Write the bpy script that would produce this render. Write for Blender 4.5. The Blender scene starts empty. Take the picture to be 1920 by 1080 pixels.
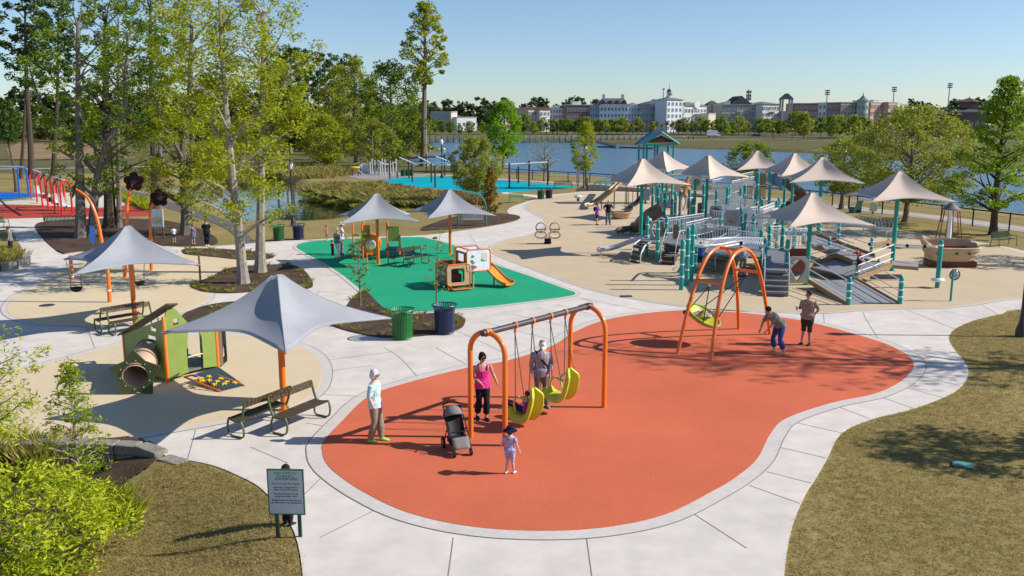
import bpy, math, random
import numpy as np
from mathutils import Vector, Matrix
from mathutils.geometry import tessellate_polygon
R = math.radians
SC = bpy.context.scene
COL = SC.collection
# ---------------------------------------------------------------- camera, sky, sun, exposure
F = 1650.0; CAM_H = 7.2; PITCH = math.atan(308 / F); CP, SP = math.cos(PITCH), math.sin(PITCH)
cam = bpy.data.cameras.new("camera"); camo = bpy.data.objects.new("camera", cam); COL.objects.link(camo)
cam.sensor_width = 36.0; cam.lens = F / 1920 * 36.0; cam.clip_end = 6000; cam.clip_start = 0.1
camo.location = (0, 0, CAM_H); camo.rotation_euler = (math.pi / 2 - PITCH, 0, 0)
SC.camera = camo
SUN_EL = R(35.4); SUN_AZ = R(92)          # azimuth measured clockwise from +Y: the sun stands at +X
w = bpy.data.worlds.new("World"); SC.world = w; w.use_nodes = True
nt = w.node_tree; bg = nt.nodes["Background"]
sky = nt.nodes.new("ShaderNodeTexSky"); sky.sky_type = 'NISHITA'; sky.sun_disc = False
sky.sun_elevation = SUN_EL; sky.sun_rotation = SUN_AZ; sky.air_density = 1.0; sky.dust_density = 0.2; sky.ozone_density = 2.5
tint = nt.nodes.new("ShaderNodeMix"); tint.data_type = 'RGBA'; tint.blend_type = 'MULTIPLY'; tint.inputs[0].default_value = 1; tint.inputs[7].default_value = (.87, .96, 1.11, 1)
nt.links.new(sky.outputs[0], tint.inputs[6]); nt.links.new(tint.outputs[2], bg.inputs[0]); bg.inputs[1].default_value = 0.09
sl = bpy.data.lights.new("sun", 'SUN'); slo = bpy.data.objects.new("sun", sl); COL.objects.link(slo)
sl.energy = 4.6; sl.angle = R(0.5); sl.color = (1.0, 0.945, 0.86)
sdir = Vector((math.sin(SUN_AZ) * math.cos(SUN_EL), math.cos(SUN_AZ) * math.cos(SUN_EL), math.sin(SUN_EL)))
slo.rotation_euler = sdir.to_track_quat('Z', 'Y').to_euler(); slo.location = (60, 0, 60)
SC.view_settings.view_transform = 'Standard'; SC.view_settings.look = 'None'
SC.view_settings.exposure = 0.42; SC.view_settings.gamma = 1.0
SC.render.engine = 'CYCLES'
SC.cycles.max_bounces = 6; SC.cycles.transparent_max_bounces = 6; SC.cycles.use_denoising = True
# ---------------------------------------------------------------- geometry from the survey of the photograph
def ray(x, y):
    u = (x - 960) / F; v = (540 - y) / F
    return (u, CP + v * SP, -SP + v * CP)
def G(x, y, z=0.0):
    """point at height z that is seen at (x, y)"""
    d = ray(x, y); t = (z - CAM_H) / d[2]
    return Vector((d[0] * t, d[1] * t, z))
def PY(x, y, Y):
    """point at depth Y that is seen at (x, y)"""
    d = ray(x, y); t = Y / d[1]
    return Vector((d[0] * t, Y, CAM_H + d[2] * t))
def HT(xb, yb, yt, z=0):
    return PY(xb, yt, G(xb, yb, z).y).z
def sstep(a, b, x):
    t = min(1, max(0, (x - a) / (b - a))); return t * t * (3 - 2 * t)
def TZ(y):
    return 3.0 * sstep(400, 540, y)
# ---------------------------------------------------------------- materials
def srgb(r, g, b):
    f = lambda c: (c / 255 / 12.92) if c <= 10 else ((c / 255 + .055) / 1.055) ** 2.4
    return (f(r), f(g), f(b))
MATS = {}
def M(name, rgb, rough=.6, var=.12, scale=4.0, bump=0.0, metal=0.0, scale2=None, col2=None, stretch=None, spec=None, coat=0):
    if name in MATS: return MATS[name]
    m = bpy.data.materials.new(name); m.use_nodes = True
    N, L = m.node_tree.nodes, m.node_tree.links
    b = N["Principled BSDF"]; b.inputs["Roughness"].default_value = rough; b.inputs["Metallic"].default_value = metal
    if spec is None and (bump or rough > .8): spec = .12
    if spec is not None: b.inputs["Specular IOR Level"].default_value = spec
    if coat: b.inputs["Coat Weight"].default_value = coat; b.inputs["Coat Roughness"].default_value = .15
    tc = N.new("ShaderNodeTexCoord"); src = tc.outputs["Object"]
    if stretch:
        mp = N.new("ShaderNodeMapping"); mp.inputs["Scale"].default_value = stretch; L.new(src, mp.inputs[0]); src = mp.outputs[0]
    def noise(s, d=4):
        n = N.new("ShaderNodeTexNoise"); n.inputs["Scale"].default_value = s; n.inputs["Detail"].default_value = d
        n.inputs["Roughness"].default_value = .62
        L.new(src, n.inputs["Vector"]); return n
    n1 = noise(scale)
    mr = N.new("ShaderNodeMapRange"); mr.inputs[1].default_value = .3; mr.inputs[2].default_value = .7
    L.new(n1.outputs["Fac"], mr.inputs[0])
    mix = N.new("ShaderNodeMix"); mix.data_type = 'RGBA'
    A = tuple(c * (1 - var) for c in rgb) + (1,); B = tuple(min(1, c * (1 + var)) for c in rgb) + (1,)
    if col2: A, B = tuple(rgb) + (1,), tuple(col2) + (1,)
    mix.inputs[6].default_value = A; mix.inputs[7].default_value = B
    L.new(mr.outputs[0], mix.inputs[0]); out = mix.outputs[2]
    if scale2:
        n2 = noise(scale2, 3); mr2 = N.new("ShaderNodeMapRange"); mr2.inputs[1].default_value = .3; mr2.inputs[2].default_value = .7
        mr2.inputs[3].default_value = 1 - var * 1.3; mr2.inputs[4].default_value = 1 + var * 1.3
        L.new(n2.outputs["Fac"], mr2.inputs[0])
        mm = N.new("ShaderNodeMix"); mm.data_type = 'RGBA'; mm.blend_type = 'MULTIPLY'; mm.inputs[0].default_value = 1
        L.new(out, mm.inputs[6]); L.new(mr2.outputs[0], mm.inputs[7]); out = mm.outputs[2]
    L.new(out, b.inputs["Base Color"])
    if bump:
        nb = noise((scale2 or scale) * 2, 5); bp = N.new("ShaderNodeBump"); bp.inputs["Strength"].default_value = bump
        bp.inputs["Distance"].default_value = .03
        L.new(nb.outputs["Fac"], bp.inputs["Height"]); L.new(bp.outputs[0], b.inputs["Normal"])
    MATS[name] = m; return m
def leafmat(name, c1, c2, c3, trans=.35, rough=.55):
    if name in MATS: return MATS[name]
    m = bpy.data.materials.new(name); m.use_nodes = True
    N, L = m.node_tree.nodes, m.node_tree.links
    b = N["Principled BSDF"]; b.inputs["Roughness"].default_value = rough; b.inputs["Specular IOR Level"].default_value = .12
    g = N.new("ShaderNodeNewGeometry"); cr = N.new("ShaderNodeValToRGB")
    c1, c2, c3 = (tuple(min(.8, c * k_) for c, k_ in zip(q, (1.45, 1.48, 1.15))) for q in (c1, c2, c3)); trans = min(.5, trans + .08)
    cr.color_ramp.elements[0].color = c1 + (1,); cr.color_ramp.elements[1].color = c3 + (1,)
    e = cr.color_ramp.elements.new(.5); e.color = c2 + (1,)
    L.new(g.outputs["Random Per Island"], cr.inputs[0]); L.new(cr.outputs[0], b.inputs["Base Color"])
    t = N.new("ShaderNodeBsdfTranslucent"); L.new(cr.outputs[0], t.inputs[0])
    mx = N.new("ShaderNodeMixShader"); mx.inputs[0].default_value = trans
    L.new(b.outputs[0], mx.inputs[1]); L.new(t.outputs[0], mx.inputs[2]); L.new(mx.outputs[0], N["Material Output"].inputs[0])
    MATS[name] = m; return m
def checkmat(name, base, cols, scale):
    """woven plaid slats: bands of colour in two directions"""
    if name in MATS: return MATS[name]
    m = bpy.data.materials.new(name); m.use_nodes = True
    N, L = m.node_tree.nodes, m.node_tree.links
    b = N["Principled BSDF"]; b.inputs["Roughness"].default_value = .55
    tc = N.new("ShaderNodeTexCoord"); out = None
    prev = tuple(base) + (1,)
    for i, (c, sc, ph) in enumerate(cols):
        mp = N.new("ShaderNodeMapping"); mp.inputs["Scale"].default_value = sc; mp.inputs["Location"].default_value = ph
        L.new(tc.outputs["Object"], mp.inputs[0])
        ck = N.new("ShaderNodeTexChecker"); ck.inputs["Scale"].default_value = scale; L.new(mp.outputs[0], ck.inputs[0])
        mx = N.new("ShaderNodeMix"); mx.data_type = 'RGBA'; L.new(ck.outputs["Fac"], mx.inputs[0])
        if out: L.new(out, mx.inputs[6])
        else: mx.inputs[6].default_value = prev
        mx.inputs[7].default_value = tuple(c) + (1,); out = mx.outputs[2]
    L.new(out, b.inputs["Base Color"]); MATS[name] = m; return m
def watermat(name, col, bump, scale, rough, stretch):
    m = bpy.data.materials.new(name); m.use_nodes = True
    N, L = m.node_tree.nodes, m.node_tree.links
    b = N["Principled BSDF"]; b.inputs["Base Color"].default_value = col + (1,); b.inputs["Roughness"].default_value = rough
    b.inputs["IOR"].default_value = 1.33
    tc = N.new("ShaderNodeTexCoord"); mp = N.new("ShaderNodeMapping"); mp.inputs["Scale"].default_value = stretch
    L.new(tc.outputs["Object"], mp.inputs[0])
    n = N.new("ShaderNodeTexNoise"); n.inputs["Scale"].default_value = scale; n.inputs["Detail"].default_value = 5
    L.new(mp.outputs[0], n.inputs["Vector"])
    bp = N.new("ShaderNodeBump"); bp.inputs["Strength"].default_value = bump; bp.inputs["Distance"].default_value = .25
    L.new(n.outputs["Fac"], bp.inputs["Height"]); L.new(bp.outputs[0], b.inputs["Normal"]); MATS[name] = m
    return m
ORANGE = M("orange_paint", (.80, .17, .012), .35, .05, 3, coat=.3)
TEAL = M("teal_paint", (.0, .285, .245), .4, .08, 3)
WHITEP = M("white_paint", (.78, .79, .8), .4, .05, 3)
LIME = M("lime_plastic", (.50, .53, .03), .38, .06, 5)
GREYM = M("grey_metal", (.16, .17, .18), .45, .1, 6)
DARKM = M("dark_metal", (.035, .033, .034), .45, .15, 6)
CHAIN = M("chain_steel", (.09, .09, .09), .5, .1, 6, metal=.5)
BLACK = M("black_plastic", (.014, .014, .016), .6, .1, 6, spec=.18)
TAN = M("tan_plastic", (.47, .33, .19), .5, .08, 4)
BROWNP = M("brown_plastic", (.20, .12, .065), .5, .1, 4)
STEEL = M("galvanised_steel", (.52, .54, .56), .4, .08, 6, metal=.3)
CREAMP = M("cream_panel", (.60, .54, .42), .5, .06, 4)
OLIVE = M("olive_panel", (.20, .27, .055), .5, .08, 3)
OLIVED = M("olive_frame", (.075, .095, .03), .5, .1, 5)
BARKD = M("dark_bark", (.085, .065, .05), .9, .35, 9, .9, stretch=(3, 3, .6))
BARKP = M("pale_bark", (.29, .255, .215), .85, .3, 5, .5, scale2=22, stretch=(2, 2, .8))
BARKM = M("grey_bark", (.19, .16, .13), .9, .3, 8, .7, stretch=(3, 3, .6))
MULCH = M("mulch", (.085, .055, .038), .95, .35, 1.2, 1.0, scale2=14)
REDP = M("red_paint", (.60, .012, .02), .35, .05, 3)
BLUEP = M("blue_paint", (.01, .10, .48), .35, .05, 3)
GREENP = M("green_paint", (.015, .17, .035), .4, .1, 4)
NAVYP = M("navy_paint", (.012, .022, .085), .4, .1, 4)
# ---------------------------------------------------------------- mesh building
class MB:
    def __init__(s): s.v = []; s.f = []; s.m = []; s.cur = 0
    def add(s, vs, fs):
        o = len(s.v); s.v += [tuple(p) for p in vs]
        for f in fs: s.f.append(tuple(i + o for i in f)); s.m.append(s.cur)
        return s
    def box(s, c, d, rz=0, mat=None):
        hx, hy, hz = d[0] / 2, d[1] / 2, d[2] / 2; ca, sa = math.cos(rz), math.sin(rz); vs = []
        for z in (-hz, hz):
            for x, y in ((-hx, -hy), (hx, -hy), (hx, hy), (-hx, hy)):
                p = Vector((x * ca - y * sa, x * sa + y * ca, z))
                if mat: p = mat @ Vector((x, y, z))
                vs.append((p[0] + c[0], p[1] + c[1], p[2] + c[2]))
        return s.add(vs, [(3, 2, 1, 0), (4, 5, 6, 7), (0, 1, 5, 4), (1, 2, 6, 5), (2, 3, 7, 6), (3, 0, 4, 7)])
    def tube(s, pts, r, n=8, side=None, caps=True, closed=False):
        """sweep; r is a number, or a number / (ra, rb) pair per point; side fixes the direction of ra"""
        P = [Vector(p) for p in pts]; k = len(P)
        rr = [r] * k if not isinstance(r, (list, tuple)) or (isinstance(r, tuple) and len(r) == 2 and k != 2) else list(r)
        vs = []; a = Vector(side) if side is not None else None; prev = None
        for i, p in enumerate(P):
            if closed: t = P[(i + 1) % k] - P[i - 1]
            else: t = P[min(i + 1, k - 1)] - P[max(i - 1, 0)]
            if t.length < 1e-9: t = Vector((0, 0, 1))
            t.normalize()
            if side is not None: u = Vector(side) - t * t.dot(Vector(side))
            elif prev is None: u = t.orthogonal()
            else: u = prev - t * t.dot(prev)
            if u.length < 1e-6: u = t.orthogonal()
            u.normalize(); prev = u; b = t.cross(u)
            ra, rb = rr[i] if isinstance(rr[i], (list, tuple)) else (rr[i], rr[i])
            for j in range(n):
                an = 2 * math.pi * j / n
                vs.append(p + u * (ra * math.cos(an)) + b * (rb * math.sin(an)))
        fs = []
        for i in range(k if closed else k - 1):
            i2 = (i + 1) % k
            for j in range(n):
                fs.append((i * n + j, i * n + (j + 1) % n, i2 * n + (j + 1) % n, i2 * n + j))
        if caps and not closed:
            fs.append(tuple(range(n - 1, -1, -1))); fs.append(tuple((k - 1) * n + j for j in range(n)))
        return s.add(vs, fs)
    def bar(s, p, q, r, n=8): return s.tube([p, q], [r, r], n)
    def lathe(s, prof, c=(0, 0, 0), n=16, axis=None):
        """prof: (radius, height) pairs"""
        q = Vector(axis).to_track_quat('Z', 'Y') if axis is not None else None
        vs = []
        for (r, z) in prof:
            for j in range(n):
                an = 2 * math.pi * j / n; p = Vector((r * math.cos(an), r * math.sin(an), z))
                if q: p = q @ p
                vs.append((p[0] + c[0], p[1] + c[1], p[2] + c[2]))
        fs = []; k = len(prof)
        for i in range(k - 1):
            for j in range(n): fs.append((i * n + j, i * n + (j + 1) % n, (i + 1) * n + (j + 1) % n, (i + 1) * n + j))
        if prof[0][0] > 1e-4: fs.append(tuple(range(n - 1, -1, -1)))
        if prof[-1][0] > 1e-4: fs.append(tuple((k - 1) * n + j for j in range(n)))
        return s.add(vs, fs)
    def ball(s, c, r, n=10, k=7, rot=None):
        if not isinstance(r, (list, tuple)): r = (r, r, r)
        vs = []; fs = []
        for i in range(1, k):
            th = math.pi * i / k
            for j in range(n):
                ph = 2 * math.pi * j / n
                p = Vector((r[0] * math.sin(th) * math.cos(ph), r[1] * math.sin(th) * math.sin(ph), r[2] * math.cos(th)))
                if rot: p = rot @ p
                vs.append(p + Vector(c))
        t = Vector((0, 0, r[2])); b = Vector((0, 0, -r[2]))
        if rot: t = rot @ t; b = rot @ b
        vs += [t + Vector(c), b + Vector(c)]; T = len(vs) - 2; B = T + 1
        for i in range(k - 2):
            for j in range(n): fs.append((i * n + j, (i + 1) * n + j, (i + 1) * n + (j + 1) % n, i * n + (j + 1) % n))
        for j in range(n): fs.append((T, j, (j + 1) % n)); fs.append((B, (k - 2) * n + (j + 1) % n, (k - 2) * n + j))
        return s.add(vs, fs)
    def plate(s, o, u, v, poly, t=.04, holes=()):
        """extruded outline poly (a, b) on the plane o + a u + b v, thickness t centred, with holes"""
        o = Vector(o); u = Vector(u).normalized(); v = Vector(v); v = (v - u * u.dot(v)).normalized(); n = u.cross(v)
        loops = [list(poly)] + [list(h) for h in holes]
        tri = tessellate_polygon([[Vector((a, b, 0)) for a, b in lp] for lp in loops])
        flat = [p for lp in loops for p in lp]; N = len(flat)
        vs = [o + u * a + v * b + n * (t / 2) for a, b in flat] + [o + u * a + v * b - n * (t / 2) for a, b in flat]
        fs = [tuple(f) for f in tri] + [(f[2] + N, f[1] + N, f[0] + N) for f in tri]; st = 0
        for lp in loops:
            L = len(lp)
            for i in range(L): j = (i + 1) % L; fs.append((st + i, st + j, st + j + N, st + i + N))
            st += L
        return s.add(vs, fs)
    def grid(s, fn, nu, nv, closed_u=False):
        vs = [fn(i / (nu if closed_u else nu - 1), j / (nv - 1)) for j in range(nv) for i in range(nu)]; fs = []
        for j in range(nv - 1):
            for i in range(nu if closed_u else nu - 1): fs.append((j * nu + i, j * nu + (i + 1) % nu, (j + 1) * nu + (i + 1) % nu, (j + 1) * nu + i))
        return s.add(vs, fs)
    def build(s, name, mats, parent=None, smooth=True, world=False, ang=38):
        if world and parent is not None:
            ca, sa = math.cos(-parent.rotation_euler[2]), math.sin(-parent.rotation_euler[2]); l = parent.location
            if parent.parent is not None: l = l + parent.parent.location
            s.v = [((x - l[0]) * ca - (y - l[1]) * sa, (x - l[0]) * sa + (y - l[1]) * ca, z - l[2]) for x, y, z in s.v]
        me = bpy.data.meshes.new(name); me.from_pydata([tuple(p) for p in s.v], [], s.f)
        if not isinstance(mats, (list, tuple)): mats = [mats]
        for m in mats: me.materials.append(m)
        if len(mats) > 1: me.polygons.foreach_set("material_index", s.m)
        me.validate(); fix_normals(me)
        if smooth:
            me.polygons.foreach_set("use_smooth", [True] * len(me.polygons)); me.set_sharp_from_angle(angle=R(ang))
        me.update()
        o = bpy.data.objects.new(name, me); COL.objects.link(o)
        if parent is not None: o.parent = parent
        return o
import bmesh
def fix_normals(me):
    bm = bmesh.new(); bm.from_mesh(me); bmesh.ops.recalc_face_normals(bm, faces=bm.faces); bm.to_mesh(me); bm.free()
def fastmesh(name, V, Fq, mats, parent=None, midx=None, smooth=False):
    """numpy arrays of vertices and equal-sided faces -> object"""
    me = bpy.data.meshes.new(name); n = Fq.shape[1]
    me.vertices.add(len(V)); me.vertices.foreach_set("co", V.astype(np.float32).ravel())
    me.loops.add(Fq.size); me.loops.foreach_set("vertex_index", Fq.astype(np.int32).ravel())
    me.polygons.add(len(Fq)); me.polygons.foreach_set("loop_start", np.arange(0, Fq.size, n, dtype=np.int32))
    if not isinstance(mats, (list, tuple)): mats = [mats]
    for m in mats: me.materials.append(m)
    if midx is not None: me.polygons.foreach_set("material_index", midx.astype(np.int32))
    if smooth: me.polygons.foreach_set("use_smooth", np.ones(len(Fq), bool))
    me.update(calc_edges=True); me.validate()
    o = bpy.data.objects.new(name, me); COL.objects.link(o)
    if parent is not None: o.parent = parent
    return o
def tag(o, label, cat, group=None, kind=None):
    o["label"] = label; o["category"] = cat
    if group: o["group"] = group
    if kind: o["kind"] = kind
    return o
def thing(name, label, cat, loc=(0, 0, 0), rz=0.0, group=None):
    o = bpy.data.objects.new(name, None); COL.objects.link(o); o.location = loc; o.rotation_euler = (0, 0, rz)
    o.empty_display_size = .2
    return tag(o, label, cat, group)
def dup(root, loc, rz=None, label=None, scale=None):
    r = root.copy(); COL.objects.link(r); r.location = loc
    if rz is not None: r.rotation_euler = (0, 0, rz)
    if label: r["label"] = label
    if scale: r.scale = scale if isinstance(scale, tuple) else (scale,) * 3
    for ch in list(root.children):
        c = ch.copy(); COL.objects.link(c); c.parent = r
        for g in list(ch.children):
            d = g.copy(); COL.objects.link(d); d.parent = c
    return r
def spline(pts, n=6, closed=True):
    P = [Vector(p) for p in pts]; k = len(P); out = []
    for i in range(k if closed else k - 1):
        g = lambda j: P[j % k] if closed else P[min(max(j, 0), k - 1)]
        a, b, c, d = g(i - 1), g(i), g(i + 1), g(i + 2)
        for j in range(n):
            t = j / n
            out.append(.5 * ((2 * b) + (c - a) * t + (2 * a - 5 * b + 4 * c - d) * t * t + (3 * b - a - 3 * c + d) * t ** 3))
    if not closed: out.append(P[-1])
    return out
def px(pts, z=0.0): return [G(x, y, z) for x, y in pts]
def struct(o): o["kind"] = "structure"; return o
def polysheet(name, W, z, mat, skirt=.02):
    tri = tessellate_polygon([[Vector((p[0], p[1], 0)) for p in W]]); n = len(W)
    mb = MB(); vs = [(p[0], p[1], z) for p in W] + [(p[0], p[1], z - skirt) for p in W]
    fs = []
    for f in tri:
        a, b, c = (Vector(vs[i]) for i in f)
        fs.append(f if (b - a).cross(c - a).z > 0 else (f[2], f[1], f[0]))
    fs += [(i, (i + 1) % n, (i + 1) % n + n, i + n) for i in range(n)]
    mb.add(vs, fs); me = bpy.data.meshes.new(name); me.from_pydata(mb.v, [], mb.f); me.materials.append(mat); me.update()
    o = bpy.data.objects.new(name, me); COL.objects.link(o); return struct(o)
def sheet(name, pts, z, mat, smooth=True, n=6, skirt=.02):
    W = px(pts); W = spline(W, n) if smooth else W
    return polysheet(name, W, z, mat, skirt), W
def offset(W, d):
    A = sum(W[i].x * W[(i + 1) % len(W)].y - W[(i + 1) % len(W)].x * W[i].y for i in range(len(W)))
    sg = -1 if A > 0 else 1; out = []
    for i in range(len(W)):
        t = (W[(i + 1) % len(W)] - W[i - 1]); t = Vector((t.x, t.y, 0)).normalized()
        out.append(W[i] + Vector((-t.y, t.x, 0)) * d * sg)
    return out
def ribbon(name, A, B, z, mat, closed=True, skirt=0):
    n = len(A); mb = MB()
    mb.add([(p.x, p.y, z) for p in A] + [(p.x, p.y, z) for p in B],
           [(i, (i + 1) % n, (i + 1) % n + n, i + n) for i in range(n if closed else n - 1)])
    o = mb.build(name, mat, smooth=False)
    for p in o.data.polygons:
        if p.normal.z < 0: p.flip()
    return struct(o)
def strip(name, W, wd, z, mat):
    A, B = [], []
    for i, p in enumerate(W):
        t = W[min(i + 1, len(W) - 1)] - W[max(i - 1, 0)]; t = Vector((t.x, t.y, 0)).normalized(); q = Vector((-t.y, t.x, 0)) * wd / 2
        A.append(p + q); B.append(p - q)
    return ribbon(name, A, B, z, mat, closed=False)
# ---------------------------------------------------------------- outlines of the water (seen at water level)
LZ, PZ = -.8, -.6
LAKE = [G(x, y, LZ) for x, y in [(800, 312), (880, 321), (960, 328.5), (1065, 335), (1150, 341), (1300, 352), (1440, 364), (1560, 376), (1660, 388.5), (1762, 396.5), (1920, 414), (2200, 450), (2900, 520)]]
LAKE += [Vector((190, 130, 0)), Vector((155, 170, 0))] + [G(x, y, LZ) for x, y in [(1900, 318), (1780, 308), (1640, 297), (1540, 289), (1440, 284), (1360, 280.5), (1275, 278.5), (1200, 273), (1100, 268), (1000, 264), (900, 262), (830, 262), (800, 266), (808, 272), (838, 280), (828, 285), (795, 288), (775, 293), (765, 301)]]
POND = [G(x, y, PZ) for x, y in [(445, 421), (480, 425), (530, 424), (600, 424), (640, 416), (700, 406), (770, 403), (828, 401), (818, 396), (770, 395), (705, 391), (645, 380), (590, 369), (556, 359), (556, 348), (540, 337), (515, 331), (480, 331), (440, 338), (400, 343), (330, 348), (260, 346), (212, 350), (222, 362), (290, 361), (345, 367), (400, 385), (430, 405)]]
BEDLOW = [G(x, y) for x, y in [(-260, 838), (0, 838), (200, 838), (268, 843), (318, 862), (360, 872), (400, 882), (440, 898), (480, 918), (515, 962), (545, 1010), (560, 1085), (570, 1300), (-500, 1300)]]
def sdf(X, Y, poly):
    d = np.full(X.shape, 1e9); ins = np.zeros(X.shape, bool); n = len(poly)
    for i in range(n):
        a, b = poly[i], poly[(i + 1) % n]; ex, ey = b.x - a.x, b.y - a.y
        wx, wy = X - a.x, Y - a.y; t = np.clip((wx * ex + wy * ey) / (ex * ex + ey * ey + 1e-9), 0, 1)
        d = np.minimum(d, np.hypot(wx - ex * t, wy - ey * t))
        c = ((a.y <= Y) & (b.y > Y)) | ((b.y <= Y) & (a.y > Y))
        with np.errstate(divide='ignore', invalid='ignore'):
            xi = a.x + (Y - a.y) / (ey if abs(ey) > 1e-9 else 1e-9) * ex
        ins ^= c & (X < xi)
    return np.where(ins, d, -d)
def nstep(a, b, x):
    t = np.clip((x - a) / (b - a), 0, 1); return t * t * (3 - 2 * t)
LAKES = spline(LAKE, 3); PONDS = spline(POND, 3)
ys = np.concatenate([np.linspace(-60, 9, 24), np.geomspace(10, 2600, 430)]); us = np.linspace(-1.7, 1.7, 330)
UU, YY = np.meshgrid(us, ys); XX = UU * (np.maximum(YY, 8) + 14)
sl_ = sdf(XX, YY, LAKES); sp_ = sdf(XX, YY, PONDS); sb_ = sdf(XX, YY, BEDLOW)
BEDOPEN = [Vector((-60, 40, 0)), Vector((BEDLOW[4].x, 40, 0))] + BEDLOW[4:-2] + [Vector((-60, -10, 0))]; sb2_ = sdf(XX, YY, BEDOPEN); bw = np.clip(YY / 60, 1, 5)
ZZ = 3.0 * nstep(400, 540, YY) + 0 * XX
ZZ = ZZ * (1 - nstep(-6, 0, sl_)) - 1.7 * nstep(-1.0 * bw, 1.15 * bw, sl_) - 1.25 * nstep(-.9, 1.0, sp_) - .38 * np.minimum(nstep(-.12, .12, sb_), nstep(.05, 2.2, sb2_))
nz = lambda a, b, c: np.sin(XX * a + c) * np.cos(YY * b - c)
ZZ += .02 * nstep(1.5, 5, -np.maximum(sl_, sp_)) * 0
ZZ = np.where(YY > 900, ZZ + 0, ZZ)
nr, nc = XX.shape
idx = np.arange(nr * nc).reshape(nr, nc)
Q = np.stack([idx[:-1, :-1], idx[:-1, 1:], idx[1:, 1:], idx[1:, :-1]], -1).reshape(-1, 4)
GRASS = M("dry_grass", (.31, .235, .09), .95, .22, .16, .35, scale2=5.5, col2=(.19, .155, .055))
FIELD = M("field_grass", (.085, .095, .03), .95, .25, .03, .4, scale2=.6, col2=(.15, .12, .05))
cy = (YY[:-1, :-1].ravel()); mi = (cy > 130).astype(np.int32)
ground = fastmesh("ground", np.stack([XX, YY, ZZ], -1).reshape(-1, 3), Q, [GRASS, FIELD], midx=mi, smooth=True); struct(ground)
LAKEM = watermat("lake_water", (.03, .085, .14), .7, .5, .2, (1, 2.4, 1))
PONDM = watermat("pond_water", (.022, .028, .018), .06, .5, .03, (1, 1.5, 1))
lk = polysheet("lake_water", offset(LAKES, 3.0) if False else [p + Vector((0, 0, 0)) for p in offset(LAKES, 2.5)], LZ, LAKEM, .1)
pn = polysheet("pond_water", offset(PONDS, 1.2), PZ, PONDM, .1)
# ---------------------------------------------------------------- paving and soft surfaces
def slabmat(name, c, var, s1, s2, bump, stain=.25):
    return M(name, c, .85, var, s1, bump, scale2=s2)
CONC = slabmat("concrete_paving", (.60, .545, .485), .075, .17, 1.3, .03)
CONC2 = slabmat("kerb_concrete", (.55, .505, .455), .05, .8, 6, .03)
JOINT = M("joint_seam", (.22, .21, .20), .9, .1, 3)
RUBR = M("orange_red_rubber", (.60, .145, .072), .9, .10, .28, .6, scale2=30)
RUBG = M("green_rubber", (.02, .33, .17), .9, .08, .5, .6, scale2=30)
RUBB = M("beige_rubber", (.62, .505, .33), .9, .05, .4, .5, scale2=30)
RUBT = M("tan_rubber", (.54, .43, .285), .9, .06, .4, .5, scale2=30)
RUBQ = M("turquoise_rubber", (.0, .33, .40), .9, .06, .4, .3, scale2=30)
RUBD = M("dark_red_rubber", (.42, .06, .042), .9, .06, .4, .3, scale2=30)
RUBK = M("blue_rubber", (.01, .12, .45), .9, .06, .4, .3, scale2=30)
RUBC = M("cream_rubber", (.58, .52, .40), .9, .05, .4, .3, scale2=30)
ASPH = M("asphalt", (.13, .125, .12), .9, .15, .7, .4, scale2=25)
GRYP = M("grey_rubber", (.30, .27, .25), .9, .08, .5, .3, scale2=25)
conc_px = [(2300, 520), (1960, 478), (1900, 466), (1840, 455), (1770, 444), (1720, 437), (1660, 428), (1560, 412), (1440, 393), (1320, 372), (1200, 361), (1110, 359), (1060, 363), (1010, 366), (950, 361), (944, 363.5), (1006, 371), (985, 379), (960, 388), (951, 396), (957, 403), (976, 408), (960, 417), (900, 428), (800, 441), (720, 444), (645, 446), (600, 449), (520, 453), (445, 459), (400, 462), (340, 464), (300, 463), (150, 473), (107, 473), (65, 424), (110, 413), (210, 408), (270, 400), (200, 398), (100, 402), (-120, 407), (-420, 425), (-700, 520), (-800, 640), (-520, 830), (-200, 833), (0, 834), (180, 834), (262, 838), (312, 856), (352, 864), (400, 874), (440, 890), (475, 907), (497, 924), (525, 955), (552, 1000), (568, 1080), (580, 1300), (1465, 1300), (1470, 1080), (1486, 985), (1512, 924), (1525, 905), (1550, 862), (1577, 813), (1632, 787), (1690, 773), (1740, 757), (1790, 735), (1812, 712), (1815, 694), (1806, 676), (1792, 660), (1781, 643), (1779, 632), (1790, 617), (1825, 601), (1880, 588), (1930, 579), (2300, 556)]
pv, _ = sheet("concrete_paving", conc_px, .02, CONC, n=3)
def area(name, pts, mat, z=.034, ring=None, n=6):
    o, W = sheet(name, pts, z, mat, n=n)
    if ring:
        k = ribbon("kerb_band", offset(W, -.01), offset(W, ring), .028, CONC2)
        ribbon("joint_line", offset(W, ring), offset(W, ring + .022), .0295, JOINT)
    return W
red_px = [(1335, 924), (1380, 897), (1420, 862), (1445, 815), (1475, 786), (1560, 757), (1640, 740), (1690, 716), (1713, 690), (1705, 671), (1680, 655), (1640, 639), (1560, 616), (1500, 602), (1440, 593), (1380, 587), (1290, 583), (1200, 590), (1130, 603), (1075, 625), (1035, 650), (955, 677), (877, 691), (762, 720), (692, 745), (640, 793), (607, 830), (604, 848), (610, 868), (630, 890), (680, 924), (760, 962), (870, 988), (1000, 998), (1130, 992), (1245, 968)]
REDW = area("red_rubber_surface", red_px, RUBR, ring=.33)
area("green_rubber_surface", [(556, 463), (575, 455), (640, 449), (720, 446.5), (786, 445.5), (802, 448), (850, 461), (915, 492), (985, 516), (1060, 543), (1078, 550), (1068, 556), (1000, 565.5), (900, 577), (800, 584), (742, 586), (722, 580), (690, 555), (640, 515), (600, 490), (572, 475)], RUBG, ring=.2)
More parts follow.
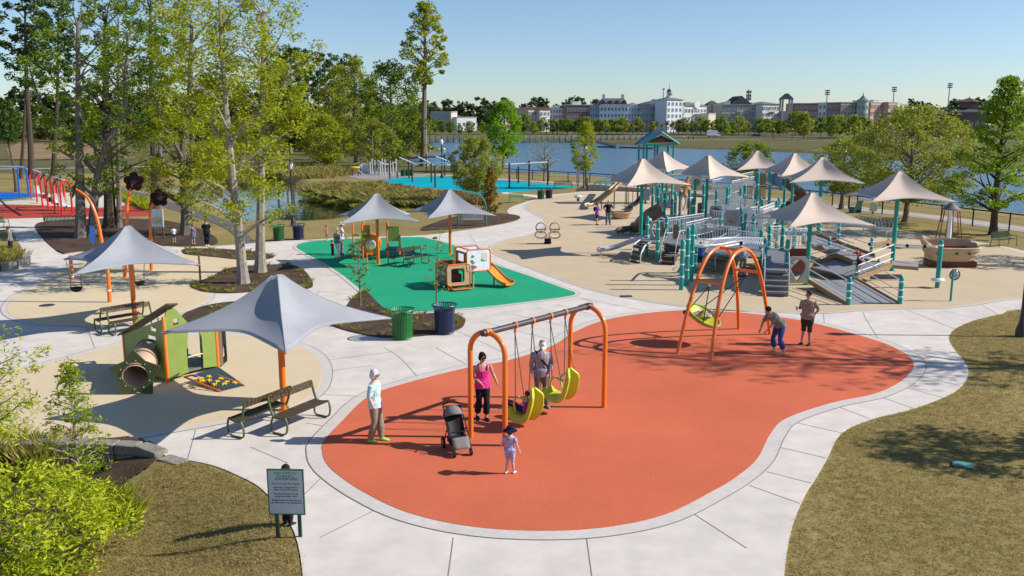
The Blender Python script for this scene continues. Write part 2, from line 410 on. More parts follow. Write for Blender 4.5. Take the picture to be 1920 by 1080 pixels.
area("beige_play_circle", [(30, 820), (120, 826), (220, 822), (320, 806), (400, 792), (470, 780), (540, 766), (588, 738), (603, 706), (597, 677), (570, 655), (520, 640), (430, 630), (330, 634), (215, 650), (150, 668), (60, 691), (-60, 712), (-150, 760), (-70, 808)], RUBB, ring=.3)
area("beige_swing_circle", [(60, 541), (90, 520), (150, 492), (250, 479), (340, 478.5), (420, 482), (447, 490), (440, 502), (400, 516), (366, 529), (366, 540), (384, 544), (393, 555), (382, 568), (345, 584), (290, 598), (210, 611), (140, 611), (60, 605), (20, 592), (14, 575), (30, 556)], RUBB, ring=.2)
area("tan_playground_surface", [(2280, 514), (1955, 481), (1884, 466), (1839, 456.5), (1770, 446), (1721, 438.5), (1650, 428), (1560, 414), (1440, 395), (1320, 374), (1200, 363), (1110, 361), (1060, 365), (1020, 372), (994, 380), (986, 391), (1005, 402), (1024, 413), (1020, 428), (1000, 440), (960, 448), (932, 457), (922, 466), (937, 480), (990, 501), (1080, 534), (1150, 553), (1240, 569), (1330, 580), (1440, 585.5), (1550, 587), (1600, 583), (1690, 579), (1760, 578), (1820, 572), (1930, 556), (2280, 520)], RUBT, ring=.16, n=4)
area("turquoise_rubber_surface", [(722, 339), (760, 333), (850, 331), (939, 338.5), (1027, 345.5), (1076, 350), (1060, 353), (1008, 356.5), (942, 361), (895, 361.5), (852, 357), (800, 352), (745, 346)], RUBQ, z=.02)
area("grey_play_surface", [(645, 327), (690, 322), (760, 324), (800, 329), (775, 333), (722, 336), (680, 336)], GRYP, z=.016)
area("dark_red_rubber_surface", [(-160, 394), (0, 384), (70, 376), (120, 366), (165, 364), (230, 382), (285, 402), (240, 406), (120, 408), (0, 411), (-160, 416)], RUBD, z=.024, n=4)
area("cream_rubber_surface", [(-60, 384), (10, 378), (60, 372), (110, 362), (190, 365), (235, 384), (180, 390), (130, 388), (66, 385), (0, 384)], RUBC, z=.03, n=4)
area("blue_rubber_surface", [(-120, 362), (0, 361), (60, 364), (66, 367), (40, 371), (0, 375), (-120, 382)], RUBK, z=.028, n=4)
sheet("asphalt_path", [(447, 456), (436, 438), (400, 418), (350, 402), (300, 386), (265, 374), (215, 362), (160, 350), (166, 345), (215, 352), (280, 366), (330, 382), (385, 399), (440, 420), (470, 446), (475, 455)], .024, ASPH, n=4)
PATHM = slabmat("path_concrete", (.40, .36, .33), .08, .4, 8, .1)
strip("lakeside_path", spline(px([(800, 327), (960, 338), (1065, 343.5), (1150, 348.5), (1300, 360.5), (1440, 373), (1560, 386), (1660, 397.5), (1762, 409), (1920, 430.5), (2200, 466), (2600, 510)]), 4, False), 2.6, .02, PATHM)
strip("field_path", spline(px([(-100, 318), (100, 316), (250, 313), (400, 309), (520, 300)]), 4, False), 2.5, .03, PATHM)
def bed(name, pts, z=.055, n=5): return sheet(name, pts, z, MULCH, n=n, skirt=.06)[1]
BEDS = []
BEDS.append(bed("mulch_bed", [(66, 424), (110, 414), (200, 411), (280, 412), (330, 418), (380, 432), (405, 447), (402, 459), (340, 461), (290, 461), (150, 471), (107, 471)]))
BEDS.append(bed("mulch_bed", [(346, 468), (400, 467.5), (470, 472), (512, 480), (500, 487), (450, 488), (400, 483), (350, 478)]))
BEDS.append(bed("mulch_bed", [(358, 534), (390, 523), (420, 508), (450, 501), (500, 498), (545, 498), (572, 510), (587, 534), (575, 543), (540, 545), (480, 548), (430, 551), (385, 549), (362, 542)]))
BEDS.append(bed("mulch_bed", [(343, 592), (385, 575), (440, 567), (480, 568), (450, 585), (400, 598), (352, 603)]))
BEDS.append(bed("mulch_bed", [(622, 609), (640, 590), (660, 562), (678, 547.5), (690, 551), (733, 588), (790, 590), (840, 588), (868, 597), (872, 606), (862, 618), (830, 627), (770, 633), (712, 634), (660, 624), (628, 614)]))
BEDS.append(bed("mulch_bed", [(790, 432), (830, 431), (900, 426), (955, 416), (975, 408), (960, 403), (920, 401), (860, 406), (810, 420)]))
BEDS.append(bed("mulch_bed", [(1080, 357), (1105, 347), (1160, 351), (1230, 357), (1320, 367), (1310, 370), (1200, 360), (1110, 358)]))
low = [(-200, 842), (0, 842), (200, 842), (255, 847), (290, 862), (300, 876), (285, 895), (240, 915), (200, 935), (60, 960), (-200, 970)]
def drape(name, W, mat, step=.09, lift=.03):
    x0, x1 = min(p.x for p in W), max(p.x for p in W); y0, y1 = min(p.y for p in W), max(p.y for p in W); gx, gy = np.meshgrid(np.arange(x0, x1, step), np.arange(y0, y1, step)); s_ = sdf(gx, gy, W)
    b1, b2 = sdf(gx, gy, BEDLOW), sdf(gx, gy, BEDOPEN); z = -.38 * np.minimum(nstep(-.12, .12, b1), nstep(.05, 2.2, b2)) + lift; m_, n_ = gx.shape; ii = np.arange(m_ * n_).reshape(m_, n_)
    q = np.stack([ii[:-1, :-1], ii[:-1, 1:], ii[1:, 1:], ii[1:, :-1]], -1).reshape(-1, 4); keep = (s_[:-1, :-1] > 0).ravel()
    return struct(fastmesh(name, np.stack([gx, gy, z], -1).reshape(-1, 3), q[keep], mat, smooth=True))
drape("mulch_bed", spline([G(x, y, -.3) for x, y in low], 5), MULCH)
for jl in [[(1442, 836), (1500, 849), (1550, 861)], [(1475, 790), (1577, 813)], [(1555, 758), (1632, 787)], [(1641, 742), (1715, 768)], [(1694, 727), (1776, 749)], [(1719, 706), (1800, 724)], [(1437, 886), (1522, 908)], [(1405, 912), (1500, 946)],
           [(1544, 588), (1546, 613)], [(1618, 586), (1624, 600), (1650, 641)], [(1760, 582), (1840, 600)], [(1700, 582), (1790, 618)], [(1840, 572), (1870, 590)],
           [(720, 653), (750, 672), (782, 707)], [(817, 653), (877, 686)], [(600, 741), (690, 745)], [(610, 698), (700, 686)], [(602, 678), (735, 661)], [(853, 620), (920, 650), (952, 668)], [(900, 603), (1040, 640)], [(960, 590), (1085, 618)], [(1045, 572), (1140, 600)], [(1090, 560), (1215, 585)],
           [(575, 795), (605, 800)], [(367, 808), (352, 862)], [(161, 610), (180, 659)], [(320, 606), (300, 634)], [(600, 545), (560, 600)], [(500, 555), (470, 568)], [(590, 548), (655, 552)], [(560, 465), (530, 492)], [(505, 490), (520, 498)], [(80, 620), (0, 640)], [(120, 473), (200, 470)], [(85, 445), (20, 450)],
           [(940, 512), (1120, 570)], [(600, 900), (560, 940)], [(540, 870), (470, 840)], [(700, 960), (600, 1010)], [(1300, 965), (1400, 1030)], [(850, 1010), (840, 1085)], [(1100, 1012), (1110, 1085)], [(960, 435), (910, 455)], [(880, 440), (900, 470)], [(820, 443), (850, 452)]]:
    strip("joint_line", spline(px(jl), 4, False) if len(jl) > 2 else px(jl), .018, .0245, JOINT)
# ---------------------------------------------------------------- vegetation
LF_Y = leafmat("leaf_spring_yellow", (.15, .19, .012), (.25, .275, .02), (.36, .33, .03), .45)
LF_G = leafmat("leaf_mid_green", (.075, .125, .014), (.14, .195, .02), (.22, .26, .03), .42)
LF_D = leafmat("leaf_deep_green", (.022, .05, .012), (.045, .085, .017), (.09, .14, .025), .3)
LF_B = leafmat("leaf_bright_green", (.10, .20, .012), (.16, .29, .018), (.24, .37, .03), .45)
LF_L = leafmat("leaf_lime_shrub", (.12, .18, .012), (.29, .33, .018), (.40, .38, .04), .3)
LF_P = leafmat("leaf_pale_olive", (.15, .175, .03), (.23, .25, .045), (.31, .31, .07), .42)
LF_O = leafmat("leaf_orange_green", (.10, .11, .02), (.22, .15, .03), (.32, .15, .03), .35)
LF_F = leafmat("leaf_far_green", (.05, .075, .028), (.085, .11, .036), (.14, .16, .05), .25)
LF_FD = leafmat("leaf_far_dark", (.028, .046, .024), (.045, .068, .028), (.08, .10, .038), .2)
LF_FY = leafmat("leaf_far_yellow", (.10, .10, .025), (.16, .15, .03), (.22, .19, .05), .25)
REED = leafmat("reed_blades", (.16, .125, .05), (.26, .20, .085), (.17, .20, .04), .3)
TUFT = leafmat("tuft_blades", (.10, .13, .02), (.21, .19, .05), (.32, .25, .10), .3)
LAWN = leafmat("lawn_blades", (.14, .115, .04), (.24, .18, .075), (.33, .24, .13), .35)
def leaf_arrays(rng, C, cr, n, size, flat=.7, aspect=.5, up=.35, droop=0):
    """n leaves scattered round each cluster centre; returns V, F (quads)"""
    k = len(C); cen = np.repeat(C, n, 0); crr = np.repeat(cr, n)[:, None]
    off = rng.normal(size=(k * n, 3)); off /= np.linalg.norm(off, axis=1, keepdims=True); off *= rng.random((k * n, 1)) ** .45
    P = cen + off * crr * np.array([1, 1, flat])
    a = rng.normal(size=(k * n, 3)); a[:, 2] *= .5; a[:, 2] -= droop; a /= np.linalg.norm(a, axis=1, keepdims=True)
    nrm = rng.normal(size=(k * n, 3)); nrm[:, 2] = np.abs(nrm[:, 2]) + up
    b = np.cross(nrm, a); b /= np.linalg.norm(b, axis=1, keepdims=True) + 1e-9
    s = size * (.6 + .8 * rng.random((k * n, 1))); l = a * s; w_ = b * s * aspect
    V = np.stack([P - l * .5, P + w_ * .5 - l * .05, P + l * .5, P - w_ * .5 - l * .05], 1).reshape(-1, 3)
    return V, np.arange(k * n * 4).reshape(-1, 4)
PROF = {'round': lambda t: math.sin(math.pi * min(1, max(0, .08 + .88 * t))) ** .65,
        'oval': lambda t: math.sin(math.pi * min(1, .1 + .86 * t)) ** .8 * (1 - .25 * t),
        'cone': lambda t: (1 - t) ** .8 * min(1, .35 + t * 4),
        'vase': lambda t: min(1, .45 + .75 * t) * (1 - max(0, t - .7) * 1.8),
        'open': lambda t: .75 + .25 * math.sin(math.pi * t)}
def tree_parts(seed, H, r0, z0, z1, RR, prof='round', ncl=60, nl=140, leaf=.14, cr=.24, nlimb=30, bend=.02, lean=(0, 0), bark=None, lmat=None,
               flat=.7, aspect=.5, side=None, trunk_top=.9, wob=None, droop=0, limb_r=.28, trunk_pts=None, extra_limbs=(), shell=.42):
    rng = np.random.default_rng(seed); rd = random.Random(seed)
    if trunk_pts: T = [Vector(p) for p in trunk_pts]
    else:
        T = []; n = 8; ph = rd.uniform(0, 6)
        for i in range(n + 1):
            t = i / n; z = t * H * trunk_top
            T.append(Vector((lean[0] * t + bend * H * math.sin(ph + 3 * t) * t, lean[1] * t + bend * H * math.cos(ph * 1.7 + 3 * t) * t, z)))
    top = T[-1].z; TS = spline(T, 3, False)
    def tp(z):
        for i in range(len(TS) - 1):
            if TS[i].z <= z <= TS[i + 1].z:
                f = (z - TS[i].z) / max(1e-6, TS[i + 1].z - TS[i].z); return TS[i].lerp(TS[i + 1], f)
        return TS[-1] if z > TS[-1].z else TS[0]
    rad = lambda z: max(.012, r0 * (1 - .72 * max(0, z) / top) * (1 + .5 * math.exp(-max(0, z) / (r0 * 1.6))))
    tm = MB(); tm.tube(TS, [rad(p.z) for p in TS], 8)
    C = []; CR = []
    for i in range(ncl):
        t = (i + rd.random()) / ncl; t = .5 + (t - .5) * 1.0
        z = z0 + (z1 - z0) * t; Rz = RR * PROF[prof](t) * rd.uniform(.72, 1.12); an = i * 2.39996 + rd.uniform(-.6, .6)
        q = Rz * (rd.random() ** shell); c = tp(min(z, top)) + Vector((q * math.cos(an), q * math.sin(an), 0)); c.z = z - .1 * q
        if side and (c - tp(min(z, top))).normalized().dot(Vector(side).normalized()) < rd.uniform(-1.2, .3): c = tp(min(z, top)) + Vector(side).normalized() * q * rd.uniform(.3, 1); c.z = z
        C.append(c); CR.append(RR * cr * rd.uniform(.6, 1.25))
    for i in range(0, ncl, max(1, ncl // max(1, nlimb))):
        c = C[i]; base = tp(max(z0 * .75, min(top * .97, c.z - rd.uniform(.35, .9) * (Vector((c.x, c.y, 0)) - Vector((tp(min(c.z, top)).x, tp(min(c.z, top)).y, 0))).length)))
        mid = base.lerp(c, .5) + Vector((rd.uniform(-1, 1), rd.uniform(-1, 1), rd.uniform(0, 1))) * (c - base).length * .12
        rb = rad(base.z) * rd.uniform(.7, 1) * (limb_r / .28) * .55
        tm.tube(spline([base, mid, c], 3, False), [rb * (1 - .16 * k) + .006 for k in range(7)], 5)
    for pts, ra, rb in extra_limbs:
        S = spline(pts, 4, False); tm.tube(S, [ra + (rb - ra) * i / (len(S) - 1) for i in range(len(S))], 7)
        for q in S[len(S) // 2:]:
            for _ in range(2):
                C.append(q + Vector((rd.uniform(-1, 1), rd.uniform(-1, 1), rd.uniform(-.5, .8))) * RR * .22); CR.append(RR * cr * rd.uniform(.5, 1))
    V, Fq = leaf_arrays(rng, np.array([tuple(c) for c in C]), np.array(CR), nl, leaf, flat, aspect, droop=droop)
    return tm, V, Fq
def tree(name, label, loc, group=None, cat="tree", rz=0.0, bark=None, lmat=None, crown='crown', **k):
    root = thing(name, label, cat, loc, rz, group)
    tm, V, Fq = tree_parts(**k)
    tm.build('trunk', bark or BARKM, root); fastmesh(crown, V, Fq, lmat or LF_G, root)
    return root
def at(x, y, z=0): p = G(x, y, z); return (p.x, p.y, z)
# woods on the near side, each with its own trunk and crown
def toff(loc, pts):      # trunk bends given as picture columns at heights
    L = Vector(loc); out = []
    for x, y in pts:
        q = PY(x, y, L.y); out.append((q.x - L.x, (out[-1][1] if out else 0) * 0, q.z - L.z))
    return out
def tr2(name, label, x, y, trunk, group=None, **k):
    loc = at(x, y); return tree(name, label, loc, group, trunk_pts=[(0, 0, -.1)] + toff(loc, trunk), **k)
WG = "tall trees in the mulch bed by the pond path"
tr2('pond_tree', "straight dark trunk in the mulch bed, second tall trunk right of the green bench", 152, 447, [(151, 400), (149, 300), (147, 200), (146, 120), (146, 40)], WG, seed=11, H=14, r0=.34, z0=5.5, z1=16, RR=3.0, prof='open', ncl=50, nl=90, leaf=.22, cr=.2, nlimb=24, bark=BARKM, lmat=LF_G)
tr2('pond_tree', "crooked tree leaning over beside the straight dark trunk in the mulch bed", 171, 446, [(174, 415), (181, 340), (193, 290), (210, 250), (228, 226), (235, 190), (236, 140), (240, 60)], WG, seed=12, H=14, r0=.30, z0=3.0, z1=13, RR=3.2, prof='open', ncl=70, nl=90, leaf=.19, cr=.2, nlimb=26, bark=BARKM, lmat=LF_G,
    extra_limbs=[([(0.6, 0, 4.2), (-.9, .2, 6.0), (-2.6, .4, 8.5), (-3.2, .5, 11)], .16, .04)])
tr2('pond_tree', "thick dark trunk standing alone between two slimmer ones in mulch", 207, 428, [(206, 390), (202, 300), (199, 220), (198, 120), (198, 30)], WG, seed=13, H=15, r0=.42, z0=7.5, z1=17, RR=3.0, prof='open', ncl=44, nl=80, leaf=.22, cr=.2, nlimb=22, bark=BARKD, lmat=LF_D)
tr2('pond_tree', "slender dark trunk just right of the thickest trunk in the mulch bed", 223, 428, [(223, 380), (222, 300), (221, 230), (222, 120), (222, 40)], WG, seed=14, H=14, r0=.2, z0=7, z1=16, RR=2.4, prof='open', ncl=40, nl=70, leaf=.22, cr=.22, nlimb=18, bark=BARKM, lmat=LF_G)
tr2('pond_tree', "tall straight dark trunk behind the white map board", 290, 396, [(290, 340), (287, 260), (284, 180), (283, 100), (282, 10)], WG, seed=15, H=20, r0=.36, z0=9.5, z1=21, RR=3.8, prof='open', ncl=60, nl=80, leaf=.28, cr=.2, nlimb=20, bark=BARKD, lmat=LF_G)
tr2('pond_tree', "grey forked trunk with low yellow leaves beside the three walkers", 350, 441, [(350, 410), (346, 350), (343, 290), (350, 240), (356, 190), (358, 110), (360, 40)], WG, seed=16, H=15, r0=.38, z0=2.4, z1=15, RR=3.6, prof='open', ncl=130, nl=120, leaf=.16, cr=.2, nlimb=34, bark=BARKM, lmat=LF_Y,
    extra_limbs=[([(-.2, 0, 5), (1.2, .2, 7), (1.9, .3, 10)], .14, .04), ([(-.1, 0, 4.6), (-1.4, -.4, 6.2), (-2.4, -.6, 7)], .1, .03), ([(0, 0, 3.3), (1.2, -.5, 3.9), (2.5, -.8, 3.3)], .08, .02), ([(0, 0, 3.9), (1.5, -.8, 4.6), (3.0, -1.2, 4.3)], .08, .02), ([(0, 0, 3.6), (-1.0, -.7, 4.2), (-1.6, -1.2, 3.7)], .07, .02), ([(0, 0, 4.6), (2.0, .2, 5.4), (3.4, .4, 5.2)], .08, .02)])
tr2('pale_barked_tree', "pale mottled trunk with yellow leaves in the kerbed bed beside the beige circle", 456, 533, [(453, 490), (446, 420), (438, 350), (430, 270), (424, 210), (420, 150), (414, 60), (412, 0)], "pale barked trees in the kerbed bed", seed=17, H=12, r0=.245, z0=3.0, z1=13, RR=3.0, prof='open', ncl=120, nl=95, leaf=.16, cr=.2, nlimb=24, bark=BARKP, lmat=LF_Y,
    extra_limbs=[([(-.7, 0, 6.6), (-1.0, 0, 7.6), (-.35, .1, 9.5)], .1, .04)])
tr2('pale_barked_tree', "pale forked tree with a long bare limb bending over the pond", 488, 512, [(488, 470), (489, 390), (490, 310), (491, 240), (492, 170), (494, 90), (494, 20)], "pale barked trees in the kerbed bed", seed=18, H=13, r0=.255, z0=5.8, z1=14, RR=3.1, prof='vase', ncl=85, nl=95, leaf=.15, cr=.2, nlimb=26, bark=BARKP, lmat=LF_Y,
    extra_limbs=[([(.05, 0, 4.9), (.35, 0, 6.0), (1.0, .1, 7.2), (1.35, .1, 8.4), (1.9, .2, 9.9)], .15, .05), ([(.1, 0, 5.4), (.9, -.1, 6.6), (1.5, -.1, 7.3), (2.3, -.1, 7.4), (2.7, -.2, 7.2)], .11, .03), ([(.1, 0, 5.6), (-1.0, .2, 7.2), (-1.6, .3, 9)], .09, .03)])
# trees farther back on the park side
BG = "pines and park trees beyond the swings"
tr2('park_pine', "tall bare pine trunk left of the first curved tree behind the red swings", 60, 336, [(57, 270), (54, 220), (50, 156), (48, 90), (47, 10)], BG, seed=21, H=24, r0=.42, z0=15, z1=26, RR=4, prof='round', ncl=34, nl=90, leaf=.5, cr=.25, nlimb=14, bark=BARKD, lmat=LF_D)
tr2('park_pine', "thin leaning pine trunk left of the tall bare pine", 38, 335, [(42, 290), (45, 240), (48, 170), (50, 110), (50, 60)], BG, seed=22, H=20, r0=.24, z0=12, z1=20, RR=3.2, ncl=26, nl=80, leaf=.45, cr=.26, nlimb=12, bark=BARKD, lmat=LF_D)
tr2('park_pine', "small dark crowned pine with bent thin stem at the photo's left border", 30, 360, [(26, 320), (18, 280), (10, 245), (4, 225)], BG, seed=23, H=9, r0=.14, z0=5.6, z1=9.6, RR=2.4, ncl=26, nl=90, leaf=.35, cr=.3, nlimb=12, bark=BARKD, lmat=LF_D)
tr2('park_pine', "dark straight pine trunk right of the tall bare pine, before the field", 101, 328, [(102, 280), (106, 220), (108, 160), (109, 80), (109, 20)], BG, seed=24, H=24, r0=.36, z0=14, z1=25, RR=4, ncl=34, nl=90, leaf=.5, cr=.25, nlimb=14, bark=BARKD, lmat=LF_D)
PG = "slim pines standing beyond the pond"
for i, (x, y, s, nm) in enumerate([(545, 287, 31, "leftmost"), (533, 285, 32, "second"), (562, 284, 33, "third"), (578, 283, 34, "fourth"), (600, 282, 35, "fifth"), (625, 281, 36, "sixth"), (658, 281, 37, "seventh"), (515, 284, 38, "outermost"), (300, 300, 39, "map board side")]):
    tr2('slim_pine', "slim pine trunk beyond the pond, %s of the stand counted from its left end" % nm if nm not in ("outermost", "map board side") else ("slim pine at the outer left end of the stand beyond the pond" if nm == "outermost" else "slim pale pine showing just right of the trunk behind the map board"),
        x, y, [(x, 240), (x - 1, 190), (x + 1, 150), (x, 120)], PG, seed=s, H=26, r0=.38, z0=14, z1=26, RR=4.2, ncl=26, nl=70, leaf=.7, cr=.28, nlimb=10, bark=BARKM, lmat=LF_F if i % 2 else LF_D)
tree('shoreline_tree', "big dense dark green tree on the lake bank beside the tall pine", at(738, 312), cat="tree", seed=41, H=15.5, r0=.45, z0=1.5, z1=17.2, RR=7.2, prof='round', ncl=150, nl=100, leaf=.42, cr=.2, nlimb=40, bark=BARKM, lmat=LF_G)
tree('shoreline_tree', "pale olive spring tree between the pond and the big dense tree", at(668, 305), cat="tree", seed=42, H=17, r0=.4, z0=2, z1=19, RR=5.4, prof='oval', ncl=90, nl=90, leaf=.42, cr=.2, nlimb=40, bark=BARKM, lmat=LF_P)
tree('shoreline_tree', "yellow leaved low tree leaning over the far pond bank", at(612, 318), cat="tree", seed=43, H=8, r0=.3, z0=1.4, z1=8.6, RR=4.4, prof='round', ncl=80, nl=90, leaf=.36, cr=.22, nlimb=34, bark=BARKM, lmat=LF_Y)
tree('shoreline_tree', "yellow green tree top above the far pond bank, behind the low leaning one", at(640, 300), cat="tree", seed=44, H=15, r0=.4, z0=6, z1=18.5, RR=5.5, prof='oval', ncl=80, nl=90, leaf=.42, cr=.2, nlimb=30, bark=BARKM, lmat=LF_Y)
tree('shoreline_tree', "feathery olive tree low over the grey play surface", at(700, 316), cat="tree", seed=47, H=7.5, r0=.24, z0=1.2, z1=8, RR=4.4, prof='round', ncl=70, nl=90, leaf=.3, cr=.2, nlimb=34, bark=BARKM, lmat=LF_P)
tr2('tall_pine', "lone tall pine trunk on the lake bank right of the big dense tree", 795, 312, [(795, 280), (795, 220), (796, 170), (797, 120), (797, 60)], None, seed=45, H=25, r0=.62, z0=14.2, z1=27, RR=4.6, prof='oval', ncl=60, nl=90, leaf=.5, cr=.22, nlimb=22, bark=BARKM, lmat=LF_Y)
tree('shoreline_tree', "bright green maple on the bank just right of the lamp beside the lake", at(944, 322), cat="tree", seed=46, H=9, r0=.3, z0=2.6, z1=10.4, RR=3.7, prof='oval', ncl=80, nl=100, leaf=.34, cr=.24, nlimb=20, bark=BARKM, lmat=LF_B)
tree('lakeside_tree', "feathery green cypress tree in the grass beside the turquoise pad", at(893, 384), cat="tree", seed=51, H=5.2, r0=.1, z0=1.5, z1=6.0, RR=2.6, prof='round', ncl=120, nl=120, leaf=.18, cr=.2, nlimb=44, bark=BARKM, lmat=LF_P)
tree('columnar_cypress', "narrow rusty orange and green cypress by the swing bench", at(919, 402), cat="tree", seed=52, H=3.5, r0=.06, z0=.3, z1=3.7, RR=1.05, prof='cone', ncl=70, nl=90, leaf=.13, cr=.26, nlimb=20, bark=BARKM, lmat=LF_O)
tree('lakeside_tree', "young yellow green tree before the lake, beside the globe lamp", at(1095, 353), cat="tree", seed=53, H=6.6, r0=.11, z0=2.1, z1=7.3, RR=2.1, prof='oval', ncl=75, nl=75, leaf=.19, cr=.22, nlimb=34, bark=BARKM, lmat=LF_Y)
tree('lakeside_tree', "nearly bare spreading tree before the lake with few pale leaves", at(1020, 340), cat="tree", seed=54, H=5, r0=.12, z0=1.6, z1=5.4, RR=2.9, prof='vase', ncl=50, nl=16, leaf=.16, cr=.2, nlimb=50, bark=BARKM, lmat=LF_P)
tree('lakeside_tree', "wide willow like tree before the lake behind the last tan canopies", at(1697, 416), cat="tree", seed=55, H=7.2, r0=.2, z0=1.9, z1=8.4, RR=5.0, prof='round', ncl=185, nl=125, leaf=.2, cr=.17, nlimb=60, bark=BARKM, lmat=LF_P, shell=.36)
tree('lakeside_tree', "smaller willow like tree behind the globe lamp and tan canopy", at(1577, 392), cat="tree", seed=56, H=5.2, r0=.17, z0=1.5, z1=6.0, RR=3.1, prof='round', ncl=110, nl=90, leaf=.2, cr=.2, nlimb=36, bark=BARKM, lmat=LF_P)
tree('shore_bush', "round dark green bush rising from the lake behind a tan canopy peak", at(1407, 352), cat="bush", seed=57, H=3.4, r0=.1, z0=.2, z1=5.0, RR=3.6, prof='round', ncl=60, nl=90, leaf=.3, cr=.22, nlimb=20, bark=BARKM, lmat=LF_G)
tree('lakeside_tree', "tall dark green oak with tiered branches by the photo's right border", at(1862, 440), cat="tree", seed=58, H=9.2, r0=.24, z0=2.0, z1=10.1, RR=4.2, prof='cone', ncl=115, nl=115, leaf=.2, cr=.19, nlimb=50, bark=BARKD, lmat=leafmat('leaf_oak_spring', (.09, .15, .014), (.165, .235, .02), (.26, .32, .04), .45), flat=.33)
# young trees in the foreground beds
def sapling(label, loc, seed, H, RR, ncl, nl, leaf, lm, z0=.9):
    return tree('sapling', label, loc, cat="young tree", group="thin saplings in the planting bed", seed=seed, H=H, r0=.035, z0=z0, z1=H, RR=RR, prof='vase', ncl=ncl, nl=nl, leaf=leaf, cr=.16, nlimb=ncl, bark=BARKM, lmat=lm, trunk_top=.8, limb_r=.3)
sapling("thin leafy sapling in the bed before the green surface, near the blonde woman", at(676, 574, .05), 61, 3.0, .8, 30, 14, .11, LF_G)
sapling("thin sparse sapling in the bed behind the navy bin", at(819, 582, .05), 62, 3.1, .75, 22, 9, .11, LF_G)
tree('young_cypress', "young feathery green tree with a thin pale stem below the stone edging", at(151, 915, -.38), cat="young tree", seed=63, H=2.55, r0=.03, z0=.35, z1=2.75, RR=.95, prof='cone', ncl=64, nl=42, leaf=.1, cr=.24, nlimb=50, bark=BARKP, lmat=leafmat('leaf_feathery', (.12, .17, .012), (.21, .26, .02), (.32, .34, .03), .45), trunk_top=.97, aspect=.3, flat=.4)
tree('lime_shrub', "large lime yellow willow leaved shrub in the low bed", at(45, 1072, -.38), cat="shrub", seed=64, H=1.7, r0=.06, z0=.1, z1=1.78, RR=1.75, prof='round', ncl=170, nl=62, leaf=.125, cr=.19, nlimb=40, bark=BARKM, lmat=LF_L, aspect=.28, shell=.3)
tree('willow_tree', "lime leaved willow branches reaching into view above the low bed", at(-75, 985, -.38), cat="tree", seed=65, H=3.9, r0=.09, z0=1.5, z1=4.3, RR=1.75, prof='round', ncl=120, nl=60, leaf=.115, cr=.17, nlimb=50, bark=BARKM, lmat=LF_L, aspect=.26, shell=.3)
# trees that stand just outside the view and throw their shade across the paving and lawn
tree('lawn_tree', "sparsely leaved tree on the lawn beside the orange surface", (27.0, 24.6, 0), cat="tree", seed=71, H=16, r0=.2, z0=6.5, z1=16.5, RR=2.6, prof='open', ncl=60, nl=16, leaf=.22, cr=.24, nlimb=34, lean=(0, 1.2), bark=BARKM, lmat=LF_Y)
tree('lawn_tree', "leafier tree on the lawn nearest the camera", (18.3, 18.4, 0), cat="tree", seed=72, H=6.6, r0=.16, z0=2.9, z1=7.0, RR=2.0, prof='round', ncl=60, nl=70, leaf=.16, cr=.22, nlimb=40, bark=BARKM, lmat=LF_Y)
tree('lawn_tree', "tree on the grass beside the rocking boat and far bench", (33.5, 45.3, 0), cat="tree", seed=73, H=7.5, r0=.2, z0=2.6, z1=8.2, RR=3.2, prof='round', ncl=90, nl=50, leaf=.2, cr=.2, nlimb=40, bark=BARKM, lmat=LF_G)
tree('lawn_tree', "slim pine on the lawn beside the sparsely leaved tree", (28.5, 25.0, 0), cat="tree", seed=74, H=17, r0=.17, z0=9, z1=17.5, RR=2.4, prof='round', ncl=40, nl=22, leaf=.22, cr=.24, nlimb=24, bark=BARKD, lmat=LF_G)
# clumps and blades
def bladeobj(name, label, cat, P, hgt, wid, lean, mat, per, spread, seed, group=None, kind="stuff"):
    rng = np.random.default_rng(seed); k = len(P); n = k * per
    c = np.repeat(np.array([tuple(p) for p in P]), per, 0); a = rng.random(n) * 2 * math.pi; q = np.sqrt(rng.random(n)) * spread
    b = c + np.stack([q * np.cos(a), q * np.sin(a), np.zeros(n)], 1)
    h = hgt * (.5 + .8 * rng.random(n)); l = lean * h * (.4 + rng.random(n)); a2 = a + rng.normal(size=n) * .7
    tip = b + np.stack([l * np.cos(a2), l * np.sin(a2), h], 1); a3 = rng.random(n) * 6.28
    ww = np.stack([np.cos(a3), np.sin(a3), 0 * a3], 1) * wid
    mid = b * .45 + tip * .55 + np.stack([0 * a, 0 * a, h * .14], 1)
    V = np.stack([b - ww * .5, b + ww * .5, mid + ww * .4, tip], 1).reshape(-1, 3)
    o = fastmesh(name, V, np.arange(4 * n).reshape(-1, 4), mat); tag(o, label, cat, group, kind); return o
def inpoly(W, n, seed, z=0):
    rd = random.Random(seed); xs = [p[0] for p in W]; ys_ = [p[1] for p in W]; out = []
    X0 = np.array([rd.uniform(min(xs), max(xs)) for _ in range(n * 6)]); Y0 = np.array([rd.uniform(min(ys_), max(ys_)) for _ in range(n * 6)])
    s = sdf(X0, Y0, [Vector((p[0], p[1], 0)) for p in W])
    for x, y, q in zip(X0, Y0, s):
        if q > .015: out.append((x, y, z))
        if len(out) >= n: break
    return out
reed_px = [(566, 358), (600, 351), (650, 346), (700, 346), (740, 353), (780, 361), (820, 368), (850, 377), (836, 392), (770, 391), (705, 387), (645, 376), (590, 365)]
RW = px(reed_px)
bladeobj("ornamental_grass", "tan feathery ornamental grasses massed along the pond bank", "grass", inpoly(RW, 190, 5, -.1), .62, .11, 1.1, REED, 90, .34, 5)
bladeobj("bank_grass", "low green ground cover along the edge of the pond", "ground cover", [p for p in inpoly(px([(556, 358), (600, 362), (650, 372), (720, 384), (830, 388), (826, 397), (770, 394), (705, 390), (645, 379), (590, 368)]), 160, 6, -.3)], .3, .1, .9, LF_P, 46, .5, 6)
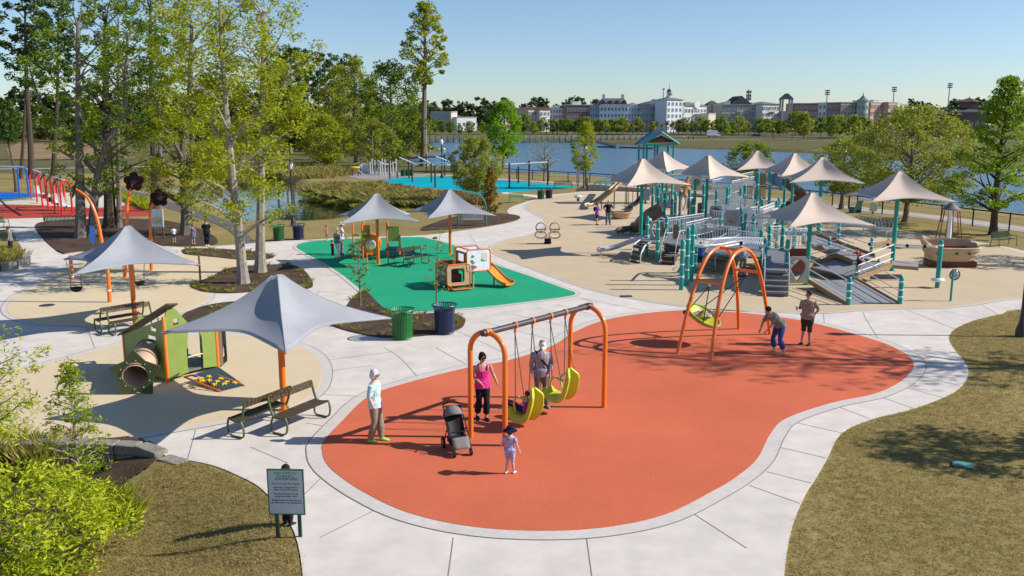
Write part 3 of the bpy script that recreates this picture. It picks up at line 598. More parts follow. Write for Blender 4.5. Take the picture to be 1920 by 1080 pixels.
bladeobj("flowering_ground_cover", "reddish low planting between the grasses and the turquoise pad", "ground cover", inpoly(px([(800, 364), (860, 364), (900, 374), (910, 384), (860, 386), (820, 372)]), 90, 7), .45, .1, .8, leafmat("leaf_rust", (.16, .07, .035), (.24, .12, .05), (.13, .12, .03), .3), 40, .5, 7)
bladeobj("pond_edge_scrub", "brown scrub along the far pond bank under the trees", "ground cover", inpoly(px([(400, 338), (470, 329), (520, 325), (548, 333), (600, 336), (660, 328), (640, 316), (520, 314), (420, 322)]), 150, 8), .9, .16, .8, REED, 40, 1.2, 8)
bladeobj("path_hedge", "low green hedge along the path beside the red surface", "ground cover", spline([tuple(G(x, y)) for x, y in [(185, 360), (225, 370), (262, 383), (282, 393)]], 8, False), .55, .14, .6, LF_Y, 70, .6, 9)
bd = []
for W, n, s in ((BEDS[1], 30, 31), (BEDS[2], 22, 32), (BEDS[4], 14, 33), (BEDS[3], 4, 34)): bd += inpoly(W, n, s, .05)
bladeobj("bed_tufts", "small grassy tufts scattered through the mulch beds", "plants", bd, .13, .02, 1.0, TUFT, 34, .12, 10)
ed = []
for W in (BEDS[1], BEDS[2], BEDS[4]):
    E_ = offset(W, -.22)
    for i in range(0, len(E_), 5): ed.append((E_[i].x, E_[i].y, .05))
bladeobj("liriope_edging", "green and straw grass clumps edging the mulch beds", "plants", ed, .15, .022, 1.0, TUFT, 44, .15, 11)
lw = spline(px([(1486, 986), (1513, 925), (1526, 906), (1551, 863), (1578, 814), (1633, 788), (1691, 774), (1741, 758), (1791, 736), (1813, 712), (1816, 694), (1807, 676), (1793, 660), (1782, 643), (1780, 632), (1791, 618), (1826, 602), (1881, 589), (1932, 580), (2050, 700), (2300, 1000), (1800, 1200), (1466, 1200), (1471, 1080)]), 3)
bladeobj("lawn_grass", "short dry olive lawn blades beside the curved concrete path", "grass", inpoly(lw, 16500, 12), .03, .010, 1.2, LAWN, 7, .09, 12)
lw2 = [(p.x, p.y, 0) for p in spline(px([(318, 858), (352, 865), (400, 875), (440, 891), (475, 908), (497, 925), (525, 956), (552, 1001), (568, 1081), (572, 1130), (100, 1150), (190, 925), (270, 890)]), 3)]
bladeobj("low_lawn_grass", "short grass in the low bed beside the path", "grass", [(x, y, -.38 * min(1, max(0, float(nstep(.05, 2.2, sdf(np.array([x]), np.array([y]), BEDOPEN))[0])))) for x, y, z in inpoly(lw2, 5200, 13)], .032, .011, 1.2, LAWN, 7, .1, 13)
bladeobj("bed_grasses", "tall green and tan grasses along the stone edging", "grass", inpoly([(p.x, p.y, 0) for p in [G(x, y, -.38) for x, y in [(-40, 850), (130, 850), (135, 885), (-40, 890)]]], 60, 14, -.36), .5, .02, .5, TUFT, 40, .25, 14)
bladeobj("yellow_groundcover", "yellow leaved ground cover at the foot of the low bed", "plants", inpoly([(p.x, p.y, 0) for p in [G(x, y, -.38) for x, y in [(150, 930), (230, 905), (262, 925), (250, 990), (150, 1010)]]], 60, 15, -.36), .22, .03, .9, LF_L, 40, .16, 15)
def agave(label, loc, s):
    root = thing('spiky_plant', label, 'plant', loc)
    mb = MB(); rd = random.Random(s)
    for i in range(22):
        a = i * 2.4; l = rd.uniform(.22, .38); e = rd.uniform(.5, 1.2)
        d = Vector((math.cos(a) * math.cos(e), math.sin(a) * math.cos(e), math.sin(e)))
        mb.tube([(0, 0, 0), d * l * .5, d * l], [.014, .02, .002], 4)
    mb.build('leaves', LF_D, root)
agave("spiky dark green plant in mulch below the stone edging", at(190, 888, -.34), 3)
# distant woods
def woods(name, label, spec, seed, mat, leaf, nl, bark=None):
    rng = np.random.default_rng(seed); C = []; CR = []
    rd = random.Random(seed)
    for (x, y, z0, h, r) in spec:
        for k in range(14):
            t = rd.random(); C.append((x + rd.uniform(-1, 1) * r * (1 - .4 * t), y + rd.uniform(-1, 1) * r, z0 + h * (.25 + .72 * t))); CR.append(r * rd.uniform(.3, .6))
    V, Fq = leaf_arrays(rng, np.array(C), np.array(CR), nl, leaf, .8, .7)
    return tag(fastmesh(name, V, Fq, mat), label, "woods", kind="stuff")
rd = random.Random(77); sp = []
for x in range(-120, 800, 11):
    Y = rd.uniform(410, 460); p = PY(x, 240, Y); sp.append((p.x, Y, TZ(Y), rd.uniform(17, 24) if x < 700 else rd.uniform(12, 17), rd.uniform(3.5, 6)))
woods("distant_woods", "dark wooded skyline beyond the open field", sp, 77, LF_FD, 2.0, 26)
sp = []
for x in range(-120, 760, 9):
    Y = rd.uniform(330, 400); p = PY(x, 240, Y)
    if 110 < x < 430 and rd.random() < .35: continue
    sp.append((p.x, Y, 0, rd.uniform(6, 13), rd.uniform(3, 5)))
woods("field_edge_woods", "mixed green trees along the far edge of the field", sp, 78, LF_F, 1.6, 26)
sp = []
for x in range(420, 790, 10):
    Y = rd.uniform(200, 300); p = PY(x, 270, Y); sp.append((p.x, Y, 0, rd.uniform(5, 10), rd.uniform(3, 4.5)))
woods("pond_woods", "brownish green undergrowth between the slim pines beyond the pond", sp, 79, LF_FY, 1.1, 34)
sp = []
for x in list(range(790, 1130, 8)) + list(range(1700, 1990, 10)):
    Y = rd.uniform(600, 660); p = PY(x, 240, Y); sp.append((p.x, Y, 2, rd.uniform(15, 24), rd.uniform(4, 6)))
woods("skyline_woods", "dark pine skyline behind the far buildings", sp, 80, LF_FD, 2.2, 22)
# ---------------------------------------------------------------- people
SKIN = M("skin", (.50, .27, .19), .55, .08, 9); SKIN2 = M("skin_pale", (.62, .38, .29), .55, .06, 9)
EYEM = M("eye_dark", (.02, .015, .012), .3, .05, 9); LIPM = M("lips", (.35, .10, .09), .5, .05, 9)
def cloth(name, c, var=.12, s=9): return M("cloth_" + name, c, .85, var, s, .9, scale2=11)
def hairm(name, c): return M("hair_" + name, c, .6, .3, 30, .5)
J0 = dict(pel=(0, 0, .95), wai=(0, 0, 1.11), che=(0, -.01, 1.30), nek=(0, .01, 1.475), hd=(0, -.02, 1.635),
          shL=(.185, .005, 1.42), elL=(.24, .025, 1.14), wrL=(.25, -.06, .895), hiL=(.09, 0, .92), knL=(.10, -.02, .50), anL=(.10, .03, .085),
          shR=(-.185, .005, 1.42), elR=(-.24, .025, 1.14), wrR=(-.25, -.06, .895), hiR=(-.09, 0, .92), knR=(-.10, -.02, .50), anR=(-.10, .03, .085))
def person(label, loc, rz, h, pose=None, top=None, sleeve=.42, bottom=None, blen=1.0, hair=None, shoes=None, skin=None, hat=None, glasses=False,
           fine=True, group=None, head=1.0, girth=1.0, dress=0, toe=None, look=(0, -1, 0), voxel=None, name='person', hem=.0):
    S = h / 1.75; J = {k: Vector(v) for k, v in J0.items()}
    for k, v in (pose or {}).items(): J[k] = Vector(v)
    for k in J: J[k] = J[k] * S
    root = thing(name, label, 'person', loc, rz, group); skin = skin or SKIN
    vx = voxel or (.011 if fine else .02)
    def rem(o, v):
        m = o.modifiers.new("remesh", 'REMESH'); m.mode = 'VOXEL'; m.voxel_size = v; m.use_smooth_shade = True
        s = o.modifiers.new("smooth", 'SMOOTH'); s.factor = .5; s.iterations = 2; return o
    ax = (J['shL'] - J['shR']); axh = (J['hiL'] - J['hiR']).normalized()
    def torso(mb, inf, lo=0.0, hi=1.0):
        side = ax.normalized()
        p0 = J['pel'] + (J['pel'] - J['wai']).normalized() * .10 * S
        pts = [p0, J['pel'], J['pel'].lerp(J['wai'], .5), J['wai'], J['wai'].lerp(J['che'], .5), J['che'], J['che'].lerp(J['nek'], .55), J['che'].lerp(J['nek'], .85), J['nek'] + (J['nek'] - J['che']).normalized() * .01 * S]
        rr = [(.13, .10), (.168, .115), (.155, .112), (.142, .105), (.152, .11), (.168, .118), (.172, .105), (.13, .08), (.058, .058)]
        rr = [((a * girth + inf / S) * S, (b * girth + inf / S) * S) for a, b in rr]
        i0 = {0.0: 0, .1: 1, .2: 2}.get(lo, 0); i1 = len(pts) if hi == 1.0 else int(hi)
        mb.tube(pts[i0:i1], rr[i0:i1], 14, side=side)
    def limb(mb, a, b, c, r, inf, upto=1.0, n=10):
        """upto: 0..1 of the whole limb"""
        A, B, C = J[a], J[b], J[c]; pts = [A, A.lerp(B, .35), A.lerp(B, .75), B, B.lerp(C, .3), B.lerp(C, .7), C]
        if upto < 1:
            k = upto * 6; i = int(k); pts = pts[:i + 1] + [pts[i].lerp(pts[i + 1], k - i)]; r = r[:i + 1] + [r[i] + (r[i + 1] - r[i]) * (k - i)]
        mb.tube(pts, [x * S + inf for x in r], n)
    ARM = [.056, .05, .043, .039, .040, .033, .026]; LEG = [.088 * girth, .085 * girth, .066, .056, .058, .046, .036]
    b = MB(); torso(b, 0)
    for sd in 'LR':
        limb(b, 'sh' + sd, 'el' + sd, 'wr' + sd, ARM, 0); limb(b, 'hi' + sd, 'kn' + sd, 'an' + sd, LEG, 0)
        d = (J['wr' + sd] - J['el' + sd]).normalized(); W = J['wr' + sd]; out = Vector((1 if sd == 'L' else -1, 0, 0)); fw = Vector((0, -1, 0))
        fw = (fw - d * d.dot(fw)).normalized() if (fw - d * d.dot(fw)).length > .1 else Vector((0, 0, 1)); nrm = d.cross(fw)
        q = Matrix((fw, nrm, d)).transposed()
        b.ball(W + d * .045 * S, (.038 * S, .017 * S, .052 * S), 8, 6, q)
        for i, (o_, l) in enumerate([(-.027, .062), (-.009, .076), (.009, .08), (.027, .07)]):
            base = W + d * .08 * S + fw * o_ * S; bendv = nrm * (-1 if sd == 'L' else 1)
            b.tube([base, base + (d * .55 * l + bendv * .10 * l) * S, base + (d * .9 * l + bendv * (.32 + .06 * i) * l) * S], [.0095 * S, .009 * S, .0072 * S], 6)
        tb = W + d * .03 * S + fw * .03 * S
        b.tube([tb, tb + (d * .03 + fw * .03) * S, tb + (d * .062 + fw * .034) * S], [.011 * S, .0105 * S, .008 * S], 6)
        t = Vector(toe[sd]) if toe else Vector((.12 if sd == 'L' else -.12, -1, -.12)); t.normalize(); an = J['an' + sd]
        b.tube([an + Vector((0, .03, -.03)) * S, an + t * .06 * S + Vector((0, 0, -.04)) * S, an + t * .16 * S + Vector((0, 0, -.055)) * S], [(.035 * S, .035 * S), (.04 * S, .035 * S), (.034 * S, .02 * S)], 8)
    hc = J['hd']; lk = Vector(look).normalized(); up = (hc - J['nek']); up = (up - lk * lk.dot(up)).normalized(); rt = up.cross(-lk).normalized(); k = S * head
    HM = Matrix((rt, -lk, up)).transposed()
    hp = lambda x, y, z: hc + HM @ (Vector((x, y, z)) * k)
    b.tube([J['nek'].lerp(J['che'], .15), J['nek'], hp(0, .02, -.07)], [.06 * S, .052 * S, .05 * S], 10)
    b.ball(hp(0, .008, .018), (.076 * k, .096 * k, .10 * k), 14, 10, HM); b.ball(hp(0, -.03, -.052), (.054 * k, .06 * k, .066 * k), 12, 8, HM)
    b.ball(hp(0, -.094, -.012), (.013 * k, .022 * k, .022 * k), 8, 6, HM)
    for s_ in (-1, 1): b.ball(hp(s_ * .076, .012, -.008), (.010 * k, .02 * k, .03 * k), 8, 6, HM)
    rem(b.build('body', skin, root), vx)
    if fine:
        for s_ in (-1, 1):
            e = MB(); e.ball(hp(s_ * .03, -.083, .006), (.012 * k, .008 * k, .007 * k), 8, 6, HM); e.build('eye', EYEM, root)
        e = MB(); e.ball(hp(0, -.088, -.055), (.022 * k, .007 * k, .007 * k), 8, 6, HM); e.build('mouth', LIPM, root)
    if glasses:
        g = MB()
        for s_ in (-1, 1):
            g.ball(hp(s_ * .034, -.094, .006), (.03 * k, .012 * k, .02 * k), 10, 6, HM); g.tube([hp(s_ * .062, -.085, .01), hp(s_ * .082, -.03, .008), hp(s_ * .08, .02, .006)], .005 * k, 5)
        g.build('sunglasses', BLACK, root)
    if top is not None:
        t = MB(); torso(t, .022 * S, .0, 8 if sleeve > 0 or dress else 6.0)
        if not sleeve and not dress:
            for s_ in (-1, 1): t.tube([J['che'] + Vector((s_ * .10, -.115, .02)) * S, J['che'] + Vector((s_ * .11, -.10, .10)) * S, J['nek'] + Vector((s_ * .105, -.01, -.015)) * S, J['che'] + Vector((s_ * .10, .10, .08)) * S, J['che'] + Vector((s_ * .09, .115, .0)) * S], (.030 * S, .022 * S), 8)
        if hem > 0 or dress:
            pl = J['pel']; dn = (pl - J['wai']).normalized() if not dress else Vector((0, 0, -1)); L = (hem if hem > 0 else dress)
            t.tube([pl + (J['wai'] - pl) * .4, pl, pl + dn * L * .5 * S, pl + dn * L * S], [((.175 * girth) * S + .02, .135 * girth * S + .02), ((.19 * girth) * S + .02, .145 * girth * S + .02), ((.19 + .04 * (dress > 0)) * S + .02, (.15 + .04 * (dress > 0)) * S + .02), ((.20 + .08 * (dress > 0)) * S + .012, (.16 + .08 * (dress > 0)) * S + .012)], 14, side=axh)
        if sleeve > 0:
            for sd in 'LR': limb(t, 'sh' + sd, 'el' + sd, 'wr' + sd, [x + .006 for x in ARM], .017 * S, sleeve)
        rem(t.build('shirt' if not dress else 'dress', top, root), vx * 1.25)
    if bottom is not None:
        t = MB(); pl = J['pel']; wa = J['wai']
        t.tube([pl + (pl - wa).normalized() * .11 * S, pl, pl.lerp(wa, .75)], [(.14 * girth * S, .11 * girth * S), (.182 * girth * S, .13 * girth * S), (.158 * girth * S, .12 * girth * S)], 14, side=axh)
        for sd in 'LR': limb(t, 'hi' + sd, 'kn' + sd, 'an' + sd, [x + .004 + .018 * (i > 3) for i, x in enumerate(LEG)], .016 * S, blen)
        rem(t.build('trousers' if blen > .75 else 'shorts', bottom, root), vx * 1.25)
    if shoes is not None:
        for sd in 'LR':
            t = MB(); v = Vector(toe[sd]) if toe else Vector((.12 if sd == 'L' else -.12, -1, -.12)); v.normalize(); an = J['an' + sd]
            t.tube([an + Vector((0, .05, -.045)) * S, an + Vector((0, .02, -.04)) * S, an + v * .08 * S + Vector((0, 0, -.045)) * S, an + v * .17 * S + Vector((0, 0, -.052)) * S, an + v * .2 * S + Vector((0, 0, -.055)) * S],
                   [(.03 * S, .025 * S), (.046 * S, .045 * S), (.05 * S, .04 * S), (.042 * S, .026 * S), (.02 * S, .014 * S)], 10, side=v.cross(Vector((0, 0, 1))))
            t.build('shoe', shoes, root)
    if hair is not None:
        kind, hm = hair; t = MB(); t.ball(hp(0, .024, .034), (.088 * k, .104 * k, .105 * k), 14, 9, HM)
        if kind == 'bob':
            t.ball(hp(0, .045, -.03), (.092 * k, .085 * k, .10 * k), 12, 8, HM)
            for s_ in (-1, 1): t.tube([hp(s_ * .07, -.03, .05), hp(s_ * .085, -.005, 0), hp(s_ * .078, .01, -.08)], [.022 * k, .028 * k, .02 * k], 8)
        if kind == 'long': t.tube([hp(0, .06, .03), hp(0, .085, -.06), hp(0, .09, -.19)], [(.07 * k, .05 * k), (.085 * k, .045 * k), (.05 * k, .03 * k)], 10, side=rt)
        if kind == 'tail': t.tube([hp(0, .10, .05), hp(0, .15, .02), hp(0, .16, -.10)], [.03 * k, .032 * k, .012 * k], 8)
        rem(t.build('hair', hm, root), vx * 1.2)
    if hat is not None:
        kind, hm = hat; t = MB()
        if kind == 'brim':
            t.lathe([(.19 * k, -.012), (.185 * k, -.004), (.10 * k, .012), (.098 * k, .085 * k), (.07 * k, .115 * k), (.001, .12 * k)], (0, 0, 0), 18); t.v = [tuple(hp(0, .008, .055) + HM @ Vector(p)) for p in t.v]
        else:
            t.ball(hp(0, .012, .048), (.086 * k, .105 * k, .085 * k), 14, 8, HM)
            t.tube([hp(0, -.07, .05), hp(0, -.12, .045), hp(0, -.165, .032)], [(.07 * k, .012 * k), (.068 * k, .009 * k), (.045 * k, .006 * k)], 10, side=rt)
        t.build('hat', hm, root)
    root["_S"] = S
    return root
def extra(root, name, mb, mat): return mb.build(name, mat, root)
C_ = cloth
MINT = C_("mint", (.50, .70, .72)); KHAKI = C_("khaki", (.27, .22, .16)); PINK = C_("pink", (.72, .035, .26)); BLKC = C_("black", (.02, .02, .024))
NAVYC = C_("navy", (.010, .012, .04)); LILAC = C_("lilac_white", (.42, .39, .60), .2, 25); TANC = C_("tan", (.36, .26, .20)); DKGRN = C_("dark_green", (.055, .055, .035))
GRYG = C_("grey_green", (.22, .24, .19)); DENIM = C_("denim", (.045, .075, .22)); WHITEC = C_("white", (.75, .75, .76)); GREYC = C_("grey", (.16, .17, .20)); TEALC = C_("teal", (.10, .22, .26))
PURP = C_("purple", (.28, .06, .32)); REDC = C_("red", (.42, .02, .04)); BLUEC = C_("blue", (.04, .07, .30))
PLAID = checkmat("cloth_plaid", (.30, .22, .25), [((.42, .37, .40), (1, 1, 1), (0, 0, 0)), ((.22, .15, .19), (.5, .5, .5), (.1, .1, .2))], 50)
STRIPE = checkmat("cloth_stripe", (.12, .13, .17), [((.36, .38, .43), (0, 0, 1), (.2, .2, 0))], 26)
def pt(x, y, z=.034): p = G(x, y); return (p.x, p.y, z)
HG = "people on the orange red surface"
# white haired woman, turned to the right of the picture
person("white haired woman in pale mint top and tan trousers watching", pt(705, 830), R(78), 1.70, pose=dict(anL=(.10, -.10, .085), knL=(.10, -.08, .5), anR=(-.09, .1, .085), elL=(.22, .05, 1.14), wrL=(.21, -.03, .90), elR=(-.22, .05, 1.14), wrR=(-.21, -.04, .90)), top=MINT, sleeve=.52, bottom=KHAKI, hair=('bob', hairm("white", (.66, .65, .66))), shoes=M("lime_shoe", (.30, .62, .08), .6), glasses=True, skin=SKIN2, hem=.10, look=(.0, -1, -.2))
person("dark haired woman in bright pink tank top and black trousers", pt(905, 787), R(18), 1.68, pose=dict(elL=(.29, .01, 1.16), wrL=(.37, -.10, .93), elR=(-.24, .02, 1.15), wrR=(-.08, -.16, .98), anL=(.06, -.12, .085), knL=(.08, -.12, .5), anR=(-.12, .08, .085)), top=PINK, sleeve=0, bottom=BLKC, blen=.90, hair=('bob', hairm("dark", (.03, .016, .012))), shoes=BLACK, glasses=True, hem=.12, look=(.25, -1, -.25))
person("toddler in floppy navy sun hat and lilac white outfit", pt(956, 891), R(158), .99, pose=dict(elL=(.31, -.02, 1.16), wrL=(.40, -.08, .95), elR=(-.27, .0, 1.15), wrR=(-.33, -.08, .95), hd=(0, -.02, 1.60), anL=(.13, .06, .085), anR=(-.12, -.08, .085)), top=LILAC, sleeve=.3, bottom=LILAC, blen=.5, hair=('short', hairm("brown", (.09, .045, .02))), shoes=C_("white_shoe", (.75, .74, .74)), hat=('brim', NAVYC), skin=SKIN2, head=1.42, girth=1.12, hem=.08)
o = person("man in white cap and plaid shirt standing behind the lime swing seats", pt(1015, 765), R(12), 1.78, pose=dict(hd=(0, -.07, 1.62), elL=(.25, -.01, 1.15), wrL=(.17, -.17, .94), elR=(-.26, .02, 1.14), wrR=(-.26, -.06, .90), anL=(.13, -.04, .085)), top=PLAID, sleeve=.95, bottom=C_("grey_khaki", (.20, .17, .14)), hair=('short', hairm("grey", (.25, .24, .23))), shoes=C_("grey_shoe", (.2, .2, .21)), hat=('cap', WHITEC), hem=.14, look=(.1, -1, -.8), girth=1.06)
mb = MB(); mb.tube([(-.14, .12, 1.46), (-.15, -.07, 1.47), (-.02, -.155, 1.28), (.14, -.15, 1.08), (.2, -.06, 1.0)], (.024, .01) if False else [(.028, .01)] * 5, 8, side=(1, 0, 1)); extra(o, 'shoulder_strap', mb, BLACK)
o = person("heavyset man in tan shirt and dark shorts holding a clear cup", pt(1511, 648), R(-42), 1.80, pose=dict(elL=(.30, .12, 1.17), wrL=(.20, .02, 1.00), elR=(-.25, -.02, 1.15), wrR=(-.22, -.25, 1.22), anR=(-.12, -.06, .085)), top=TANC, sleeve=.42, bottom=DKGRN, blen=.58, hair=('short', hairm("darkbrown", (.035, .024, .018))), shoes=BLACK, glasses=True, hem=.10, girth=1.22, look=(-.25, -1, -.1))
t = thing('drink_cup', "clear plastic cup held up by the man in tan shirt", 'cup', tuple(Vector(o.location) + Matrix.Rotation(R(-42), 3, 'Z') @ (Vector((-.22, -.34, 1.21)) * 1.03)))
mb = MB(); mb.lathe([(.033, -.06), (.042, .07)], n=12); mb.build('cup', M("cup_plastic", (.62, .58, .6), .25), t); mb = MB(); mb.lathe([(.045, .07), (.045, .085), (.01, .09)], n=12); mb.build('lid', WHITEP, t)
bend = dict(pel=(0, .06, .93), wai=(0, -.05, 1.05), che=(0, -.20, 1.18), nek=(0, -.33, 1.29), hd=(0, -.43, 1.42), shL=(.18, -.29, 1.25), shR=(-.18, -.29, 1.25), elL=(.24, -.42, 1.0), elR=(-.22, -.44, 1.0), wrL=(.16, -.55, .80), wrR=(-.16, -.55, .80), hiL=(.1, .05, .9), hiR=(-.1, .05, .9), knL=(.16, -.03, .48), knR=(-.14, -.08, .49), anL=(.2, .10, .085), anR=(-.17, .0, .085))
person("short haired woman bending forward in grey green top and blue capris", pt(1457, 664), R(-72), 1.74, pose=bend, top=GRYG, sleeve=.42, bottom=DENIM, blen=.86, hair=('short', hairm("black", (.012, .01, .01))), shoes=C_("beige_shoe", (.35, .28, .22)), hem=.05, girth=1.15, look=(-.2, -1, -.4))
person("small dark haired child mostly hidden behind the welcome sign", (pt(541, 985)[0], pt(541, 985)[1], .022), R(150), 1.14, top=BLUEC, bottom=BLKC, hair=('short', hairm("black", (.012, .01, .01))), shoes=BLACK, head=1.3, pose=dict(hd=(0, -.02, 1.61)))
# people in the middle distance
person("blonde woman in teal top and white trousers walking on the green surface", pt(634, 487), R(150), 1.70, pose=dict(anL=(.09, -.20, .085), knL=(.1, -.16, .5), anR=(-.09, .22, .12), elL=(.26, -.02, 1.15), wrL=(.26, -.16, .95)), top=TEALC, sleeve=0, bottom=WHITEC, hair=('tail', hairm("blonde", (.48, .33, .16))), shoes=C_("beige_shoe", (.35, .28, .22)), fine=False, hem=.05)
person("person in white hooded top reaching toward the tunnel toy", (pt(641, 478)[0], pt(641, 478)[1], .034), R(110), 1.75, pose=dict(elR=(-.22, -.14, 1.2), wrR=(-.18, -.34, 1.0), elL=(.22, -.14, 1.2), wrL=(.16, -.34, 1.0)), top=WHITEC, sleeve=.3, bottom=C_("grey_khaki", (.20, .17, .14)), hat=('brim', WHITEC), hair=('short', hairm("grey", (.25, .24, .23))), shoes=BLACK, fine=False, hem=.1)
person("little girl in pink shirt on the path beyond the blonde woman", pt(613, 452, .025), R(60), .95, top=C_("rose", (.6, .10, .18)), bottom=C_("grey_khaki", (.20, .17, .14)), blen=.6, hair=('short', hairm("brown", (.09, .045, .02))), shoes=WHITEC, fine=False, head=1.35)
person("small child in red at the side of the blonde woman", pt(624, 481), R(150), .85, top=REDC, bottom=NAVYC, hair=('short', hairm("brown", (.09, .045, .02))), shoes=BLACK, fine=False, head=1.4)
WK = "walkers at the map board"
person("woman in black top and leggings walking with a handbag", pt(389, 463, .03), R(185), 1.62, pose=dict(anL=(.1, -.12, .085), anR=(-.1, .14, .1), wrL=(.22, -.2, 1.05), elL=(.26, .05, 1.14)), top=BLKC, sleeve=.42, bottom=BLKC, blen=.92, hair=('tail', hairm("auburn", (.10, .035, .018))), shoes=C_("white_shoe", (.75, .74, .74)), fine=False, hem=.12, girth=1.1)
person("child in white shirt and blue shorts nearest the map board", pt(327, 456, .06), R(200), .98, top=WHITEC, bottom=DENIM, blen=.5, hair=('tail', hairm("brown", (.09, .045, .02))), shoes=WHITEC, fine=False, head=1.3)
person("child in grey blue dress between the white shirted child and the woman in black", pt(363, 459, .06), R(190), 1.15, top=C_("slate", (.12, .15, .24)), dress=.32, sleeve=.0, hair=('tail', hairm("brown", (.09, .045, .02))), shoes=WHITEC, fine=False, head=1.25)
person("person in grey shirt and black trousers raising a hand to their face", pt(22, 479, .02), R(-80), 1.62, pose=dict(elR=(-.2, -.2, 1.25), wrR=(-.1, -.16, 1.52), anL=(.1, -.18, .085), anR=(-.1, .16, .085), hd=(0, -.07, 1.62)), top=GREYC, bottom=BLKC, hair=('short', hairm("auburn", (.10, .035, .018))), shoes=BLACK, fine=False, hem=.1)
o = person("woman in purple top and black skirt carrying a small backpack", pt(1119, 423), R(70), 1.58, pose=dict(elR=(-.2, -.16, 1.18), wrR=(-.12, -.36, 1.2), elL=(.2, -.16, 1.18), wrL=(.1, -.36, 1.2)), top=PURP, bottom=BLKC, blen=.4, hair=('tail', hairm("brown", (.09, .045, .02))), shoes=BLACK, fine=False, hem=.16)
mb = MB(); mb.ball((0, .19, 1.15), (.12, .09, .18)); mb.tube([(-.1, .12, 1.3), (-.1, -.05, 1.4), (-.09, -.14, 1.2)], .016, 6); mb.tube([(.1, .12, 1.3), (.1, -.05, 1.4), (.09, -.14, 1.2)], .016, 6); extra(o, 'backpack', mb, BLACK)
person("bald man in black shirt and grey trousers with hands on hips", pt(1140, 422), R(10), 1.78, pose=dict(elL=(.36, .06, 1.16), wrL=(.2, -.06, 1.0), elR=(-.36, .06, 1.16), wrR=(-.2, -.06, 1.0), anL=(.13, 0, .085), anR=(-.13, 0, .085)), top=BLKC, bottom=GREYC, shoes=BLACK, fine=False, hem=.05, girth=1.12)
person("boy in blue shirt hanging from the curved bars by both hands", (G(1312, 519).x, G(1312, 519).y, .34), R(25), 1.32, pose=dict(elL=(.22, 0, 1.62), wrL=(.24, .02, 1.86), elR=(-.22, 0, 1.62), wrR=(-.22, .02, 1.86), anL=(.02, .18, .1), anR=(-.18, .1, .085), knL=(.06, .06, .5), knR=(-.14, .02, .5)), top=BLUEC, bottom=BLKC, blen=.55, hair=('short', hairm("brown", (.09, .045, .02))), shoes=BLACK, fine=False, head=1.2)
person("man in striped grey shirt stooping under the play structure bridge", pt(1392, 520), R(200), 1.74, pose=dict(che=(0, -.08, 1.28), nek=(0, -.16, 1.44), hd=(0, -.26, 1.55), shL=(.18, -.13, 1.40), shR=(-.18, -.13, 1.40), elL=(.25, -.2, 1.15), wrL=(.2, -.38, 1.0), elR=(-.25, -.2, 1.15), wrR=(-.2, -.38, 1.0)), top=STRIPE, bottom=KHAKI, blen=.6, hair=('short', hairm("darkbrown", (.035, .024, .018))), shoes=BLACK, fine=False, hem=.1)
# ---------------------------------------------------------------- playground equipment, near
def U(vec): v = Vector(vec); return v.normalized()
# shade canopies: one centre post, four drawn-out corners
GREYF = M("grey_shade_cloth", (.315, .325, .35), .8, .07, 1.2, .3, scale2=45); TANF = M("tan_shade_cloth", (.58, .475, .395), .8, .05, 1.2, .2, scale2=45)
def canopy(name, label, X, Y, peak, ang, rr, tip, fab, postm, group, pr=.085):
    t = thing(name, label, 'shade canopy', (X, Y, 0), R(ang), group)
    mb = MB(); n = 14; cap = .14
    def edge(q, s):         # between corners q and q+1 the edge is drawn inwards
        a = Vector((rr * math.cos(q * math.pi / 2), rr * math.sin(q * math.pi / 2), tip)); b_ = Vector((rr * math.cos((q + 1) * math.pi / 2), rr * math.sin((q + 1) * math.pi / 2), tip))
        p = a.lerp(b_, s); k = math.sin(math.pi * s); c = Vector((p.x, p.y, 0)); c = c * (1 - .30 * k)
        return Vector((c.x, c.y, tip + .13 * k))
    def fn(u, v):
        q = int(u * 4) % 4; s = u * 4 - int(u * 4); e = edge(q, s); a = (u * 4) * math.pi / 2
        c0 = Vector((cap * math.cos(q * math.pi / 2), cap * math.sin(q * math.pi / 2), peak)).lerp(Vector((cap * math.cos((q + 1) * math.pi / 2), cap * math.sin((q + 1) * math.pi / 2), peak)), s)
        p = c0.lerp(e, v); k = math.sin(math.pi * s)
        sag = (.24 + .10 * k) * math.sin(math.pi * v ** .8) * (peak - tip) * .62
        p.z -= sag; return p
    mb.grid(fn, 4 * n, 14, closed_u=True)
    k = len(mb.v); mb.add([(cap * math.cos(q * math.pi / 2), cap * math.sin(q * math.pi / 2), peak) for q in range(4)], [(0, 1, 2, 3)])
    f = mb.build('fabric', fab, t, ang=25)
    so = f.modifiers.new("cloth", 'SOLIDIFY'); so.thickness = .012; so.offset = 0
    he = MB()
    he.tube([edge(q, s / 12) + Vector((0, 0, -.004)) for q in range(4) for s in range(12)], .016, 5, closed=True); he.build('hem_cable', fab, t)
    for q in range(4): sm = MB(); sm.tube([fn(q / 4 + .0005, v / 16) + Vector((0, 0, .006)) for v in range(17)], .012, 4); sm.build('seam', fab, t)
    mb = MB(); mb.lathe([(pr * 1.9, .02), (pr * 1.9, .045), (pr, .05), (pr, peak - .25), (pr * .8, peak - .06)], n=14); mb.build('post', postm, t)
    for q in range(4):
        a = q * math.pi / 2; mb = MB(); c = Vector((math.cos(a), math.sin(a), 0))
        mb.tube([c * .06 + Vector((0, 0, peak - .38)), c * rr * .5 + Vector((0, 0, (peak + tip) / 2 - .36)), c * (rr - .06) + Vector((0, 0, tip - .035))], .028, 6); mb.build('arm', postm, t)
    return t
GCG = "grey shade canopies on orange posts"
canopy('shade_canopy', "large grey canopy over the plaid benches beside the green playhouse", -5.80, 21.45, 3.52, 17, 2.79, 2.25, GREYF, ORANGE, GCG)
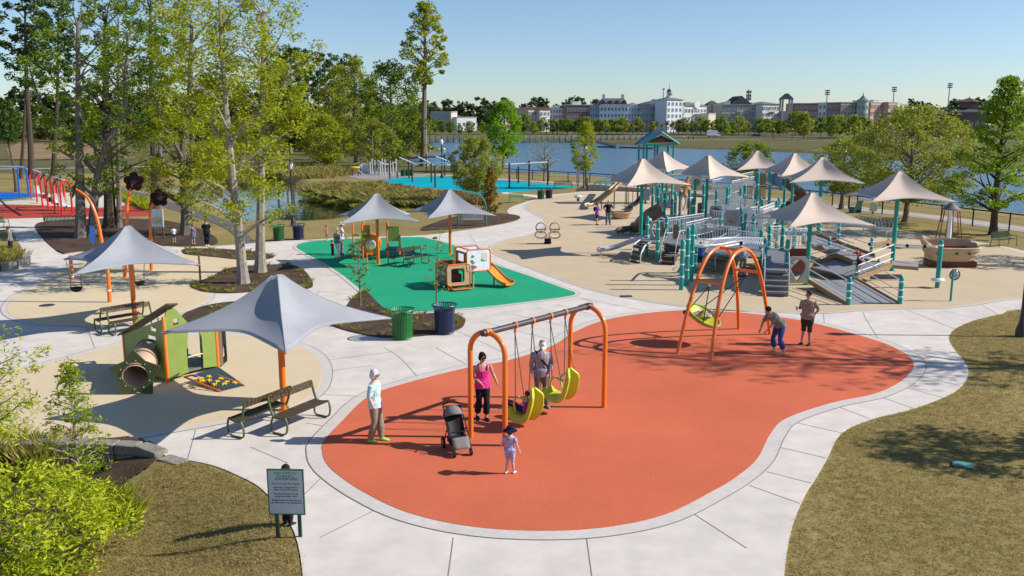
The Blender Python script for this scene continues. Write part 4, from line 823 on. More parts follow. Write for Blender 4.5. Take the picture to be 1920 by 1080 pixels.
canopy('shade_canopy', "grey canopy over the beige swing circle with giant flowers behind", -13.6, 31.0, 3.64, 76, 2.81, 2.36, GREYF, ORANGE, GCG)
canopy('shade_canopy', "grey canopy over the orange barrel train on the green surface", -6.95, 45.2, 3.68, 59, 2.81, 2.40, GREYF, ORANGE, GCG)
canopy('shade_canopy', "grey canopy behind the toy truck, before the swing bench", -3.46, 48.9, 3.60, 68.6, 2.79, 2.28, GREYF, ORANGE, GCG)
# swing with two arches
ARCH = [at(883, 822), at(947, 838), at(1068, 748), at(1132, 766)]
A0, A1, A2, A3 = (Vector(a) for a in ARCH); m0 = (A0 + A1) / 2; m1 = (A2 + A3) / 2
sw = thing('arch_swing_frame', "orange double arch swing frame with dark crossbeam", 'swing frame', tuple(m0))
def archpts(a, b, h, n=14):
    pts = [a + Vector((0, 0, .02)), a + Vector((0, 0, h * .35))]; r = (b - a).length / 2; c = (a + b) / 2; d = (b - a).normalized()
    for i in range(n + 1):
        th = math.pi - math.pi * i / n; pts.append(c + d * r * math.cos(th) + Vector((0, 0, h - r + r * math.sin(th))))
    return pts + [b + Vector((0, 0, h * .35)), b + Vector((0, 0, .02))]
AH = 2.60
for a, b in ((A0, A1), (A2, A3)):
    mb = MB(); mb.tube(archpts(a, b, AH), .062, 12); mb.build('arch', ORANGE, sw, world=True)
e = (m1 - m0).normalized(); mb = MB(); Z = Vector((0, 0, AH)); mb.bar(m0 + Z - e * .16, m1 + Z + e * .16, .07, 14); mb.build('crossbeam', M("beam_dark", (.07, .062, .062), .35, .1, 4, metal=.2), sw, world=True)
for q in (m0, m1):
    mb = MB(); mb.tube([q + Z - e * .07, q + Z + e * .07], [.092, .092], 14); mb.build('collar', ORANGE if q is m0 else DARKM, sw, world=True)
HF = []
for xx in (966, 998, 1032, 1060):
    best = min((abs((lambda p: 960 + F * p.x / (p.y * CP - (p.z - CAM_H) * SP))(m0.lerp(m1, s / 200) + Z) - xx), s / 200) for s in range(201))[1]
    HF.append(best); q = m0.lerp(m1, best) + Z
    mb = MB(); mb.tube([q - e * .025, q + e * .025], [.086, .086], 12); mb.box(q + Vector((0, 0, -.12)), (.05, .05, .12)); mb.build('hanger', ORANGE, sw, world=True)
fdir = Vector((-e.y, e.x, 0)); fdir = fdir if fdir.x < 0 else -fdir       # the seats face this way
def swingseat(label, f0, f1, fwd, zb):
    c = m0.lerp(m1, (f0 + f1) / 2); o = c + fdir * fwd; t = thing('moulded_swing_seat', label, 'swing seat', (o.x, o.y, zb), math.atan2(fdir.y, fdir.x), "lime moulded swing seats"); K = .84
    mb = MB()                                                                # local +x is forward
    path = [(.42, 0, .20), (.36, 0, .11), (.22, 0, .03), (.02, 0, 0), (-.15, 0, .10), (-.24, 0, .34), (-.29, 0, .64), (-.27, 0, .86)]
    rr = [(.19, .03), (.24, .055), (.27, .07), (.28, .085), (.285, .09), (.28, .08), (.24, .06), (.07, .035)]
    def fn(u, v):
        k = v * (len(path) - 1); i = min(int(k), len(path) - 2); f = k - i; p = Vector(path[i]).lerp(Vector(path[i + 1]), f) * K
        tn = (Vector(path[i + 1]) - Vector(path[i])).normalized(); w_ = (rr[i][0] + (rr[i + 1][0] - rr[i][0]) * f) * K; nn = Vector((-tn.z, 0, tn.x)) * -1
        nn = Vector((tn.z, 0, -tn.x)); a = (u - .5) * 2
        return p + Vector((0, a * w_, 0)) - nn * (a * a * a * a) * .17 * min(1, w_ / .2)
    mb.grid(fn, 15, 40); f = mb.build('seat', LIME, t, ang=80); f.modifiers.new('round', 'SUBSURF').render_levels = 1; so = f.modifiers.new("shell", 'SOLIDIFY'); so.thickness = .06; so.offset = 0
    for s in (-1, 1):
        mb = MB(); mb.tube(spline([(-.18, s * .21, .44), (-.02, s * .23, .51), (.12, s * .22, .44), (.17, s * .21, .29), (.13, s * .20, .12)], 4, False), .026, 8); mb.build('armrest', LIME, t)
        mb = MB(); mb.bar((-.22, s * .20, .47), (-.22, s * .28, .47), .028, 8); mb.ball((-.02, s * .25, .52), .033); mb.build('chain_bolt', STEEL, t)
    rz = t.rotation_euler[2]; inv = Matrix.Rotation(-rz, 3, 'Z')
    for fr, s in ((f0, 1), (f1, -1)):
        h = inv @ (m0.lerp(m1, fr) + Vector((0, 0, AH - .17)) - Vector((o.x, o.y, zb)))
        sy = .245 if h.y > 0 else -.245
        for q in ((-.22, sy * 1.12, .47), (.09, sy, .49)):
            mb = MB(); q = Vector(q); n = 34
            for k in range(n):
                a = h.lerp(q, k / n); b_ = h.lerp(q, (k + .72) / n); mb.tube([a, b_], [.013, .013], 4)
            mb.bar(h, q, .006, 4); mb.build('chain', CHAIN, t)
    return t
swingseat("lime moulded swing seat nearer the stroller, with a child in it", HF[0], HF[1], -.05, .34)
swingseat("lime moulded swing seat raised in front of the man in plaid", HF[2], HF[3], -.12, .56)
c = m0.lerp(m1, (HF[0] + HF[1]) / 2) + fdir * .0
person("small child in purple sitting in the near lime swing seat", (c.x, c.y, .34), math.atan2(fdir.y, fdir.x) + math.pi / 2, .95, pose=dict(pel=(0, .1, .22), wai=(0, .16, .42), che=(0, .22, .62), nek=(0, .24, .80), hd=(0, .2, 1.0), shL=(.17, .23, .76), shR=(-.17, .23, .76), elL=(.2, .08, .56), elR=(-.2, .08, .56), wrL=(.12, -.1, .5), wrR=(-.12, -.1, .5), hiL=(.1, .05, .22), hiR=(-.1, .05, .22), knL=(.12, -.5, .36), knR=(-.12, -.5, .36), anL=(.1, -.98, .44), anR=(-.1, -.98, .44)), top=PURP, sleeve=.3, bottom=C_("dark_plum", (.06, .02, .08)), hair=('short', hairm("brown", (.09, .045, .02))), shoes=C_("magenta", (.45, .05, .4)), head=1.3)
# leaning arches with the round basket
B = [Vector(at(1333, 678)), Vector(at(1270, 665)), Vector(at(1385, 618))]; B.append(B[0] + (B[2] - B[1]))
bk = thing('arched_swing_stand', "pair of tall orange curved arches joined by rungs", 'swing frame', tuple((B[0] + B[2]) / 2))
def para(a, b, h, n=26, lean=Vector((0, 0, 0))):
    out = []
    for i in range(n + 1):
        s = i / n; x = 2 * s - 1; z = h * (1 - abs(x) ** 2.6); ss = .5 + .5 * (math.copysign(abs(x) ** 1.0, x)); out.append(a.lerp(b, ss) + Vector((0, 0, z)) + lean * (z / h))
    return out
inw = (B[1] - B[0]); BHt = 3.2
Pa = para(B[0], B[3], BHt, lean=inw * .16); Qa = para(B[1], B[2], BHt, lean=-inw * .16)
for pts in (Pa, Qa): mb = MB(); mb.tube(pts, .06, 12); mb.build('arch', ORANGE, bk, world=True)
for i in (5, 13, 21): mb = MB(); mb.bar(Pa[i], Qa[i], .05, 10); mb.build('rung', ORANGE, bk, world=True)
dc = PY(1317, 594, 28.3); hl = (Pa[5] + Qa[5]) / 2; hr = (Pa[21] + Qa[21]) / 2
ds = thing('basket_swing', "lime round dish swing hung on ropes with children lying in it", 'swing', tuple(dc)); ax_ = Vector((.42, -.30, .86)).normalized()
qz = ax_.to_track_quat('Z', 'Y'); mb = MB(); mb.lathe([(.001, -.17), (.3, -.15), (.5, -.06), (.60, .05), (.62, .08), (.57, .08), (.46, -.02), (.28, -.10), (.001, -.12)], n=28, axis=ax_); mb.build('dish', LIME, ds)
mb = MB(); mb.tube([qz @ Vector((.6 * math.cos(a * math.pi / 14), .6 * math.sin(a * math.pi / 14), .08)) for a in range(28)], .045, 8, closed=True); mb.build('rim', M("lime_dark", (.25, .33, .03), .5), ds)
for h, angs in ((hl, (2.4, 3.6)), (hr, (.5, -.6))):
    for a in angs: mb = MB(); mb.tube([h - dc - Vector((0, 0, .12)), qz @ Vector((.6 * math.cos(a), .6 * math.sin(a), .08))], [.016, .016], 6); mb.build('rope', BLACK, ds)
    mb = MB(); mb.bar(h - dc, h - dc - Vector((0, 0, .14)), .035, 8); mb.build('swivel', STEEL, ds)
lie = dict(pel=(0, .0, .12), wai=(0, .16, .14), che=(0, .36, .17), nek=(0, .52, .22), hd=(0, .66, .30), shL=(.18, .46, .18), shR=(-.18, .46, .18), elL=(.26, .26, .22), elR=(-.26, .26, .22), wrL=(.12, .1, .34), wrR=(-.12, .1, .34), hiL=(.09, -.02, .13), hiR=(-.09, -.02, .13), knL=(.12, -.3, .42), knR=(-.12, -.3, .42), anL=(.12, -.62, .22), anR=(-.12, -.62, .22))
for lab, off, rz, top_, bt in (("child in tan and white lying at the upper side of the dish swing", (-.22, .06), R(70), C_("cream_top", (.6, .5, .42)), KHAKI), ("child in dark patterned clothes lying low in the dish swing", (.16, -.04), R(-70), C_("dark_print", (.10, .09, .11), .6, 30), WHITEC)):
    p = dc + qz @ Vector((off[0], off[1], -.05)); person(lab, tuple(p), rz, 1.0, pose=lie, top=top_, bottom=bt, blen=.6, hair=('short', hairm("brown", (.09, .045, .02))), shoes=WHITEC, head=1.3, look=(0, -.5, 1), skin=SKIN2)
# stroller
st = thing('stroller', "black and grey stroller with empty seat and canopy folded back", 'stroller', at(858, 848), R(22))
st.location.z = .034; st.scale = (.88,) * 3
GRF = M("grey_melange", (.20, .19, .18), .9, .3, 40, .2); 
for s in (-1, 1):
    mb = MB(); mb.tube(spline([(s * .24, -.38, .16), (s * .25, -.12, .42), (s * .25, .22, .80), (s * .22, .42, 1.02)], 4, False), .016, 8); mb.tube([(s * .24, .34, .16), (s * .25, .1, .55), (s * .25, -.05, .60)], .015, 8); mb.build('side_frame', BLACK, st)
mb = MB(); mb.tube(spline([(-.22, .42, 1.02), (-.20, .50, 1.10), (0, .53, 1.13), (.2, .50, 1.10), (.22, .42, 1.02)], 4, False), .02, 8); mb.build('handle', BLACK, st)
mb = MB(); mb.grid(lambda u, v: Vector(((u - .5) * .42, .34 - .36 * min(1, v * 2) if v < .5 else -.02 - .22 * (v - .5) * 2, (.92 - .5 * v * 2 if v < .5 else .42 - .02 * (v - .5))) ) + Vector((0, .05 * (1 - (2 * u - 1) ** 2), -.03 * (1 - (2 * u - 1) ** 2))), 9, 17); f = mb.build('seat', BLACK, st); so = f.modifiers.new("pad", 'SOLIDIFY'); so.thickness = .05
mb = MB(); mb.grid(lambda u, v: Vector(((u - .5) * .44, -.22 - .16 * v, .44 - .26 * v)), 5, 5); f = mb.build('footrest', GRF, st); so = f.modifiers.new("pad", 'SOLIDIFY'); so.thickness = .04
mb = MB(); mb.grid(lambda u, v: Vector((.26 * math.cos(math.pi * u), .34 - .30 * math.cos(.5 + 2.3 * v) * math.sin(math.pi * u), .80 + .30 * math.sin(.5 + 2.3 * v) * math.sin(math.pi * u))), 15, 9); f = mb.build('canopy', GRF, st); so = f.modifiers.new("pad", 'SOLIDIFY'); so.thickness = .02
mb = MB(); mb.box((0, .1, .26), (.36, .4, .14)); mb.build('basket', BLACK, st)
mb = MB(); mb.tube([(-.22, -.2, .58), (0, -.26, .6), (.22, -.2, .58)], .016, 8); mb.build('bumper_bar', BLACK, st)
for s in (-1, 1):
    for y, r_, dx in ((.34, .145, .27), (-.40, .09, .22)):
        mb = MB(); mb.tube([(s * dx - .022, y, r_), (s * dx + .022, y, r_)], [r_, r_], 20); wl = mb.build('wheel', BLACK, st)
        mb = MB(); mb.tube([(s * dx - .026, y, r_), (s * dx + .026, y, r_)], [r_ * .55] * 2, 14); mb.build('hub', GREYM, wl)
        if y < 0: mb = MB(); mb.tube([(s * .24, -.36, .18), (s * dx, -.40, .17), (s * dx, -.40, .09)], .02, 6); mb.build('fork', BLACK, st)
# plaid benches
PLW = checkmat("plaid_slats_woven", (.022, .022, .018), [((.13, .085, .02), (1, 0, 0), (.0, 0, 0)), ((.035, .028, .02), (.37, 1.6, 1.6), (.21, .1, .1))], 16)
def bench_parts(t, L, fm):
    for z, y, w_, tilt in ((.44, 0, .42, 0), (.83, .305, .15, 1.25)):
        mb = MB(); n = 14 if tilt == 0 else 6
        for i in range(n):
            s = (i / (n - 1) - .5) * w_
            if tilt == 0: mb.box((0, s, z - .03 * math.cos(math.pi * s / w_)), (L, w_ / n * .8, .022))
            else: c_, s_ = math.cos(tilt), math.sin(tilt); mb.box((0, y + s * c_, z + s * s_), (L, .022, w_ / n * .8))
        mb.build('seat_slats' if tilt == 0 else 'back_slats', PLW, t)
    for sx in (-1, 1):
        x = sx * (L / 2 + .0); mb = MB()
        mb.tube(spline([(x, .17, .43), (x, .24, .30), (x, .26, .12), (x, .20, .035), (x, .05, .03), (x, -.12, .03), (x, -.22, .10), (x, -.25, .25), (x, -.22, .40), (x, -.18, .44)], 3, False), [(.03, .022)] * 28, 8, side=(1, 0, 0)); mb.build('leg', fm, t)
        mb = MB(); mb.tube(spline([(x, -.21, .44), (x, .05, .40), (x, .18, .44), (x, .27, .66), (x, .33, .90)], 4, False), .03, 8); mb.build('end_frame', fm, t)
def bench(name, label, p, rz, L, fm, group):
    t = thing(name, label, 'bench', p, rz, group); bench_parts(t, L, fm); return t
BGp = "plaid slatted benches under the canopies"
q0, q1 = G(537, 818), G(611, 786); bdir = (q1 - q0).normalized(); brz = math.atan2(bdir.y, bdir.x); bc = (q0 + q1) / 2; perp = Vector((-bdir.y, bdir.x, 0))
bench('plaid_bench', "plaid bench facing the orange surface, in front of the canopy post", (bc.x, bc.y, .02) if False else tuple(bc + perp * .15 + Vector((0, 0, .02))), brz, 1.50, OLIVED, BGp)
bench('plaid_bench', "plaid bench turned toward the playhouse, behind the canopy post", tuple(bc + perp * .92 - bdir * .62 + Vector((0, 0, .02))), brz + math.pi, 1.50, OLIVED, BGp)
q0, q1 = G(213, 632), G(300, 616); bdir = (q1 - q0).normalized(); brz = math.atan2(bdir.y, bdir.x); bc = (q0 + q1) / 2; perp = Vector((-bdir.y, bdir.x, 0))
bench('plaid_bench', "plaid bench nearest the playhouse roof, under the second grey canopy", tuple(bc + perp * .2 + Vector((0, 0, .02))), brz, 1.55, OLIVED, BGp)
bench('plaid_bench', "plaid bench on the beige circle side under the second grey canopy", tuple(bc + perp * 1.05 - bdir * .1 + Vector((0, 0, .02))), brz + math.pi, 1.55, OLIVED, BGp)
q0, q1 = G(760, 505), G(812, 494); bdir = (q1 - q0).normalized(); brz = math.atan2(bdir.y, bdir.x); bc = (q0 + q1) / 2; perp = Vector((-bdir.y, bdir.x, 0))
bench('plaid_bench', "dark plaid bench facing the camera on the green surface", tuple(bc + perp * .2 + Vector((0, 0, .034))), brz, 1.45, DARKM, BGp)
bench('plaid_bench', "dark plaid bench turned away on the green surface, back to back", tuple(bc + perp * 1.1 - bdir * .15 + Vector((0, 0, .034))), brz + math.pi, 1.45, DARKM, BGp)
# slatted litter bins
def bin_(label, p, m, hgt=1.02, r=.36, detail=True, group="slatted litter bins"):
    t = thing('litter_bin', label, 'litter bin', p, random.Random(label).uniform(0, 1), group); n = 40 if detail else 26
    mb = MB()
    for i in range(n):
        a = 2 * math.pi * i / n; c_ = Vector((math.cos(a), math.sin(a), 0)); tn = Vector((-c_.y, c_.x, 0))
        mb.tube([c_ * r * .93 + Vector((0, 0, .06)), c_ * r * .95 + Vector((0, 0, .5)), c_ * r + Vector((0, 0, hgt * .84)), c_ * r * 1.12 + Vector((0, 0, hgt * .95)), c_ * r * 1.2 + Vector((0, 0, hgt))], [(.018, .005)] * 5, 4, side=tn)
    mb.build('slats', m, t)
    for nm_, rr, z in (('hoop', r * .92, .06), ('hoop', r * .95, .8), ('rim', r * 1.2, hgt)): mb = MB(); mb.tube([(rr * math.cos(a * math.pi / 16), rr * math.sin(a * math.pi / 16), z) for a in range(32)], .014 if z < hgt else .02, 6, closed=True); mb.build(nm_, m, t)
    mb = MB(); mb.lathe([(.001, .08), (r * .8, .08), (r * .84, .82), (r * .80, .82), (r * .76, .12), (.001, .12)], n=20); mb.build('liner', BLACK, t)
    return t
bin_("green slatted bin on the concrete by the sapling bed", pt(755, 636, .02), GREENP); bin_("navy slatted bin on the concrete by the sapling bed", pt(834, 626, .02), NAVYP)
bin_("green bin beside the pond at the grass edge", pt(523, 451, .0), GREENP, .98, detail=False); bin_("navy bin beside the pond at the grass edge", pt(560, 449, .0), NAVYP, .98, detail=False)
bin_("green bin where the far path meets the tan playground", pt(1014, 374, .0), GREENP, .98, detail=False); bin_("navy bin where the far path meets the tan playground", pt(1029, 372.5, .0), NAVYP, .98, detail=False)
# green playhouse with tunnel and star ramp
P1, P2, P3, P4 = Vector(at(237, 692)), Vector(at(315, 719)), Vector(at(409, 692)), None
P4 = P1 + (P3 - P2); ph = thing('playhouse', "green panel playhouse with brown sloping roof and orange posts", 'playhouse', tuple((P1 + P3) / 2)); zz = .034
def hole(x0, y0, x1, y1): return [(x0, y0), (x1, y0), (x1, y1), (x0, y1)]
UZ = (0, 0, 1); la = (P2 - P1).length; lb = (P3 - P2).length
mb = MB(); mb.plate(P1, P2 - P1, UZ, [(0, .1), (la, .1), (la, 1.86), (0, 1.06)], .03, [hole(la * .62, 1.0, la * .80, 1.28), hole(la * .70, 1.42, la * .82, 1.58)]); mb.build('side_wall', OLIVE, ph, world=True)
mb = MB(); mb.plate(P2, P3 - P2, UZ, [(.02, .1), (lb * .40, .16), (lb * .40, .95), (lb * .47, 1.52), (lb * .44, 1.62), (lb * .22, 2.1), (.14, 2.12), (.02, 1.86)], .03, [hole(lb * .17, 1.62, lb * .27, 1.8)]); mb.build('front_wall', OLIVE, ph, world=True)
mb = MB(); mb.plate(P2, P3 - P2, UZ, [(lb * .70, .16), (lb * .98, .1), (lb * .98, 1.5), (lb * .88, 1.62), (lb * .70, 1.56), (lb * .62, 1.4), (lb * .70, 1.1)], .03, [hole(lb * .76, 1.3, lb * .88, 1.45)]); mb.build('front_wall', OLIVE, ph, world=True)
mb = MB(); mb.plate(P4, P3 - P4, UZ, [(0, .1), (la, .1), (la, 1.75), (0, 1.06)], .03, [hole(la * .3, .2, la * .62, 1.1)]); mb.build('far_wall', OLIVE, ph, world=True)
mb = MB(); mb.plate(P1, P4 - P1, UZ, [(0, .1), (lb * .28, .1), (lb * .28, 1.0), (lb * .5, 1.3), (lb * .34, 1.55), (lb * .2, 1.3), (0, 1.06)], .03, [hole(lb * .3, 1.2, lb * .38, 1.34)]); mb.build('back_wall', OLIVE, ph, world=True)
mb = MB(); fr_ = (P2 - P1).normalized(); bk_ = (P3 - P2).normalized(); r0_, r1_ = P1 - fr_ * .22 + Vector((0, 0, 1.02)), P2 + fr_ * .42 + Vector((0, 0, 2.36))
mb.plate(r0_ + bk_ * -.10, r1_ - r0_, bk_, [(0, 0), ((r1_ - r0_).length, 0), ((r1_ - r0_).length * .9, .5), (0, .55)], .04); mb.build('roof', M("brown_roof_panel", (.10, .065, .045), .6, .15, 4), ph, world=True)
for q, h in ((P1, 1.05), (P2, 1.9), (P3, 1.5), (P4, 1.1)):
    mb = MB(); mb.lathe([(.05, .0), (.05, h), (.03, h + .03)], tuple(q), n=10); mb.build('post', ORANGE, ph, world=True)
mb = MB(); cpt = (P1 + P3) / 2; mb.box(tuple(cpt + Vector((0, 0, .16))), (la * .92, lb * .92, .06), math.atan2(fr_.y, fr_.x)); mb.build('floor', GREYM, ph, world=True)
for s in (.41, .69):
    mb = MB()
    for z in (.3, .62): mb.plate(P2 + bk_ * (lb * s - .03), bk_, UZ, hole(0, z, .05, z + .24), .034)
    mb.build('hand_slot', BLACK, ph, world=True)
mb = MB(); mb.bar(P2 + bk_ * lb * .41 + Vector((0, 0, .60)), P2 + bk_ * lb * .70 + Vector((0, 0, .60)), .02, 8); mb.build('grab_rail', CREAMP, ph, world=True)
bp_ = P3 + bk_ * .1; mb = MB(); mb.plate(bp_, bk_ + fr_ * -.5, UZ, [(0, .06), (.42, .12), (.40, 1.5), (.0, 1.42)], .05, [[(.12, .25), (.34, .3), (.33, .7), (.2, .6)]]); mb.build('end_panel', BLACK, ph, world=True)
mb = MB(); mb.plate(bp_ - bk_ * .07, bk_, UZ, hole(0, .08, .16, 1.45), .04); mb.build('end_panel', BROWNP, ph, world=True)
# tunnel: barrel from the side wall to a star shaped plate
ws = P1.lerp(P2, .60); nrm = Vector((fr_.y, -fr_.x, 0)); nrm = nrm if nrm.dot(Vector((0, -1, 0))) > 0 else -nrm
sc_ = Vector(at(257, 741)); tz = .50; tun = MB(); a_ = ws + Vector((0, 0, tz + .28)); b_ = sc_ + Vector((0, 0, tz)); tdir = (b_ - a_).normalized()
N_ = 22; tu = tdir.cross(Vector((0, 0, 1))).normalized(); tv = tu.cross(tdir)
def ringp(c, r): return [c + tu * r * math.cos(2 * math.pi * i / N_) + tv * r * math.sin(2 * math.pi * i / N_) for i in range(N_)]
vs = ringp(a_, .36) + ringp(b_, .36); tun.add(vs, [(i, (i + 1) % N_, (i + 1) % N_ + N_, i + N_) for i in range(N_)])
tb = tun.build('tunnel', M("tunnel_tan", (.52, .36, .25), .45), ph, world=True); so = tb.modifiers.new("shell", 'SOLIDIFY'); so.thickness = .03
for f in (.0, .45, .98):
    mb = MB(); mb.tube(ringp(a_.lerp(b_, f), .375), .018, 6, closed=True); mb.build('tunnel_ring', BROWNP, ph, world=True)
star = []; 
for i in range(10):
    a = math.pi / 2 + i * math.pi / 5; r_ = .70 if i % 2 == 0 else .47; star.append((r_ * math.cos(a), r_ * math.sin(a)))
circ = [(.345 * math.cos(2 * math.pi * i / 24), .345 * math.sin(2 * math.pi * i / 24)) for i in range(24)]
nrm = Vector((.12, -.99, 0)).normalized(); pu = Vector((-nrm.y, nrm.x, 0)); mb = MB(); mb.plate(sc_ + Vector((0, 0, .57)), pu, UZ, star, .05, [circ]); mb.build('star_plate', OLIVED, ph, world=True)
pv_ = Vector((0, 0, 1)); pn_ = pu.cross(pv_)
for i in range(10):
    a = 2 * math.pi * i / 10 + .2; mb = MB(); mb.ball(sc_ + Vector((0, 0, .57)) + pu * .395 * math.cos(a) + pv_ * .395 * math.sin(a) + pn_ * .03 * (1 if pn_.y < 0 else -1), .016, 6, 4); mb.build('bolt', CREAMP, ph, world=True)
# star ramp leaning on the door step
R0, R1, R2, R3 = G(346, 707, .30), G(389, 696, .30), G(457, 722, .06), G(412, 733, .06)
rp = thing('star_ramp', "small dark climbing ramp with yellow star holds and orange rails", 'climbing ramp', (R0.x, R0.y, .034))
mb = MB(); mb.plate(R3, R2 - R3, R0 - R3, [(0, 0), ((R2 - R3).length, 0), ((R2 - R3).length, (R1 - R2).length), (0, (R0 - R3).length)], .03); mb.build('board', M("ramp_board", (.02, .05, .06), .6, .3, 20), rp, world=True)
for a, b in ((R0, R3), (R1, R2)):
    d = (b - a).normalized(); mb = MB(); mb.tube([a - d * .02, b - d * .1, b + Vector((0, 0, -.0)), b + d * .08 + Vector((0, 0, -.05))], .026, 8); mb.build('rail', ORANGE, rp, world=True)
mb = MB(); mb.bar(R0, R1, .026, 8); mb.build('rail', ORANGE, rp, world=True)
ru = (R2 - R3).normalized(); rv = (R0 - R3); rl = rv.length; rv = rv.normalized(); rn = ru.cross(rv); rw = (R2 - R3).length
for i, (a, b) in enumerate([(.3, .9), (.28, .72), (.16, .6), (.6, .72), (.36, .54), (.48, .40), (.5, .22), (.78, .5), (.86, .16), (.22, .30), (.7, .28)]):
    st_ = [(.085 * (1 if k % 2 == 0 else .45) * math.cos(k * math.pi / 5 + i), .085 * (1 if k % 2 == 0 else .45) * math.sin(k * math.pi / 5 + i)) for k in range(10)]
    mb = MB(); mb.plate(R3 + ru * a * rw + rv * b * rl + rn * .03, ru, rv, st_, .04); mb.build('star_hold', M("star_yellow", (.72, .46, .02), .5) if i else BLUEP, rp, world=True)
# toy truck with a slide on the green surface
V0 = Vector(at(838, 546)); V1 = Vector(at(880, 546)); vu = Vector((.88, .47, 0)).normalized(); vv = Vector((-vu.y, vu.x, 0)); vt = thing('toy_truck_playhouse', "orange framed truck shaped climber with white cab and slide", 'play vehicle', (V0.x, V0.y, .034))
SEATR = M('truck_seat_red', (.22, .05, .03), .6)
def rr_rect(w_, h_, r_, n=5):
    out = []
    for cx, cy, a0 in ((w_ - r_, r_, -90), (w_ - r_, h_ - r_, 0), (r_, h_ - r_, 90), (r_, r_, 180)):
        for i in range(n): a = R(a0 + 90 * i / (n - 1)); out.append((cx + r_ * math.cos(a), cy + r_ * math.sin(a)))
    return out
def framebox(o, w_, h_, depth, pan, name, win=None, r_=.14, back=True, bwin=True):
    for k, d in enumerate((0, depth) if back else (0,)):
        oo = o + vv * d; pts = [oo + vu * a + Vector((0, 0, b)) for a, b in rr_rect(w_, h_, r_)]
        mb = MB(); mb.tube(pts, .032, 8, closed=True); mb.build('frame_tube', ORANGE, vt, world=True)
        mb = MB(); mb.plate(oo, vu, UZ, rr_rect(w_, h_, r_), .025, [[(x, y) for x, y in win]] if win and (d == 0 or bwin) else ()); mb.build(name, pan if d == 0 or bwin else BROWNP, vt, world=True)
    for a, b in rr_rect(w_, h_, r_, 2)[::2]:
        if b > .2: mb = MB(); mb.bar(o + vu * a + Vector((0, 0, b)), o + vu * a + vv * depth + Vector((0, 0, b)), .028, 8); mb.build('frame_tube', ORANGE, vt, world=True)
hood = V0 + vu * .02 + Vector((0, 0, .22)); framebox(hood, 1.10, .92, 1.25, TAN, 'hood_panel', [(x + .19, y + .13) for x, y in rr_rect(.64, .62, .08)], bwin=False)
mb = MB(); mb.box(tuple(hood + vu * .5 + vv * .6 + Vector((0, 0, .03))), (.9, 1.15, .05), math.atan2(vu.y, vu.x)); mb.build('floor', DARKM, vt, world=True)
mb = MB(); mb.box(tuple(hood + vu * .5 + vv * .75 + Vector((0, 0, .22))), (.85, .5, .34), math.atan2(vu.y, vu.x)); mb.build('bench_seat', SEATR, vt, world=True)
cab = hood + vu * .95 + Vector((0, 0, .56)); framebox(cab, 1.16, .96, 1.25, M("white_panel", (.72, .73, .76), .45), 'cab_panel', [(x + .68, y + .40) for x, y in rr_rect(.30, .38, .05)])
mb = MB(); mb.plate(cab, vv, UZ, hole(.04, .08, 1.16, .84), .03, [hole(.3, .4, .9, .75)]); mb.build('windscreen_panel', BROWNP, vt, world=True)
mb = MB(); mb.plate(hood, vv, UZ, hole(.04, .05, 1.16, .86), .03); mb.build('grille_panel', BROWNP, vt, world=True)
mb = MB(); mb.box(tuple(cab + vu * .5 + vv * .6 + Vector((0, 0, .02))), (1.1, 1.2, .06), math.atan2(vu.y, vu.x)); mb.build('deck', GREYM, vt, world=True)
mb = MB(); mb.box(tuple(hood + vu * .5 - vv * .22 + Vector((0, 0, -.13))), (.84, .36, .05), math.atan2(vu.y, vu.x)); mb.build('step', BROWNP, vt, world=True)
mb = MB(); mb.tube([hood + vu * .1 + Vector((0, 0, 0)), hood + vu * .1 - vv * .42 + Vector((0, 0, -.11)), hood + vu * 1.0 - vv * .42 + Vector((0, 0, -.11)), hood + vu * 1.0], .026, 8); mb.build('step_frame', ORANGE, vt, world=True)
for a, d in ((.06, .05), (.06, 1.15), (.9, .05), (.9, 1.15)): mb = MB(); mb.bar(hood + vu * a + vv * d, hood + vu * a + vv * d + Vector((0, 0, -.2)), .035, 8); mb.build('leg', ORANGE, vt, world=True)
for d in (.1, 1.1): mb = MB(); mb.bar(cab + vu * .35 + vv * d, cab + vu * .35 + vv * d + Vector((0, 0, -.76)), .04, 8); mb.build('leg', TAN, vt, world=True)
for d in (.2, 1.0):
    mb = MB(); mb.ball(tuple(hood - vu * .04 + vv * d + Vector((0, 0, .55))), .11); mb.build('headlight', STEEL, vt, world=True)
mb = MB(); mb.bar(cab + vu * .40 + Vector((0, 0, .20)) - vv * .02, cab + vu * .40 + Vector((0, 0, .20)) - vv * .10, .06, 10); mb.build('knob', ORANGE, vt, world=True)
for i, (a, b) in enumerate(((.28, .66), (.24, .46), (.30, .38), (.26, .22))):
    mb = MB(); mb.plate(cab + vu * a + Vector((0, 0, b)) - vv * .018, vu, UZ, [(-.08, -.03), (.03, -.06), (.09, .03), (-.02, .07)], .02); mb.build('play_plate', GREYM, vt, world=True)
SLY = M("orange_plastic", (.72, .25, .02), .4, .06, 4)
def chute(mb, pts, w_, side_h, side, n=7):
    S = spline(pts, 4, False); sd = Vector(side).normalized(); k = len(S)
    prof = [(-1, 1), (-.98, .5), (-.8, .08), (0, 0), (.8, .08), (.98, .5), (1, 1)]
    mb.add([p + sd * a * w_ / 2 + Vector((0, 0, b * side_h)) for p in S for a, b in prof], [(i * 7 + j, i * 7 + j + 1, (i + 1) * 7 + j + 1, (i + 1) * 7 + j) for i in range(k - 1) for j in range(6)])
